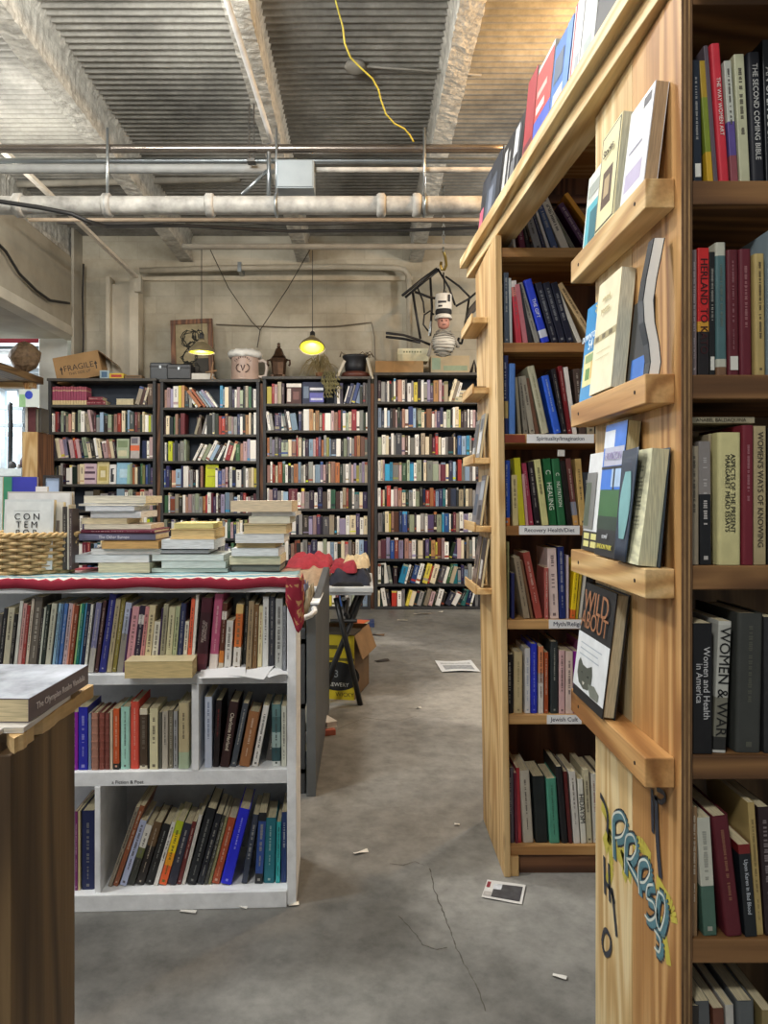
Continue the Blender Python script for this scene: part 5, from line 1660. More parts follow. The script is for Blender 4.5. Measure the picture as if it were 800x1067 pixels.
# little crumbs of paper along the foot of the case and on the floor
SCR = [(306, 943, .03, .02, 'dcd8cc', 'crumpled cream scrap at the right foot of the low white bookcase'), (196, 951, .05, .012, 'cfccc4', 'torn white scrap on floor before the low white bookcase'), (250, 946, .045, .012, 'd6d3cb', 'flat white scrap near the right front of the low white bookcase'),
       (376, 889, .05, .016, 'd9d5cc', 'narrow white scrap in the middle of the aisle floor'), (583, 1019, .035, .012, 'd8d5ce', 'pale scrap on the floor near the graffiti panel foot'), (436, 738, .03, .02, 'c9c5bb', 'tiny pale scrap on the floor, mid aisle'), (476, 860, .02, .012, 'cfcbc2', 'tiny white chip on the floor left of the tall wooden bookcase')]
for x, y, w, h, c, lab in SCR:
    q = fpt(x, y)
    sheet('paper_scrap', lab, Matrix.Translation((q.x, q.y, 0.0015)) @ Matrix.Rotation(rp.uniform(-0.5, 0.5), 4, 'Z'), w, h, c, 0.006, cat='scrap')
q = fpt(525, 930)
sheet('postcard', 'black and white picture card on the floor before the tall wooden bookcase', Matrix.Translation((q.x, q.y, 0.0015)) @ Matrix.Rotation(-0.32, 4, 'Z'), 0.118, 0.11, 'd8d6d2', 0.004, cat='card',
      prints=(('picture_print', 0.22, 0.94, 0.1, 0.85, '4a494c'), ('white_patch', 0.2, 0.42, 0.55, 0.85, 'd6d8dc'), ('red_patch', 0.03, 0.12, 0.6, 0.9, '9c3a44'), ('pale_patch', 0.02, 0.2, 0.1, 0.35, 'b8b4b0')))
q = fpt(476, 695)
sheet('newspaper', 'folded white newspaper on the floor far down the aisle', Matrix.Translation((q.x, q.y, 0.002)) @ Matrix.Rotation(0.05, 4, 'Z'), 0.26, 0.33, 'd3d8dc', 0.012, cat='newspaper',
      prints=(('newsprint', 0.12, 0.9, 0.15, 0.55, '9aa0a6'), ('headline', 0.1, 0.9, 0.65, 0.8, 'b3b8bd')))
# ================================================================== tall wooden bookcase beyond, on the right
FU = Front(0.435, 2.36, 0.0)
DU = 0.40
ZU = [1.978, 1.678, 1.39, 1.10, 0.804, 0.504, 0.092]
RX = 0.93                       # shelf length to the right
u2 = thing('tall_wooden_bookcase', 'tall wooden bookcase with handwritten shelf labels, at the far end of the side aisle', 'bookcase', (0.9, 2.56, 0))
def xl(z): return 0.437 - 0.0145 * z          # the end panel leans a little
def lean_slab(y0, y1, t): return MB().prism([(xl(0), 0), (xl(0) + t, 0), (xl(2.012) + t, 2.012), (xl(2.012), 2.012)], y0, y1)
put('end_panel', lean_slab(2.362, 2.76, 0.019), pine(2), u2, bevel=0.002)
put('face_stile', lean_slab(2.345, 2.362, 0.0205), pine(2), u2, bevel=0.002)
put('end_panel', MB().box(0.435 + RX, 0.456 + RX, 2.35, 2.76, 0, 2.012), pine(2), u2, bevel=0.002)
put('back_panel', MB().box(0.47, 0.435 + RX, 2.69, 2.70, 0.02, 2.36), brown_wood(2), u2)
for z in ZU:
    put('shelf', MB().box(xl(z) + 0.021, 0.434 + RX, 2.36, 2.69, z - 0.03, z), warm(0), u2, bevel=0.002)
put('toe_board', MB().box(0.49, 0.434 + RX, 2.372, 2.39, 0, 0.06), brown_wood(0), u2, bevel=0.002)
put('foot_block', MB().box(0.458, 0.484, 2.35, 2.40, 0, 0.062), pine(2), u2, bevel=0.002)
put('side_panel', MB().box(0.53, 0.55, 2.40, 2.69, 2.01, 2.335), brown_wood(2), u2)
put('top_board', MB().box(0.53, 0.435 + RX, 2.362, 2.70, 2.335, 2.355), pine(0), u2, bevel=0.002)
for za, zb_ in ((2.235, 2.265), (2.17, 2.215)): put('back_rail', MB().box(0.55, 0.434 + RX, 2.66, 2.69, za, zb_), brown_wood(0), u2)
t = text
for yt, x0, x1, s in ((457, 549, 619, 'Spirituality/Imagination'), (552.5, 541, 604, 'Recovery Health/Diet'), (650.5, 572, 616, 'Myth/Religion'), (750, 570, 606, 'Jewish Cult')):
    zc = PZ(yt, 2.355)
    X0, X1 = PX(x0, 2.355), PX(x1, 2.355)
    lb = put('shelf_label', MB().box(X0, X1, 2.3575, 2.3595, zc - 0.014, zc + 0.014), plain('f0f0f0', 0.6, 0.02), u2)
    lb['label'] = 'white paper label with handwriting'
    tt = text('handwriting', s, min(0.022, (X1 - X0) / (0.56 * len(s))) * 1.05, axes(((X0 + X1) / 2, 2.3572, zc), (1, 0, 0), (0, 0, 1), (0, -1, 0)), '1c2340', lb, local=False)
rl = put('red_strip', MB().box(PX(521, 2.356), PX(547, 2.356), 2.3575, 2.3595, PZ(461, 2.356), PZ(453, 2.356)), plain('8a3a22', 0.6), u2)
put('white_sticker', MB().box(PX(581, 2.36), PX(587.5, 2.36), 2.352, 2.362, PZ(475.5, 2.36), PZ(469, 2.36)), plain('d6d2cc', 0.6), u2)
# ledges on its end panel
LED = []
for y, d0, d1 in ((331, 2.5, 2.76), (404, 2.5, 2.76), (477, 2.5, 2.76), (548, 2.5, 2.76), (613, 2.5, 2.76)):
    z = PZ(y, 2.51)
    LED.append(z)
    lg = put('ledge', MB().box(xl(z) - 0.05, xl(z), d0, d1, z - 0.02, z), pine(1), u2, bevel=0.002)
    put('ledge_lip', MB().box(xl(z) - 0.056, xl(z) - 0.05, d0, d1, z - 0.02, z + 0.012), pine(1), lg, bevel=0.0015)

G = 'books in the tall wooden bookcase'
U = [', top shelf, tall wooden bookcase', ', second shelf, tall wooden bookcase', ', shelf with first label, tall wooden bookcase', ', fourth shelf down, tall wooden bookcase', ', fifth shelf down, tall wooden bookcase', ', sixth shelf down, tall wooden bookcase', ', bottom shelf, tall wooden bookcase']
R1 = '''
535.5 538.5 243 -.12 d9d6d0 white nm=1
544 550.4 229 -.16 7c2048 plum b=.02
551.5 556.5 223 -.22 201c1e black b=.02
557.8 566 214 -.3 9a9ba0 grey
567 570.4 208 -.33 2b3058 navy
570.8 574 210 -.33 d8d8da white nm=1
575.8 583 205 -.34 4a6090 blue
586 595 194.5 -.42 e9e5da white tc=1c1c1c
597 602 210 -.58 77766a grey seg=.82:77766a,1:a8c040
610 618 210 -.6 4b2050 purple
630 636 200 -.72 e0a02c amber nm=1
'''
R2 = '''
525.6 530.8 284 -.01 4b5868 slate
531.2 534 290 -.02 c9d2d2 pale_grey nm=1
538 544.2 292 -.09 d33c4e red seg=.75:d33c4e,.9:e08a80,1:e9e2de tc=4a1018
545 550.4 296 -.14 c97882 pink nm=1
551 555.4 296 -.2 22222a black nm=1
557.5 563 294 -.29 8b8982 grey
564.4 573.6 290 -.29 1b39c2 bright_blue t=THE_GIFT tc=dfe2f0 hard=1 seg=.08:1b39c2,.2:c8ccd8,.22:1b39c2,1:1b39c2
575 582.4 293.5 -.28 10142a black tc=b9b9b2
583 590.6 293.5 -.28 10142a blue-black tc=b9b9b2
591.2 598.6 293.5 -.28 10142a black tc=b9b9b2
602 607 300 -.42 c9c5b9 grey-white nm=1
617 624 294 -.6 d6b888 tan tc=3a2a1a
'''
R3 = '''
522.8 529.6 370.5 0 1b2b5e navy seg=.2:1b2b5e,.42:b09a60,.6:1b2b5e,1:1b2b5e tc=f0f0f0 ts=1.2
530.2 537 379 .0 5a8cdc sky_blue hard=1 nm=1
540.5 543.8 393 -.07 8e8672 khaki nm=1
546 550.8 392 -.1 8b8578 grey
552 557.8 391.5 -.16 a19a8a grey-beige
558.2 562.3 394 -.19 6b4a38 brown nm=1
564.5 572.8 380.5 -.22 b9b599 olive-beige tc=6a6a50
577.6 585.8 390.5 -.22 2258cc blue_dotted hard=1
586.5 591.2 384 -.18 1d1920 black
592 596.8 381 -.15 7b1c24 dark_red
597.2 602 382 -.14 e0d9d2 white nm=1
604 611 384 -.1 4a3a34 dark_brown
612 620 382 -.05 9a9078 grey-beige
'''
R4 = '''
524 531.4 480 0 2048aa blue seg=.12:d07a3a,1:2048aa
534.5 540.4 495 -.03 d9c992 cream
541 547.8 477 -.08 d2cb2c lime_yellow nm=1
548 551 494 -.08 d3a3a3 pink nm=1
551.7 556.6 482.5 -.12 a23852 rose
557.7 563.6 481 -.12 211820 black
565 572 478.5 -.13 c9c68a pale_olive tc=2a2a20
572.7 580.8 477.5 -.1 1b6238 green t=_C____HEALING tc=dfe8d8
581.7 590.6 477.5 -.1 1b6238 bright_green t=_C____NUTRITION tc=dfe8d8
591.5 596.8 480 -.12 191414 black nm=1
597.5 603.4 477.5 -.12 6b3c38 brown seg=.15:c89a58,.35:8a90a0,1:6b3c38
604.5 611 478 -.08 c9a868 tan
611.6 619 492 -.08 3a4048 dark_grey
'''
R5 = '''
524.6 530.8 565 0 9b9a6a olive-grey tc=4a4a30
533 536.2 597.5 0 2b3062 navy nm=1
546 552.8 580.5 -.17 a2927a tan
553.4 556.2 584 -.19 7b5a40 brown nm=1
558.3 566 575 -.2 a34a40 brick_red
567.5 571.5 592 0 b26058 pale_red
573.5 582.8 571.5 -.04 e1cac4 pale_pink tc=3a2a30 ts=1.2
583.4 590 570 -.03 1b2b6a navy
590.4 592.8 579 0 c9b9c2 lavender nm=1
594 599.2 583 .09 e9ca1f yellow seg=.15:d0642a,1:e9ca1f
599.6 602 588 .1 b29a32 mustard nm=1
603 606 588 .12 e0ded4 white nm=1
607 613 588 .14 1a1a1c black nm=1
'''
R6 = '''
527.4 534.8 682.5 0 191515 black
535.6 544.8 680 0 d2be90 cream tc=6a5a3a
547 552.6 676 0 e1e1e1 white tc=8a9ab0
553 560.2 671.5 0 2030c2 blue tc=c8d0ff hard=1
561 566.2 674 0 d98a70 salmon seg=.45:d6cfc8,.6:b9a8a0,1:d98a60
567 571.4 680 0 a24c28 rust
573.5 581.8 669 0 252d2e green-black
582.4 588.4 678 0 d9b2b2 pink
589.3 596.8 679 0 e1c9be pinkish_cream tc=2a2028 ts=1.1
597.5 603.6 679 0 8b1892 violet tc=e8d0e8
604.2 611 669 0 a25282 mauve
612 618 676 0 4a3a50 dark_purple
'''
R7 = '''
528.5 536.6 801 -.01 5b5159 dark_grey
537 540 806 -.02 6b1c30 maroon nm=1
540.2 544 801 -.03 a93038 red nm=1
545.7 556.6 803.5 -.06 c2baaa grey-cream
558.5 571.8 809.5 -.05 141d1d green-black hard=1 nm=1
573 583.8 811.5 -.06 4b927a sea_green hard=1 tc=28503f
585.5 592.6 799 -.08 151519 black nm=1 hard=1
593 596.8 804 -.08 5b2020 dark_red nm=1
598 604.8 804 -.07 d9d5cd white
605.7 611.2 812 -.06 e1dfd2 black_lettered t=HIDAYSM tc=141414 ts=1.5
611.8 617.6 803 -.05 c9c1a2 cream
619 624.4 807 -.04 d1cdc2 off-white tc=8a4a40
626 633 806 -.03 8a8070 grey
'''
for z, rows, wh in zip(ZU, (R1, R2, R3, R4, R5, R6, R7), U):
    shelf_row(FU, z, 0.012 if z < 1.9 else 0.03, rows, wh, G, 'left', depth=0.27)

# ================================================================== nearest wooden bookcase, right edge of the picture
FN = Front(0.4985, 1.18, 0.0)
ZN = [1.696, 1.389, 1.087, 0.787, 0.4965, 0.2]
nb = thing('near_wooden_bookcase', 'nearest wooden bookcase, its end panel set with four ledges of face-out books', 'bookcase', (0.8, 1.4, 0))
XR = 1.15
DN = 1.618
for y0_, y1_ in ((1.18, 1.395), (1.397, DN)):
    put('end_panel_board', MB().box(0.4985, 0.512, y0_, y1_, 0, 2.012), warm(2) if y0_ < 1.3 else pale_pine(2), nb, bevel=0.001)
for k in range(5):
    put('plywood_edge', MB().box(0.4985 + 0.0034 * k, 0.4985 + 0.0034 * (k + 1) - 0.0004, 1.1775, 1.1798, 0, 2.012), plain('6a4d30' if k % 2 == 0 else '9c7a50', 0.8, 0.25, 12.0), nb)
put('back_panel', MB().box(0.512, XR, DN - 0.14, DN - 0.13, 0, 2.012), dark_wood(2), nb)
put('inner_side', MB().box(0.512, 0.5155, 1.18, DN - 0.14, 0, 2.012), shelf_wood(2), nb)
put('far_side', MB().box(XR, XR + 0.02, 1.18, DN, 0, 2.012), pine(2), nb)
for z in ZN + [2.012]:
    put('shelf', MB().box(0.516, XR, 1.183, DN - 0.14, z - 0.038, z), shelf_wood(0), nb, bevel=0.002)
NLED = []
for i, z in enumerate((1.7086, 1.394, 1.080, 0.7755)):
    lg = put('ledge', MB().box(0.4507, 0.4984, 1.204, 1.638, z - 0.048, z), warm(1) if i % 2 else pine(1), nb, bevel=0.002)
    NLED.append(z)
    sc_ = MB()
    for d in (1.25, 1.58): sc_.lathe([(0.004, 0), (0.004, 0.002)], (0, 0, 0), 8)
    sc_ = MB()
    for d in (1.25, 1.58): sc_.tube([(0.4515, d, z - 0.024), (0.4498, d, z - 0.024)], 0.0035, 8)
    put('screw_hole', sc_, plain('2a1c12', 0.8), lg)
G = 'books in the near wooden bookcase'
Q = ['top shelf of the near wooden bookcase']
NW = [', topmost shelf, near wooden bookcase', ', second shelf, near wooden bookcase', ', third shelf, near wooden bookcase', ', fourth shelf, near wooden bookcase', ', fifth shelf, near wooden bookcase', ', lowest shelf, near wooden bookcase']
N1 = '''
723.4 732.8 62 -.02 1b2431 blue-black st=1
738.4 744.8 62 -.07 b2a228 yellow-green seg=.25:c9a028,.7:7a8a2c,1:a88a28 nm=1
745.2 750 46 -.075 5b5159 grey nm=1
750.6 760.8 45 -.07 c42838 bright_red t=THE_WAY_WOMEN_ART tc=f0dcd4 hard=1
763 771 62 -.06 b9b6b0 tri-coloured seg=.22:8a4a50,.5:5a4a8a,1:b9bcb0
773 784 54.5 -.05 bcbc9c cream hard=0
785.6 799.4 52.5 -.04 13151f black t=THE_SECOND_COMING_BIBLE tc=c9c9c4 hard=1
800 812 40 -.03 14181c dark t=AN_OPEN_BOOK tc=c9c9c4
'''
N2 = '''
720.6 726.6 260 0 7b6c6c grey-mauve tc=d6cfcf ts=1.3
727 739.2 258.5 0 c42222 red seg=.34:1a1414,.42:c9922c,1:c42222 t=HERLAND_TO_KATO tc=3a1010
740 746.4 262 0 151515 black st=1 tc=c9c5ba
747.3 758.8 252.5 -.01 b9b9a9 pale_grey seg=.06:7a5a40,.12:b9b9a9,.9:4a6a6c,1:b9b9a9 tc=23403f hard=1
760 772.6 259.5 -.01 5b1420 maroon st=1 tc=b99a9a hard=1
773.4 786.6 258.5 -.01 611424 deep_red hard=1 tc=c9a9a0
788 799.2 264 -.01 b29c62 tan hard=1
801 815 240 0 93a4ac blue-grey
'''
N3 = '''
719.8 729.6 465 0 9b8f79 tan-grey tc=2a241e hard=0
730.4 743.2 460 -.01 151618 black seg=.57:151618,1:8a8480 tc=d0ccc8
744 747.4 452 0 a3967a beige nm=1 b=.02
748 772.6 451 0 d2ca92 cream t=ASPECTS_OF_THE_PRESENT|MARGARET_MEAD_ESSAYS tc=2a2a22 hard=1
773.4 786 443.5 0 711828 maroon hard=1 tc=c9a9a9
786.8 800 444 0 b2a27a tan t=WOMEN'S_WAYS_OF_KNOWING tc=4a4030
801 812 446 0 1c1a18 black
'''
N4 = '''
721.4 742.4 650 0 121215 black t=Women_and_Health|in_America tc=c9c9c9 hard=0
743.8 757.6 648 .045 8b8b81 black_and_white seg=.02:c9c9c0,.12:2a2a28,.42:7a786a,.97:b9b9b0,1:c9c9c0 t=WOMEN_&_WAR tc=121212 ts=1.25
768 795 640 .02 3b3d39 dark_grey hard=1 tc=6a6a5a
797 812 644 0 2a2a2c charcoal
'''
N5 = '''
720.4 727 842 0 8b6c4a brown
734 748.5 853 -.06 c9c9ba pale seg=.42:4a6a5c,1:c9c9ba tc=8a8a80
757 775 850 -.12 5b1421 maroon hard=1 tc=a88a60
776.6 789.6 880 -.08 131a20 black seg=.9:131a20,1:7a2020 t=Upon_Karen_in_Bad_Blood tc=c0c6cc
790.4 798 838 -.07 b29a62 tan tc=6a5a38
799 811 842 -.06 2b1c20 dark_brown tc=b9b0b0
'''
N6 = '''
721 729 1050 0 2a2624 black nm=1
731 746 1046 -.04 55585a grey nm=1
748 760 1052 -.04 6a4030 brown nm=1
762 771 1050 -.04 c0bdb5 pale nm=1
773 792 1046 -.03 5b5f60 slate nm=1
794 806 1054 0 8a7a50 tan nm=1
'''
for z, rows, wh in zip(ZN, (N1, N2, N3, N4, N5, N6), NW):
    shelf_row(FN, z, 0.008, rows, wh, G, 'left', depth=0.27)
lie(721, 786, 434.5, 441.5, 1.21, 0.16, 'a89f84', 'tan book lying across the upright ones, third shelf, near wooden bookcase', spine=True, title='ANABEL BALDAQUINA', tc='4a4232', z=PZ(441, 1.2) + 0.001, hard=False)

# ---- face-out books on the ledges and on the rails above
def ledge_book(name_label, y0, y1, z, h, th, xp, prints, base, texts=(), lean=None, pages='dccfaa', hard=False, yaw=0.0, group=None, shapes=()):
    """front cover toward the aisle (-x), fore-edge toward us; y0 near edge, y1 far edge; leans back on plane x = xp"""
    w = y1 - y0
    a = math.radians(5.5) if lean is None else lean
    # book(): thickness x, spine y=0; turned half round so the spine is at the far end and the front (+x) faces -x
    M = Matrix.Translation((xp - h * math.sin(a) - 0.001, y1, z + 0.0008)) @ Matrix.Rotation(yaw, 4, 'Z') @ Matrix.Rotation(a, 4, 'Y') @ Matrix.Translation((-th / 2, 0, 0)) @ Matrix.Rotation(math.pi, 4, 'Z')
    o = book(M, th, h, w, base, name_label, group, hard=hard, marks=False, pages=pages)
    cols, pb = [], MB()
    for uv, c in prints:
        u0, u1, v0, v1 = [float(q) for q in uv.split(',')]
        if c not in cols: cols.append(c)
        e = 0.0005 + 0.00018 * len(pb.f)
        pb.quad((th / 2 + e, u0 * w, v0 * h), (th / 2 + e, u1 * w, v0 * h), (th / 2 + e, u1 * w, v1 * h), (th / 2 + e, u0 * w, v1 * h), cols.index(c))
    for c, poly in shapes:
        if c not in cols: cols.append(c)
        e = 0.0005 + 0.00018 * len(pb.f)
        pb.add([(th / 2 + e, u * w, v * h) for u, v in poly], [tuple(range(len(poly)))], cols.index(c))
    if pb.f:
        q = bpy.data.objects.new('cover_print', raw_mesh('cover_print', pb, [cover(c) for c in cols]))
        COL.objects.link(q); q.parent = o
    for body, u, v, size, c in texts:
        text('cover_title', body, size, axes((th / 2 + 0.004, u * w, v * h), (0, 1, 0), (0, 0, 1), (1, 0, 0)), c, o)
    return o


XP = 0.4985
z = NLED[0]
ledge_book('white paperback with turquoise picture, farthest on the top ledge of the near panel', 1.49, 1.615, z, 0.168, 0.014, XP, [('.08,.92,.05,.6', '5ab4c4'), ('.3,.7,.1,.5', '2f6f7c'), ('.1,.9,.7,.85', 'a9b0a8')], 'dfe2da')
ledge_book('cream paperback with black-framed portrait on the top ledge of the near panel', 1.372, 1.487, z, 0.193, 0.024, XP, [('.04,.96,.02,.98', '15130f'), ('.07,.93,.035,.965', 'e2d9ac'), ('.25,.75,.2,.58', '5a4434'), ('.35,.62,.3,.5', 'b9a27c')], 'e2d9ac',
           texts=[('Stories', 0.5, 0.76, 0.022, '3a2c20')], pages='c9cdb9')
ledge_book('white-covered paperback with tan page edges, nearest on the top ledge', 1.222, 1.335, z, 0.166, 0.022, XP, [('.0,1,0,1', 'dcdde0'), ('.1,.8,.1,.3', 'b9b0cc'), ('.6,.9,.85,.95', '3a3a40'), ('.15,.7,.5,.52', '8a8aa0')], 'dcdde0', pages='b59a78', lean=math.radians(7))
z = NLED[1]
ledge_book('bright blue book with yellow picture, farthest on second ledge of the near panel', 1.51, 1.63, z, 0.207, 0.012, XP, [('.1,.92,.16,.5', 'e6dc9c'), ('.25,.5,.22,.34', '5a8a3a'), ('.55,.8,.22,.4', 'd8b45c'), ('.2,.8,.4,.48', '8aa06a')], '1689c8',
           texts=[('DOWNTOWN', 0.5, 0.66, 0.019, 'e8f0f4'), ('54', 0.5, 0.57, 0.03, 'e8f0f4'), ('*', 0.72, 0.86, 0.06, 'd8c470')])
ledge_book('cream paperback with a braided band across, second ledge of the near panel', 1.372, 1.505, z, 0.222, 0.026, XP, [('0,1,.46,.52', 'b3a67c'), ('.1,.25,.47,.51', '6a5e40'), ('.4,.55,.47,.51', '6a5e40'), ('.7,.85,.47,.51', '6a5e40'), ('.2,.8,.36,.365', 'c9bf98'), ('.2,.8,.3,.305', 'c9bf98')], 'ebe3c2',
           texts=[('poems', 0.5, 0.72, 0.018, 'c9bc94'), ('selected', 0.5, 0.82, 0.014, 'c9bc94')], pages='d5d6c4')
ledge_book('thin black book with blue corner behind the wavy magazine, second ledge', 1.285, 1.365, z, 0.15, 0.006, XP, [('.2,1,.05,.3', '2468c0')], '1b1c22')
# wavy floppy magazine
mg = thing('wavy_magazine', 'white floppy magazine bent into an S, nearest on second ledge', 'magazine', (0.475, 1.26, z))
prof = [(0.0, 0.0), (0.003, 0.02), (0.0, 0.05), (-0.007, 0.085), (-0.009, 0.12), (-0.004, 0.155), (0.004, 0.195), (0.009, 0.221)]
for nm, off, th, mat in (('back_cover', 0.0, 0.0016, plain('2a2a30', 0.4)), ('pages', -0.0155, 0.0152, plain('f4f3ee', 0.7, 0.03)), ('front_cover', -0.0172, 0.0014, plain('1e232b', 0.4))):
    mb = MB()
    sec = []
    xb = 0.477
    n = len(prof)
    for y in (1.215, 1.238):
        for s_ in (0, th):
            for px_, pz_ in prof: mb.v.append(Vector((xb + px_ + off + s_, y, z + 0.001 + pz_)))
    for i in range(n - 1):
        mb.f += [(i, i + 1, n + i + 1, n + i), (2 * n + i, 3 * n + i, 3 * n + i + 1, 2 * n + i + 1), (i, 2 * n + i, 2 * n + i + 1, i + 1), (n + i, n + i + 1, 3 * n + i + 1, 3 * n + i)]
        mb.mi += [0] * 4
    mb.f += [(0, n, 3 * n, 2 * n), (n - 1, 3 * n - 1, 4 * n - 1, 2 * n - 1)]; mb.mi += [0, 0]
    put(nm, mb, mat, mg, smooth=False)
z = NLED[2]
ledge_book('pale paperback with small yellow blocks, farthest on third ledge of the near panel', 1.49, 1.612, z, 0.205, 0.012, XP, [('0,1,0,.2', '23211c'), ('.1,.4,.04,.1', 'd8d48a'), ('.5,.9,.04,.1', 'd8d48a'), ('.1,.4,.12,.18', 'd8d48a'), ('.5,.9,.12,.18', 'd8d48a'), ('.0,.55,.22,.8', '7a7a78'), ('.0,.3,.25,.7', '4f5a48')], 'dfe2e4', pages='b89a6c')
ledge_book('tall paperback with blue sky, billboard and green field, third ledge', 1.345, 1.465, z, 0.252, 0.024, XP, [('0,1,0,1', '26282a'), ('0,1,.25,.5', '3a6a3c'), ('0,1,.2,.3', '2c4034'), ('0,1,.5,1', '3a78d8'), ('.0,.5,.82,.95', 'dfe6f0'), ('.5,1,.52,.66', 'a9c4e4'), ('.08,.98,.68,.82', 'b9bcd0'), ('.0,1,.655,.675', '23262c'), ('.6,.66,.5,.66', '23262c')], '2a2c2e',
           texts=[('HORIZON', 0.55, 0.75, 0.02, '9a90b8'), ('LANDON PARK', 0.5, 0.07, 0.013, 'd8cc58'), ('novel', 0.5, 0.15, 0.014, 'c9ccd0')], pages='d3c79e')
# paperback falling open with its cover curled
ob = thing('open_paperback', 'thick cream paperback with its teal cover curling open, nearest on third ledge', 'book', (0.47, 1.26, z))
a = math.radians(5)
Mo = Matrix.Translation((XP - 0.195 * math.sin(a) - 0.002, 1.335, z + 0.001)) @ Matrix.Rotation(a, 4, 'Y')
pb = MB()
n = 8
for i in range(n + 1):
    f = i / n
    bend = 0.010 * math.sin(f * 2.2)
    for x_ in (-0.034 + bend * 0.3, -0.004):
        for y_ in (0.0, -0.125 + 0.012 * (1 - f)): pb.v.append(Mo @ Vector((x_ - 0.004 * f * 0, y_, 0.192 * f)))
for i in range(n):
    b = i * 4
    for p, q in ((0, 1), (1, 3), (3, 2), (2, 0)):
        pb.f.append((b + p, b + q, b + 4 + q, b + 4 + p)); pb.mi.append(0)
pb.f += [(0, 2, 3, 1), (n * 4, n * 4 + 1, n * 4 + 3, n * 4 + 2)]; pb.mi += [0, 0]
put('pages', pb, pages_mat('d8d6b4'), ob)
put('back_cover', MB().box(-0.0035, -0.002, -0.125, 0.0, 0, 0.195, 0, Mo), plain('2c3a48', 0.5), ob)
ln = MB()
for k in range(17):
    zz = 0.06 + 0.0065 * k
    ln.box(-0.0352 + 0.003 * math.sin(zz / 0.192 * 2.2), -0.0346 + 0.003 * math.sin(zz / 0.192 * 2.2), -0.095 + (0.02 if k % 5 == 4 else 0), -0.02, zz, zz + 0.0014, 0, Mo)
put('printed_lines', ln, plain('b3b29a', 0.7), ob)
cm = MB()
def curl(u, v):
    ang = 0.25 + u * 1.15
    r_ = 0.075
    return Mo @ Vector((-0.0365 - 0.008 * (u ** 1.5) * (0.5 + 0.8 * v), -0.1 * u * (0.72 + 0.34 * v), v * 0.194))
cm.grid(curl, 10, 8); 
cvr = put('front_cover', cm, plain('2f3d50', 0.45), ob, smooth=True)
sm = cvr.modifiers.new('thick', 'SOLIDIFY'); sm.thickness = 0.0012
cm2 = MB()
def curl2(u, v):
    uu, vv = 0.12 + 0.76 * u, 0.2 + 0.6 * v
    w_ = 0.5 + 0.5 * math.sin(math.pi * v)
    uu = 0.5 + (uu - 0.5) * w_
    p = curl(uu, vv); return p + Vector((-0.0014, -0.0004, 0))
put('cover_print', cm2.grid(curl2, 10, 10), plain('7fb4b8', 0.5), ob, smooth=True)
z = NLED[3]
ledge_book('black hardback with copper lettering and a grey cat, on the lowest ledge', 1.40, 1.60, z, 0.236, 0.026, XP, [('.0,1,.08,.56', 'dfe3e6'), ('.12,.8,.47,.48', 'a9b4c0'), ('.12,.7,.42,.43', 'a9b4c0'), ('.12,.75,.37,.38', 'a9b4c0')], '17181a',
           texts=[('WILD', 0.5, 0.84, 0.062, '9c6a48'), ('ABOUT', 0.5, 0.68, 0.05, '9c6a48')], hard=True, lean=math.radians(7), pages='c9bfa0', shapes=[('555a52', ((.12, .3), (.17, .34), (.28, .295), (.42, .29), (.56, .33), (.6, .26), (.6, .19), (.52, .12), (.36, .1), (.2, .13), (.12, .2))), ('7a7f76', ((.5, .17), (.7, .19), (.86, .15), (.84, .09), (.6, .085))), ('20221f', ((.24, .23), (.29, .24), (.29, .22))), ('20221f', ((.44, .225), (.5, .235), (.49, .21))), ('c9c4ba', ((.32, .16), (.4, .16), (.36, .13)))])

# ---- books on the small ledges of the farther bookcase
XE = 0.435
for (i, y0, y1, h, base, pr, lab) in (
        (2, 2.52, 2.6, 0.15, '8a8a88', [('.1,.9,.1,.6', 'c9cacc'), ('.2,.8,.65,.9', '55585c')], 'grey picture book nearer on the third small ledge of the farther panel'),
        (2, 2.63, 2.72, 0.14, '7a7874', [('.1,.9,.3,.9', '4a4a4c'), ('.2,.6,.1,.3', 'd0d0d0')], 'dark grey book farther along the third small ledge of the farther panel'),
        (3, 2.515, 2.61, 0.17, '6a6668', [('.1,.9,.5,.9', '9aa0a8'), ('.2,.8,.1,.4', '3a3638')], 'grey face-out book nearer on the fourth small ledge, farther panel'),
        (3, 2.63, 2.73, 0.15, '77757a', [('.2,.8,.2,.7', '4c5868')], 'blue-grey face-out book farther on the fourth small ledge, farther panel'),
        (4, 2.515, 2.6, 0.165, '4c3c34', [('.1,.9,.5,.95', '2a2422'), ('.25,.75,.15,.55', 'b9b6b0')], 'brown-black face-out book nearer on the lowest small ledge, farther panel'),
        (4, 2.625, 2.72, 0.165, '5a4a44', [('.1,.9,.1,.8', '7a6a60'), ('.3,.7,.3,.6', '3a302c')], 'brown patterned face-out book farther on the lowest small ledge, farther panel'),
        (1, 2.53, 2.74, 0.02, '6a5238', [], 'thin brown pamphlet lying on the second small ledge, farther panel')):
    if h < 0.05:
        tag(put('pamphlet', MB().box(xl(LED[i]) - 0.047, xl(LED[i]) - 0.004, y0, y1, LED[i] + 0.0005, LED[i] + 0.008), plain('6d5638', 0.7), bevel=0.001), lab, 'pamphlet')
    else:
        ledge_book(lab, y0, y1, LED[i], h, 0.009, xl(LED[i] + h) , pr, base, lean=math.radians(8))

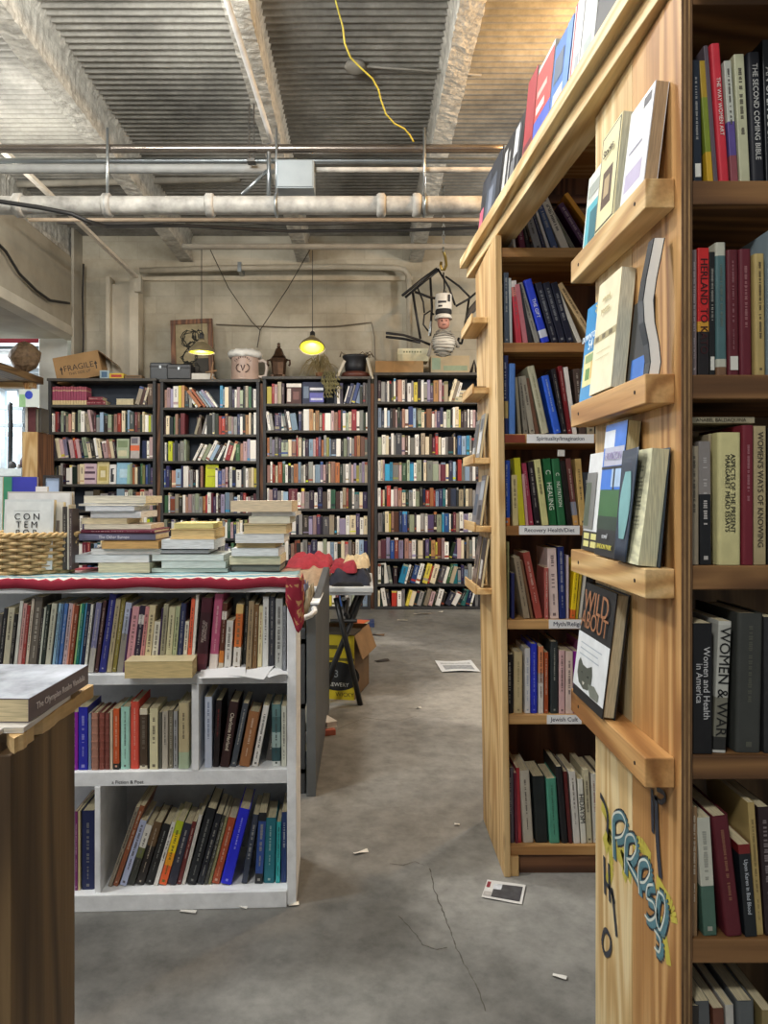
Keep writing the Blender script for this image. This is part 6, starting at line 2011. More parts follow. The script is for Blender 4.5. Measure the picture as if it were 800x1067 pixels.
# ---- two long rails across the tops of both bookcases, with big books displayed
ua = Vector((0.385, 2.83, 0)); ub = Vector((0.505, 0.9, 0))
di = (ua - ub).normalized(); yaw = math.atan2(-di.x, di.y)
MR = Matrix.Translation(ua) @ Matrix.Rotation(yaw, 4, 'Z')          # local -y runs toward us, +x away from the aisle
LR = (ua - ub).length
rl = thing('display_rail', 'pair of long planed boards carrying big art books above both wooden bookcases', 'rail', ua + Vector((0, 0, 2.016)))
put('lower_board', MB().box(0.0, 0.07, -LR, 0, 2.016, 2.051, 0, MR), pale_pine(1), rl, bevel=0.002)
put('upper_board', MB().box(-0.024, 0.085, -LR, 0.015, 2.056, 2.091, 0, MR), pale_pine(1), rl, bevel=0.002)
put('rear_board', MB().box(0.066, 0.085, -LR, 0.015, 2.0915, 2.26, 0, MR), dark_wood(1), rl, bevel=0.002)


def rail_book(label, px0, px1, ytop, prints, base, th=0.014, hard=False):
    """far edge at photo x px0 and near edge at px1 along the rail front; height from the top at the near edge"""
    def along(px):
        k = (px - CX) / F
        # point ua + s*(-sin yaw ...) : local y = -s
        c, s_ = math.cos(yaw), math.sin(yaw)
        x0 = 0.01
        # world x = ua.x + c*x0 + s_*t ; world y = ua.y + s_*x0 - c*t
        return (k * (ua.y + s_ * x0) - ua.x - c * x0) / (s_ + k * c)
    t0, t1 = along(px0), along(px1)
    d1 = (MR @ Vector((0.02, -t1, 0))).y
    h = PZ(ytop, d1) - 2.091
    a = math.asin(min(0.5, max(0.04, 0.03 / h)))
    w = t1 - t0
    M = MR @ Matrix.Translation((0.0640 - h * math.sin(a) if h < 0.18 else 0.066 - 0.168 * math.tan(a) - 0.0005, -t0, 2.0915)) @ Matrix.Rotation(a, 4, 'Y') @ Matrix.Translation((-th / 2, 0, 0)) @ Matrix.Rotation(math.pi, 4, 'Z')
    o = book(M, th, h, w - 0.003, base, label, None, hard=hard, marks=False, pages='d8d4c8')
    cols, pb = [], MB()
    w -= 0.003
    for uv, c in prints:
        u0, u1, v0, v1 = [float(q) for q in uv.split(',')]
        if c not in cols: cols.append(c)
        e = 0.0006 + 0.0003 * len(pb.f)
        pb.quad((th / 2 + e, u0 * w, v0 * h), (th / 2 + e, u1 * w, v0 * h), (th / 2 + e, u1 * w, v1 * h), (th / 2 + e, u0 * w, v1 * h), cols.index(c))
    if pb.f:
        q = bpy.data.objects.new('cover_print', raw_mesh('cover_print', pb, [cover(c) for c in cols]))
        COL.objects.link(q); q.parent = o
    return o


rail_book('dark art book with pink edge, farthest on the rail above the wooden bookcases', 489, 509, 150, [('.0,1,0,1', '262a33'), ('.0,.2,.0,.6', 'd0607c'), ('.3,.8,.2,.8', '4c5462'), ('.45,.65,.4,.7', '7c8496'), ('.2,.5,.75,.95', '3a3f4a')], '2b2f38')
rail_book('black and white art book, second from the far end of the rail', 509.5, 531, 112, [('0,1,0,1', '1d1d20'), ('.1,.25,.1,.9', 'c9c9c8'), ('.35,.42,.2,.8', 'b0b0b0'), ('.5,.7,.05,.6', '7a7c80'), ('.6,.8,.6,.95', 'd0d0d0'), ('.82,.9,.2,.9', '505258')], '28282b')
rail_book('red book standing behind the black and white one on the rail', 531.5, 541, 66, [('0,1,0,1', 'a8343c'), ('.1,.9,.1,.4', '6a2a34')], 'a8343c')
rail_book('red and blue art book in the middle of the rail', 541.5, 558, 38, [('0,1,0,.5', '4a63c8'), ('0,1,.5,.95', 'd04c4a'), ('.1,.6,.55,.62', 'e6dcd8'), ('.1,.7,.7,.76', 'e0b8b0'), ('.2,.8,.1,.3', '6a80d8')], 'd8d6d2')
rail_book('blue art book with a white map picture on the rail', 558.5, 577, 12, [('0,1,0,1', '3f74c0'), ('.15,.85,.12,.5', 'c9ccd4'), ('.3,.7,.2,.4', '9a7080'), ('.1,.6,.6,.85', '5a6a80'), ('.7,1,.0,1', '5a8ad0')], '3f74c0')
rail_book('white book with a red stripe on the rail', 577.5, 588, -15, [('0,1,0,1', 'dcdce0'), ('.1,.25,0,1', 'b84048'), ('.5,.9,.2,.5', '9aa0a8')], 'd8d8dc')
rail_book('grey and white photograph book on the rail', 588.5, 603, -40, [('0,1,0,1', 'c6cac8'), ('.2,.8,.1,.5', '9aa4a2'), ('.1,.5,.6,.8', 'e2e4e2')], 'c6cac8')
rail_book('black-covered book, nearest one in view on the rail', 603.5, 628, -60, [('0,1,0,1', '232427'), ('.2,.8,.2,.3', '4a4c52')], '232427')

# ---- spray-paint marks on the end panels
def paint_strokes(parent, xp, strokes, name, wd=0.0045):
    groups = {}
    for c, pts in strokes: groups.setdefault(c, []).append(pts)
    for k, (c, ss) in enumerate(groups.items()):
        mb = MB()
        off = 0.0006 + 0.0003 * k
        for pts in ss:
            w = wd
            if pts and not isinstance(pts[0], tuple): w, pts = pts[0], pts[1:]
            q = []
            sm_ = []
            for i in range(len(pts) - 1):
                for j in range(4):
                    t_ = j / 4
                    p0 = pts[max(i - 1, 0)]; p1 = pts[i]; p2 = pts[i + 1]; p3 = pts[min(i + 2, len(pts) - 1)]
                    f = lambda a_, b_, c_, d_: 0.5 * ((2 * b_) + (-a_ + c_) * t_ + (2 * a_ - 5 * b_ + 4 * c_ - d_) * t_ ** 2 + (-a_ + 3 * b_ - 3 * c_ + d_) * t_ ** 3)
                    sm_.append((f(p0[0], p1[0], p2[0], p3[0]), f(p0[1], p1[1], p2[1], p3[1])))
            sm_.append(pts[-1])
            for x, y in sm_:
                d = xp * F / (x - CX)
                q.append(Vector((xp - off, d, PZ(y, d))))
            ribbon(mb, q, lambda i: w * 1.35, Vector((1, 0, 0)))
        put(name, mb, plain(c, 0.4, 0.1), parent, fixn=False)


strokes = []
YB = [[0.013, (627, 836), (633, 850), (635, 868), (630, 882)], [0.012, (633, 868), (642, 884), (650, 898), (658, 914)], [0.010, (660, 882), (668, 880), (678, 896)],
      [0.010, (684, 918), (692, 932), (700, 946), (703, 962)], [0.008, (689, 955), (694, 985), (697, 1006)], [0.010, (636, 884), (637, 905), (633, 920)], [0.009, (648, 884), (652, 902), (650, 915)]]
for q in YB: strokes.append(('c4b848', q))
LT = [[(641, 896), (640, 868), (641, 852), (649, 850), (654, 862), (650, 874), (643, 876)],
      [(653, 912), (653, 888), (655, 874), (662, 874), (665, 887), (660, 898), (655, 898), (662, 912), (667, 922)],
      [(668, 934), (667, 912), (669, 900), (676, 900), (679, 912), (674, 922), (669, 922)],
      [(683, 925), (677, 926), (676, 938), (683, 944), (685, 957), (679, 962), (674, 956)],
      [(688, 932), (694, 938), (695, 955), (690, 972), (686, 962), (686, 944), (688, 932)],
      [(684, 972), (690, 982), (689, 995), (684, 990)]]
for q in LT: strokes.append(('27313c', [0.0088] + q))
for q in LT: strokes.append(('4f7f8c', [0.0062] + q))
for q in LT: strokes.append(('d5dcd4', [0.0016] + [(x - 1.6, y - 3.0) for x, y in q]))
for q in ([(626, 828), (631, 838), (634, 852), (633, 868)], [(630, 892), (631, 932)], [(635, 900), (636, 940)], [(638, 925), (641, 955), (643, 976)], [0.004, (632, 920), (638, 930), (641, 942)],
          [(680, 822), (681, 868)], [0.006, (684, 830), (686, 880), (689, 915)], [0.003, (685, 822), (692, 826), (694, 832), (689, 836), (683, 830)], [0.004, (630, 970), (628, 982), (631, 994), (636, 992), (637, 980), (633, 970), (630, 970)]):
    strokes.append(('232b3c', q))
paint_strokes(nb, 0.4985, strokes, 'spray_paint')
g = [('1f6a4c', [0.02, (503.5, 694), (505, 705), (508, 716)]), ('1f6a4c', [0.022, (507, 700), (511, 715), (510, 728), (515, 742)]), ('1f6a4c', [0.02, (513, 706), (517, 722), (516, 735), (518, 748)]),
     ('bfe0cc', [0.004, (504, 700), (508, 712), (507, 722), (513, 735)]), ('bfe0cc', [0.004, (510, 704), (515, 718), (513, 730), (518, 742)]), ('12352a', [0.004, (502.5, 700), (506, 722), (511, 740), (516, 754)])]
paint_strokes(u2, 0.435, g, 'spray_paint')
# ================================================================== near low bookcase at the left edge (dark end panel, worn board top)
nl = thing('near_low_bookcase', 'low dark wooden bookcase end at the near left, worn board on top', 'bookcase', (-0.7, 1.08, 0))
put('end_panel', MB().box(-0.475, -0.455, 0.962, 1.176, 0, 0.8645), dark_wood(2), nl, bevel=0.002)
bd = MB()
n = 30
rj = random.Random(2)
pts = []
for i in range(n + 1):
    y = 0.965 + (1.24 - 0.965) * i / n
    pts.append((-0.448 - rj.uniform(0, 0.004) - (0.012 if 6 < i < 9 else 0), y))
poly = [(-0.4785, 1.0), (-0.462, 0.975)] + pts + [(-0.4785, 1.24)]
bd.prism(poly, 0.865, 0.885, axis='z')
put('top_strip', bd, pine(1), nl)
put('top_board', MB().box(-1.0, -0.4795, 1.01, 1.24, 0.8648, 0.88), dark_wood(1), nl, bevel=0.002)
put('back_panel', MB().box(-1.0, -0.476, 1.165, 1.176, 0, 0.8645), dark_wood(2), nl)
put('shelf', MB().box(-1.0, -0.476, 0.97, 1.164, 0.645, 0.668), pine(0), nl)
put('front_board', MB().box(-1.0, -0.478, 0.962, 0.98, 0.0, 0.664), pine(2), nl, bevel=0.002)
Fl = Front(-0.6, 0.985)
for i, (x0, x1, h, c, nm) in enumerate(((-14, -4, 0.13, '8a4a70', 'mauve'), (-26, -15, 0.15, '3a4a58', 'slate'), (-40, -27, 0.14, 'b0a080', 'beige'))):
    d = 0.99
    book(Matrix.Translation((PX((x0 + x1) / 2, d), d, 0.669)), PX(x1, d) - PX(x0, d) - 0.001, h, 0.13, c, f'{nm} book inside the near low dark bookcase at far left')
# books lying on it
ol = MB()
zb = 0.8856
Mb = axes((0, 0, 0), (0, 0, 1), (1, 0, 0), (0, 1, 0))
# spine faces +x (to the aisle); height runs along y
def flat_spine_right(xs, y0, y1, z0, z1, w, col, label, title=None, tc=None, pages='dccfaa', hard=False, yaw=0.0):
    # local x -> up, local y -> -x, local z -> -y?  (right-handed: x × y = z)
    R = axes((0, 0, 0), (0, 0, 1), (-1, 0, 0), (0, -1, 0))
    c = Vector((xs, y1, (z0 + z1) / 2))
    M = Matrix.Translation(c) @ Matrix.Rotation(yaw, 4, 'Z') @ R
    return book(M, z1 - z0, y1 - y0, w, col, label, title=title, tc=tc, pages=pages, hard=hard, marks=False)
o = flat_spine_right(-0.445, 1.005, 1.205, 0.8935, 0.925, 0.16, '6a5c62', 'grey-spined paperback with misty cover, topmost on the near left bookcase', tc='e6dcd8', pages='d9c8a0', yaw=-0.03)
text('spine_title', 'The Olympian Realm Vandalia', 0.0135, axes((0, -0.0009, 0.098), (0, 0, -1), (1, 0, 0), (0, -1, 0)), 'e6dcd8', o)
w_, h_, th_ = 0.16, 0.2, 0.0315
cp = MB()
cov = [('0,1,0,1', 'b9bfca')]
cols = []
for uv, c in cov:
    u0, u1, v0, v1 = [float(q) for q in uv.split(',')]
    cols.append(c)
    e = th_ / 2 + 0.0004 + 0.00015 * len(cols)
    cp.quad((e, u0 * w_, v0 * h_), (e, u1 * w_, v0 * h_), (e, u1 * w_, v1 * h_), (e, u0 * w_, v1 * h_), len(cols) - 1)
q = bpy.data.objects.new('cover_print', raw_mesh('cover_print', cp, [plain(c, 0.25, 0.38, 9.0) for c in cols])); COL.objects.link(q); q.parent = o
flat_spine_right(-0.452, 0.985, 1.15, zb, 0.893, 0.17, 'd6d2cc', 'thin white booklet under the misty-covered paperback at near left', yaw=0.02, pages='e2dccc')
flat_spine_right(-0.475, 0.93, 1.0, 0.8862, 0.8925, 0.1, 'cfccc8', 'thin curled white leaflet on the near left bookcase corner', pages='e6e2d8')

# ================================================================== middle distance: folded panel, table with clothes, yellow box
pn = thing('grey_board', 'dark grey upright panel standing along the aisle behind the low white bookcase', 'panel', (-0.22, 3.5, 0))
pv = MB()
xo = -0.195
pv.add([(xo - 0.034, 2.98, 0.012), (xo, 2.98, 0.012), (xo, 4.12, 0.012), (xo - 0.034, 4.12, 0.012), (xo - 0.034, 2.98, 0.722), (xo, 2.98, 0.722), (xo, 4.12, 0.80), (xo - 0.034, 4.12, 0.80)],
       [(0, 3, 2, 1), (4, 5, 6, 7), (0, 1, 5, 4), (1, 2, 6, 5), (2, 3, 7, 6), (3, 0, 4, 7)])
put('panel_board', pv, plain('43464a', 0.5, 0.12, 5.0), pn, bevel=0.004)
put('edge_strip', MB().box(xo - 0.036, xo + 0.001, 2.972, 2.98, 0.0, 0.72), plain('6b6f72', 0.4, 0.1), pn, bevel=0.002)
put('foot_rail', MB().box(xo - 0.03, xo - 0.004, 2.98, 4.12, 0.0, 0.012), plain('35373a', 0.5), pn)
wt = MB().tube([P(303, 645, 2.95), P(316, 644, 2.95), P(324, 641, 2.97), P(328, 637, 2.99), P(327, 634, 3.02)], 0.011, 10)
tag(put('white_tube', wt, plain('d8dadb', 0.35, 0.05), smooth=True), 'white bent tube end between the white bookcase and the grey panel', 'tube')
# second low rack behind the white case, seen in the slit
rk = thing('dark_rack', 'low dark rack of odds and ends in the gap left of the grey panel', 'rack', (-0.5, 3.3, 0))
for z in (0.1, 0.36, 0.62): put('shelf', MB().box(-0.95, -0.24, 3.0, 3.6, z - 0.02, z), plain('33363a', 0.5), rk)
for x, y in ((-0.95, 3.0), (-0.26, 3.0), (-0.95, 3.58), (-0.26, 3.58)): put('post', MB().box(x, x + 0.02, y, y + 0.02, 0, 0.66), plain('4a4d50', 0.4), rk)
tl = 0.62
tb = thing('folding_table', 'white-topped folding table with crossed black legs, heaped with clothes', 'table', (-0.4, 4.55, 0))
put('table_top', MB().box(-0.95, PX(389, 4.2), 4.2, 4.95, 0.645, 0.68), plain('c6cacc', 0.4, 0.06), tb, bevel=0.008)
put('table_rim', MB().box(-0.94, PX(389, 4.2) - 0.01, 4.205, 4.945, 0.632, 0.645), plain('9a9ea0', 0.4), tb, bevel=0.003)
blk = plain('1c1d1f', 0.4, 0.08)
for d in (4.26, 4.86):
    put('leg', MB().tube([P(350, 623, d) if d < 4.5 else Vector((PX(350, 4.26), d, 0.632)), Vector((PX(375.5, 4.31), d, 0.0))], 0.016, 8), blk, tb, smooth=True)
    put('leg', MB().tube([Vector((PX(378, 4.26) - 0.0, d + 0.03, 0.632)), Vector((PX(349, 4.31), d + 0.03, 0.24)), Vector((PX(335, 4.31), d + 0.03, 0.0))], 0.016, 8), blk, tb, smooth=True)
    put('leg', MB().tube([Vector((-0.85, d, 0.632)), Vector((-0.72, d, 0.0))], 0.016, 8), blk, tb, smooth=True)
put('cross_bar', MB().tube([(PX(344, 4.28), 4.28, PZ(647, 4.28)), (PX(372, 4.28), 4.28, PZ(647, 4.28))], 0.012, 8), blk, tb)
put('cross_bar', MB().tube([(PX(360, 4.28), 4.26, PZ(640, 4.28)), (PX(360, 4.28), 4.9, PZ(640, 4.28))], 0.012, 8), blk, tb)
put('hinge_bolt', MB().tube([(PX(358, 4.26), 4.238, PZ(624, 4.24)), (PX(358, 4.26), 4.25, PZ(624, 4.24))], 0.012, 10), steel, tb)


def garment(label, x0, x1, y0, y1, z0, z1, col, seed, mat=None, lump=0.35, name='garment'):
    """a folded, rumpled piece of clothing"""
    r = random.Random(seed)
    ph = [r.uniform(0, 6) for _ in range(6)]
    mb = MB()
    nu, nv = 26, 16
    w, l, h = x1 - x0, y1 - y0, z1 - z0
    def f(u, v):
        e = min(1.0, min(u, 1 - u, v, 1 - v) * 6.5) ** 0.45
        n = math.sin(u * 9 + ph[0] + 2 * math.sin(v * 4 + ph[1])) * 0.5 + math.sin(v * 13 + u * 5 + ph[2]) * 0.3 + math.sin(u * 21 + v * 8 + ph[3]) * 0.25
        jx = 0.03 * w * math.sin(v * 9 + ph[4]); jy = 0.04 * l * math.sin(u * 8 + ph[5])
        return Vector((x0 + u * w + jx, y0 + v * l + jy, z0 + max(0.0, h * e * (1 - lump * 0.5 + lump * 0.5 * n))))
    mb.grid(f, nu, nv)
    nb_ = len(mb.v)
    base = [Vector((p.x, p.y, z0)) for p in mb.v]
    mb.v += base
    k = nv + 1
    for i in range(nu):
        for j in range(nv):
            a_ = nb_ + i * k + j
            mb.f.append((a_, a_ + 1, a_ + k + 1, a_ + k)); mb.mi.append(0)
    return tag(put(name, mb, mat or plain(col, 0.9, 0.18, 30), smooth=True), label, 'clothing')


zt = 0.681
garment('dark navy jacket folded at the right end of the clothes table', PX(343, 4.24), PX(386, 4.24), 4.25, 4.75, zt, PZ(592, 4.3), '1e2230', 1)
garment('black garment flat beneath the navy jacket on the clothes table', PX(346, 4.24), PX(378, 4.24), 4.215, 4.245, zt, PZ(606, 4.24), '17181c', 12)
garment('red garment lying over the navy jacket, right half of the clothes table', PX(344, 4.3), PX(372, 4.3), 4.3, 4.7, PZ(597, 4.3), PZ(585, 4.3), '8c2030', 2)
garment('cream garment on top of the heap at the right end', PX(357, 4.4), PX(385, 4.4), 4.38, 4.8, PZ(592, 4.4), PZ(579, 4.4), 'c2b08c', 3, lump=0.7)
garment('bright red blanket spread across the left of the clothes table', PX(297, 4.5), PX(344, 4.5), 4.45, 4.9, PZ(592, 4.5), PZ(577, 4.5), '9a2a36', 4, lump=0.8)
garment('orange-beige knitted garment under the bright red blanket', PX(303, 4.3), PX(341, 4.3), 4.25, 4.8, zt, PZ(590, 4.4), 'a28a70', 5)
garment('grey-brown bundle left of the orange-beige garment, behind the cloth corner', PX(285, 4.3), PX(303, 4.3), 4.25, 4.8, zt, PZ(592, 4.4), '7a5a50', 6)
garment('blue and white garment in the gap left of the grey panel', PX(310, 3.3), PX(320, 3.3), 3.05, 3.5, 0.621, PZ(606, 3.2), '5a6280', 7)
garment('cream patterned garment leaning against the top of the grey panel', PX(319, 3.4), PX(327, 3.4), 3.1, 3.55, 0.622, PZ(610, 3.3), '8f846c', 8)
garment('black garment low in the gap left of the grey panel', PX(306, 3.1), PX(318, 3.1), 3.02, 3.4, 0.362, 0.57, '202226', 9)
pp_ = MB().box(PX(325, 3.2) - 0.004, PX(333, 3.2), 3.15, 3.5, 0.735, 0.743)
tag(put('white_leaflet', pp_, plain('dfe2e4', 0.6), bevel=0.001), 'white leaflet on the top edge of the grey panel', 'leaflet')

# yellow printed carton under the table
bx0, bx1, byn, bz = PX(306, 4.39), PX(369, 4.39), 4.39, PZ(661, 4.39)
yb = thing('yellow_carton', 'open yellow and black printed carton on the floor under the table', 'carton', ((bx0 + bx1) / 2, 4.6, 0))
ylw = plain('c9b41f', 0.6, 0.08)
bdm = MB()
put('front_panel', MB().box(bx0, bx1, byn, byn + 0.006, 0, bz), ylw, yb)
put('side_panel', MB().box(bx1 - 0.006, bx1, byn + 0.006, byn + 0.4, 0, bz), plain('6e5438', 0.8), yb)
put('side_panel', MB().box(bx0, bx0 + 0.006, byn + 0.006, byn + 0.4, 0, bz), ylw, yb)
put('back_panel', MB().box(bx0, bx1, byn + 0.4, byn + 0.406, 0, bz), plain('6e5438', 0.8), yb)
put('bottom_panel', MB().box(bx0, bx1, byn + 0.006, byn + 0.4, 0, 0.006), plain('6e5438', 0.8), yb)
fl_ = MB().add([(bx1, byn + 0.01, bz), (bx1, byn + 0.4, bz), (bx1 + 0.05, byn + 0.4, bz - 0.14), (bx1 + 0.05, byn + 0.01, bz - 0.14), (bx1 - 0.004, byn + 0.01, bz), (bx1 - 0.004, byn + 0.4, bz), (bx1 + 0.046, byn + 0.4, bz - 0.14), (bx1 + 0.046, byn + 0.01, bz - 0.14)],
               [(0, 1, 2, 3), (4, 7, 6, 5), (0, 3, 7, 4), (1, 5, 6, 2), (3, 2, 6, 7)])
put('lid_flap', fl_, plain('8a6a44', 0.8), yb)
put('lid_flap', MB().add([(bx0, byn, bz), (bx1, byn, bz), (bx1 + 0.01, byn + 0.16, bz + 0.012), (bx0, byn + 0.16, bz + 0.02), (bx0, byn, bz - 0.005), (bx1, byn, bz - 0.005), (bx1 + 0.01, byn + 0.16, bz + 0.007), (bx0, byn + 0.16, bz + 0.015)],
                         [(0, 1, 2, 3), (4, 7, 6, 5), (0, 4, 5, 1), (3, 2, 6, 7), (0, 3, 7, 4), (1, 5, 6, 2)]), plain('3c3428', 0.8), yb)
em = MB()
ec = Vector(((bx0 + bx1) / 2 + 0.075, byn - 0.0012, PZ(704, 4.39)))
em.add([ec + Vector((0.135 * math.cos(a), 0, 0.085 * math.sin(a))) for a in [k * math.pi / 16 for k in range(32)]], [tuple(range(32))])
put('printed_emblem', em, plain('1b1c1e', 0.5), yb)
put('printed_band', MB().box(bx0 + 0.03, bx1 - 0.1, byn - 0.0008, byn, PZ(676, 4.39), PZ(672, 4.39)).box(bx0 + 0.0, bx1, byn - 0.0008, byn, PZ(688, 4.39), PZ(685, 4.39)), plain('5a5216', 0.6), yb)
text('printed_word', 'BREWERY', 0.032, axes(ec + Vector((0.0, -0.001, -0.05)), (1, 0, 0), (0, 0, 1), (0, -1, 0)), 'd8d8d0', yb, local=False)
text('printed_word', '83', 0.06, axes(ec + Vector((-0.02, -0.001, 0.012)), (1, 0, 0), (0, 0, 1), (0, -1, 0)), '8a8e90', yb, local=False)
text('printed_word', 'WICKY', 0.034, axes(Vector((PX(359, 4.39), byn - 0.001, PZ(723, 4.39))), (1, 0, 0), (0, 0, 1), (0, -1, 0)), '3a3410', yb, local=False)
yb.rotation_euler = (0, 0, -0.22); yb.location.x += 0.05
# books on the floor around
lie(372, 384, 640, 644.5, 6.6, 0.2, 'd8d4cc', 'white-paged book under the orange one on the floor behind the table', z=0.0, zt=0.03, pages='e6e2d8')
lie(362, 378, 634, 642, 6.62, 0.22, 'd9642a', 'orange book on the floor behind the clothes table', z=0.0305, zt=0.055, yaw=-0.3, spine=True, marks=False)
lie(379, 390, 634, 642, 6.75, 0.2, '2a3c68', 'dark blue book on the floor beside the orange one', z=0.0, zt=0.04, spine=True, marks=False)
lie(340, 352, 727, 733, 3.75, 0.12, 'e2e2de', 'white paperback on the floor before the yellow carton', z=0.03, zt=0.06, yaw=0.5, pages='e8e6e0')
lie(336, 350, 733, 740, 3.72, 0.14, 'c06a58', 'faded red book under the white paperback on the floor', z=0.0, zt=0.028, yaw=0.3, spine=True, marks=False)
lie(311, 320, 712, 722, 3.2, 0.15, 'd6d4d0', 'white book on the dark rack, low in the gap', z=0.1, zt=0.14)
lie(308, 319, 660, 700, 3.15, 0.15, '8a7a28', 'mustard box-like book in the gap left of grey panel', z=0.361, zt=0.43, spine=True, marks=False)
crd = MB().add([P(384, 664, 5.4), P(400, 662, 5.4), P(402, 664, 5.4), P(386, 667, 5.4)], [(0, 1, 2, 3)])
rr = random.Random(8)
for x, y, w, h, c, lab in ((392, 662, .14, .05, '6a5038', 'brown cardboard strip on the floor right of the yellow carton'), (398, 689, .1, .05, '3a3430', 'dark rag strip on the floor beyond the yellow carton'), (419, 647, .1, .03, 'b9b2a0', 'pale paper shred at the foot of the aisle-end bookcase'),
                           (440, 640, .18, .04, 'a9a294', 'torn paper strip in front of the aisle-end bookcase'), (459, 638, .05, .05, 'd8d4c8', 'small white paper scrap in front of the aisle-end bookcase')):
    q = fpt(x, y)
    sheet('paper_scrap', lab, Matrix.Translation((q.x, q.y, 0.0015)) @ Matrix.Rotation(rr.uniform(-0.4, 0.4), 4, 'Z'), w, h, c, 0.012, cat='scrap')

# ================================================================== far left: bright room beyond the opening
ps = thing('plank_shelf', 'dark heavy plank shelf running back at the far left', 'shelf', (-3.5, 6.8, 2.33))
put('plank', MB().box(-4.2, -3.31, 5.6, 7.72, 2.33, 2.40), dark_wood(1), ps, bevel=0.004)
put('brace', MB().tube([(-3.42, 7.55, 2.33), (-3.1 - 0.28, 7.7, 2.03)], 0.04, 4), warm(2), ps)
put('brace_block', MB().box(-3.7, -3.35, 7.55, 7.65, 2.28, 2.33), pine(0), ps)
wb = MB().lathe([(0.02, 0.0), (0.11, 0.05), (0.15, 0.13), (0.14, 0.2), (0.08, 0.27), (0.02, 0.29)], P(21, 380, 7.4) + Vector((0.05, 0, 0)), 14)
rw = random.Random(3)
for v in wb.v: v += Vector((rw.uniform(-.012, .012), rw.uniform(-.012, .012), rw.uniform(-.01, .01)))
wz = min(v.z for v in wb.v)
for v in wb.v: v.z += 2.401 - wz
tag(put('wicker_ball', wb, plain('6f5a42', 0.8, 0.3, 30)), 'brown woven ball on the dark plank shelf at far left', 'ball')
tag(put('fire_pipe', MB().tube([(-9, 9.2, PZ(354, 9.2)), (-3.42, 9.2, PZ(353, 9.2))], 0.05, 12), plain('a8283a', 0.4, 0.06), smooth=True), 'red pipe crossing the bright room beyond the left opening', 'pipe')
tag(put('grey_pipe', MB().tube([(-9, 9.0, PZ(363, 9.0)), (-3.3, 9.0, PZ(362, 9.0))], 0.02, 8), plain('6a7075', 0.5), smooth=True), 'thin grey pipe just below the red pipe in the bright room', 'pipe')
du = MB()
for k in range(24):
    x = -9 + (5.55) * k / 23
    du.v += []
dpts = [Vector((-8.6 + 5.1 * k / 22, 9.9, PZ(376, 9.9) + 0.02 * math.sin(k))) for k in range(23)]
tag(put('silver_duct', MB().tube(dpts, 0.15, 16, rad=[0.15 + 0.012 * (k % 2) for k in range(23)]), plain('c9cdd0', 0.3, 0.15, 4.0, metal=0.7), smooth=True), 'silver flexible duct in the bright room beyond the left opening', 'duct')
te = thing('tan_bookcase_end', 'tan wooden bookcase end standing left of the farthest black bookcase', 'bookcase', (PX(31, 7.2), 7.3, 0))
X0, X1 = PX(23, 7.2), PX(38.5, 7.2)
put('end_panel', MB().box(X0, X1, 7.2, 7.22, 0, PZ(450, 7.2)), pine(2), te, bevel=0.003)
put('side_board', MB().box(X1 - 0.02, X1 + 0.0, 7.222, 7.6, 0, PZ(450, 7.2)), brown_wood(2), te, bevel=0.003)
put('side_board', MB().box(X0, X0 + 0.02, 7.222, 7.6, 0, PZ(450, 7.2)), brown_wood(2), te, bevel=0.003)
put('top_board', MB().box(X0 + 0.02, X1 - 0.02, 7.222, 7.6, PZ(450, 7.2) - 0.02, PZ(450, 7.2)), brown_wood(1), te)
zt_ = PZ(450, 7.2) + 0.001
for i, (x0, x1, yt, c, nm, sg) in enumerate(((26, 28.6, 424, 'd6d2c6', 'cream', None), (29, 37, 424, '5a2a2e', 'dark red patterned', None), (37.4, 40, 426, '7a7466', 'grey', None), (40.4, 43, 425, '4a4640', 'dark grey', None))):
    d = 7.25
    book(Matrix.Translation((PX((x0 + x1) / 2, d), d, zt_)), PX(x1, d) - PX(x0, d) - 0.002, PZ(yt, d) - zt_, 0.18, c, f'{nm} book standing on the tan bookcase end at far left', marks=False)
sg = thing('paper_sign', 'white and pale green sign with a round blue spot at far left', 'sign', P(31, 424, 7.1))
a, b = P(20, 424, 7.12), P(41, 405.5, 7.12)
put('sign_board', MB().box(a.x, b.x, 7.12, 7.13, a.z, b.z), plain('dfe8e2', 0.5, 0.05), sg)
put('green_patch', MB().box(a.x, a.x + 0.06, 7.1185, 7.12, a.z, b.z - 0.05), plain('a9d8a0', 0.5), sg)
cc = P(30, 411.5, 7.117)
put('blue_spot', MB().add([cc + Vector((0.037 * math.cos(k * math.pi / 12), 0, 0.04 * math.sin(k * math.pi / 12))) for k in range(24)], [tuple(range(24))]), plain('3a50c4', 0.5), sg)
ws = thing('white_counter', 'pale shelf with dark clutter in the bright room at far left', 'shelf', (-4.6, 9.2, PZ(495, 9.0)))
put('shelf_board', MB().box(-6, PX(22, 9.0), 9.0, 9.5, PZ(496, 9.0), PZ(488, 9.0)), plain('d3d6d2', 0.5), ws)
put('shelf_front', MB().box(-6, PX(22, 9.0), 9.02, 9.05, 0, PZ(496, 9.0)), plain('b0b4b4', 0.6), ws)
for i, (x0, x1, h, c) in enumerate(((0, 9, .1, '2c2826'), (13, 22, .16, '3a2422'), (10, 13, .06, 'b8b4b0'))):
    mb = MB().lathe([(0.02, 0), (0.5, 0.15), (0.48, 0.6), (0.25, 0.9), (0.03, 1.0)], (0, 0, 0), 12)
    w = PX(x1, 9.0) - PX(x0, 9.0)
    mb.v = [Vector((PX((x0 + x1) / 2, 9.0) + p.x * w, 9.2 + p.y * 0.1, PZ(488, 9.0) + p.z * h)) for p in mb.v]
    tag(put('lumpy_bag', mb, plain(c, 0.7), smooth=True), ('dark bag on the pale shelf at the left edge', 'dark red-brown bag beside the tan bookcase end on the pale shelf', 'little pale bundle between the two dark bags')[i], 'bag')
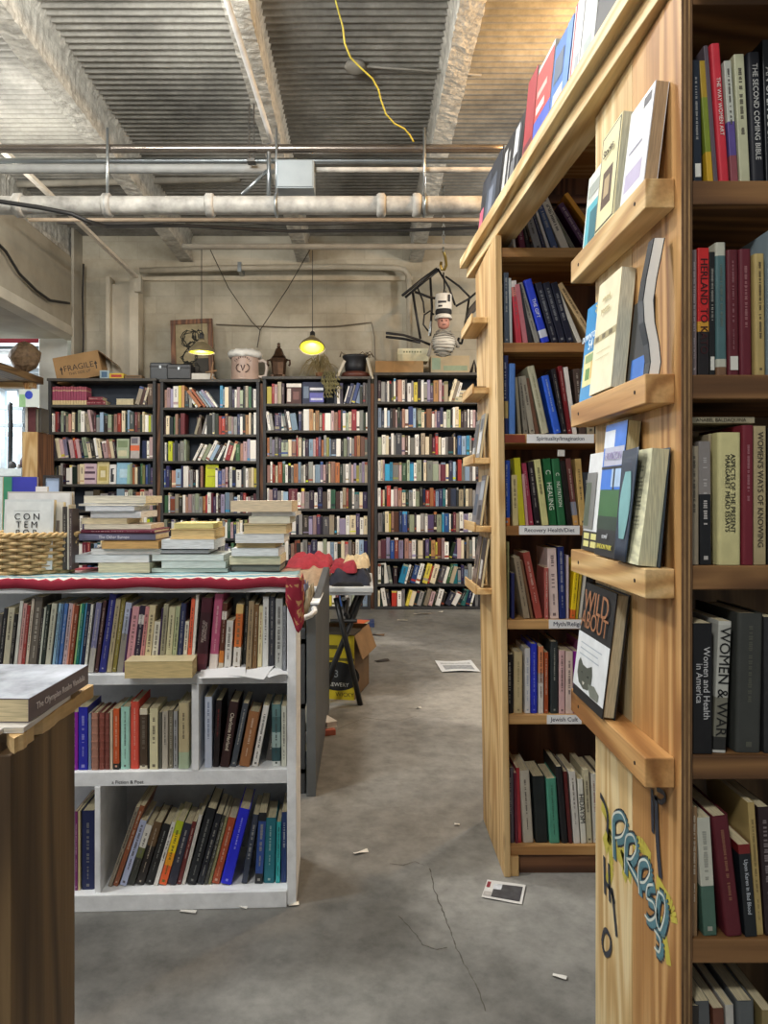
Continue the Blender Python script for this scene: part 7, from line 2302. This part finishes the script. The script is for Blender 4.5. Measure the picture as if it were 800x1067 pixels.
# sign-like white crossbars and pole in front of the far window
fp = MB()
for y in (443, 425): fp.box(-6.2, PX(24, 9.6), 9.6, 9.64, PZ(y + 2, 9.6), PZ(y - 2, 9.6))
tag(put('window_rail', fp, plain('8f979c', 0.5), bevel=0.003), 'two grey rails across the daylight window at far left', 'rail')
tag(put('black_pole', MB().tube([Vector((PX(10.5, 9.3), 9.3, PZ(488, 9.0) + 0.001)), P(11, 440, 9.3), P(10.5, 422, 9.3), P(12, 420, 9.3)], 0.03, 8), plain('26282b', 0.5), smooth=True, loc=(PX(10.5, 9.3), 9.3, PZ(488, 9.0))), 'black pole before the daylight window at far left', 'pole')

# ================================================================== lights
LC = {'n': (1.0, 0.985, 0.95), 'w': (1.0, 0.6, 0.26), 'c': (0.9, 0.96, 1.0)}


def lamp_or_fill(loc, energy, col, r=0.12):  # bare point light, no fixture of its own; serves lamps and added fill
    L = bpy.data.lights.new('lamp_or_fill_light', 'POINT'); L.energy = energy; L.color = LC[col]; L.shadow_soft_size = r
    lo = bpy.data.objects.new('lamp_or_fill_light', L); COL.objects.link(lo); lo.location = loc


EXPO = 0.15
lamp_or_fill((-0.7, -0.7, 3.3), 150, 'n', 0.2)  # unseen fill added behind the camera to brighten the shelf fronts
lamp_or_fill((-1.9, 1.6, 3.4), 190, 'n', 0.2)
lamp_or_fill((-0.9, 3.0, 3.4), 130, 'n', 0.2)
lamp_or_fill((1.5, 4.0, 3.55), 120, 'w', 0.08)
lamp_or_fill((2.4, 5.5, 3.0), 140, 'n', 0.15)  # fill added out of sight behind the right units, brightens the far end
lamp_or_fill((-2.75, 5.0, 3.4), 70, 'n', 0.15)  # unseen fill added left of frame to light far bookcases and wall
lamp_or_fill((-5.5, 8.6, 3.2), 500, 'c', 0.2)
for x in (210, 325):
    p = P(x, 367, 7.0)
    lamp_or_fill(p + Vector((0, -0.05, -0.06)), 5, 'n', 0.05)

w = bpy.data.worlds.new('room_ambience'); SC.world = w
w.use_nodes = True
w.node_tree.nodes['Background'].inputs[0].default_value = (0.9, 0.95, 1.0, 1)
w.node_tree.nodes['Background'].inputs[1].default_value = 0.24

# lettering becomes plain mesh, one object per piece of text
dg = bpy.context.evaluated_depsgraph_get()
for o in [o for o in SC.objects if o.type == 'FONT']:
    me = bpy.data.meshes.new_from_object(o.evaluated_get(dg))
    nm, par, ml, lab = o.name, o.parent, o.matrix_local.copy(), o.get('label')
    bpy.data.objects.remove(o)
    q = bpy.data.objects.new(nm, me); COL.objects.link(q)
    q.parent = par; q.matrix_local = ml

cam = bpy.data.cameras.new('camera'); co = bpy.data.objects.new('camera', cam); COL.objects.link(co)
co.location = (0, 0, HC); co.rotation_euler = (math.pi / 2, 0, 0)
cam.sensor_fit = 'HORIZONTAL'; cam.sensor_width = 36.0; cam.lens = 36.0 * F / 800.0
cam.shift_x = 20.0 / 800.0; cam.shift_y = -18.5 / 800.0
cam.clip_start = 0.02; cam.clip_end = 60
SC.camera = co
vs = SC.view_settings
SC.display_settings.display_device = 'sRGB'
vs.view_transform = 'Standard'; vs.look = 'None'; vs.gamma = 1.0; vs.use_curve_mapping = False
vs.exposure = EXPO
print('BOOKS', NBOOK[0])
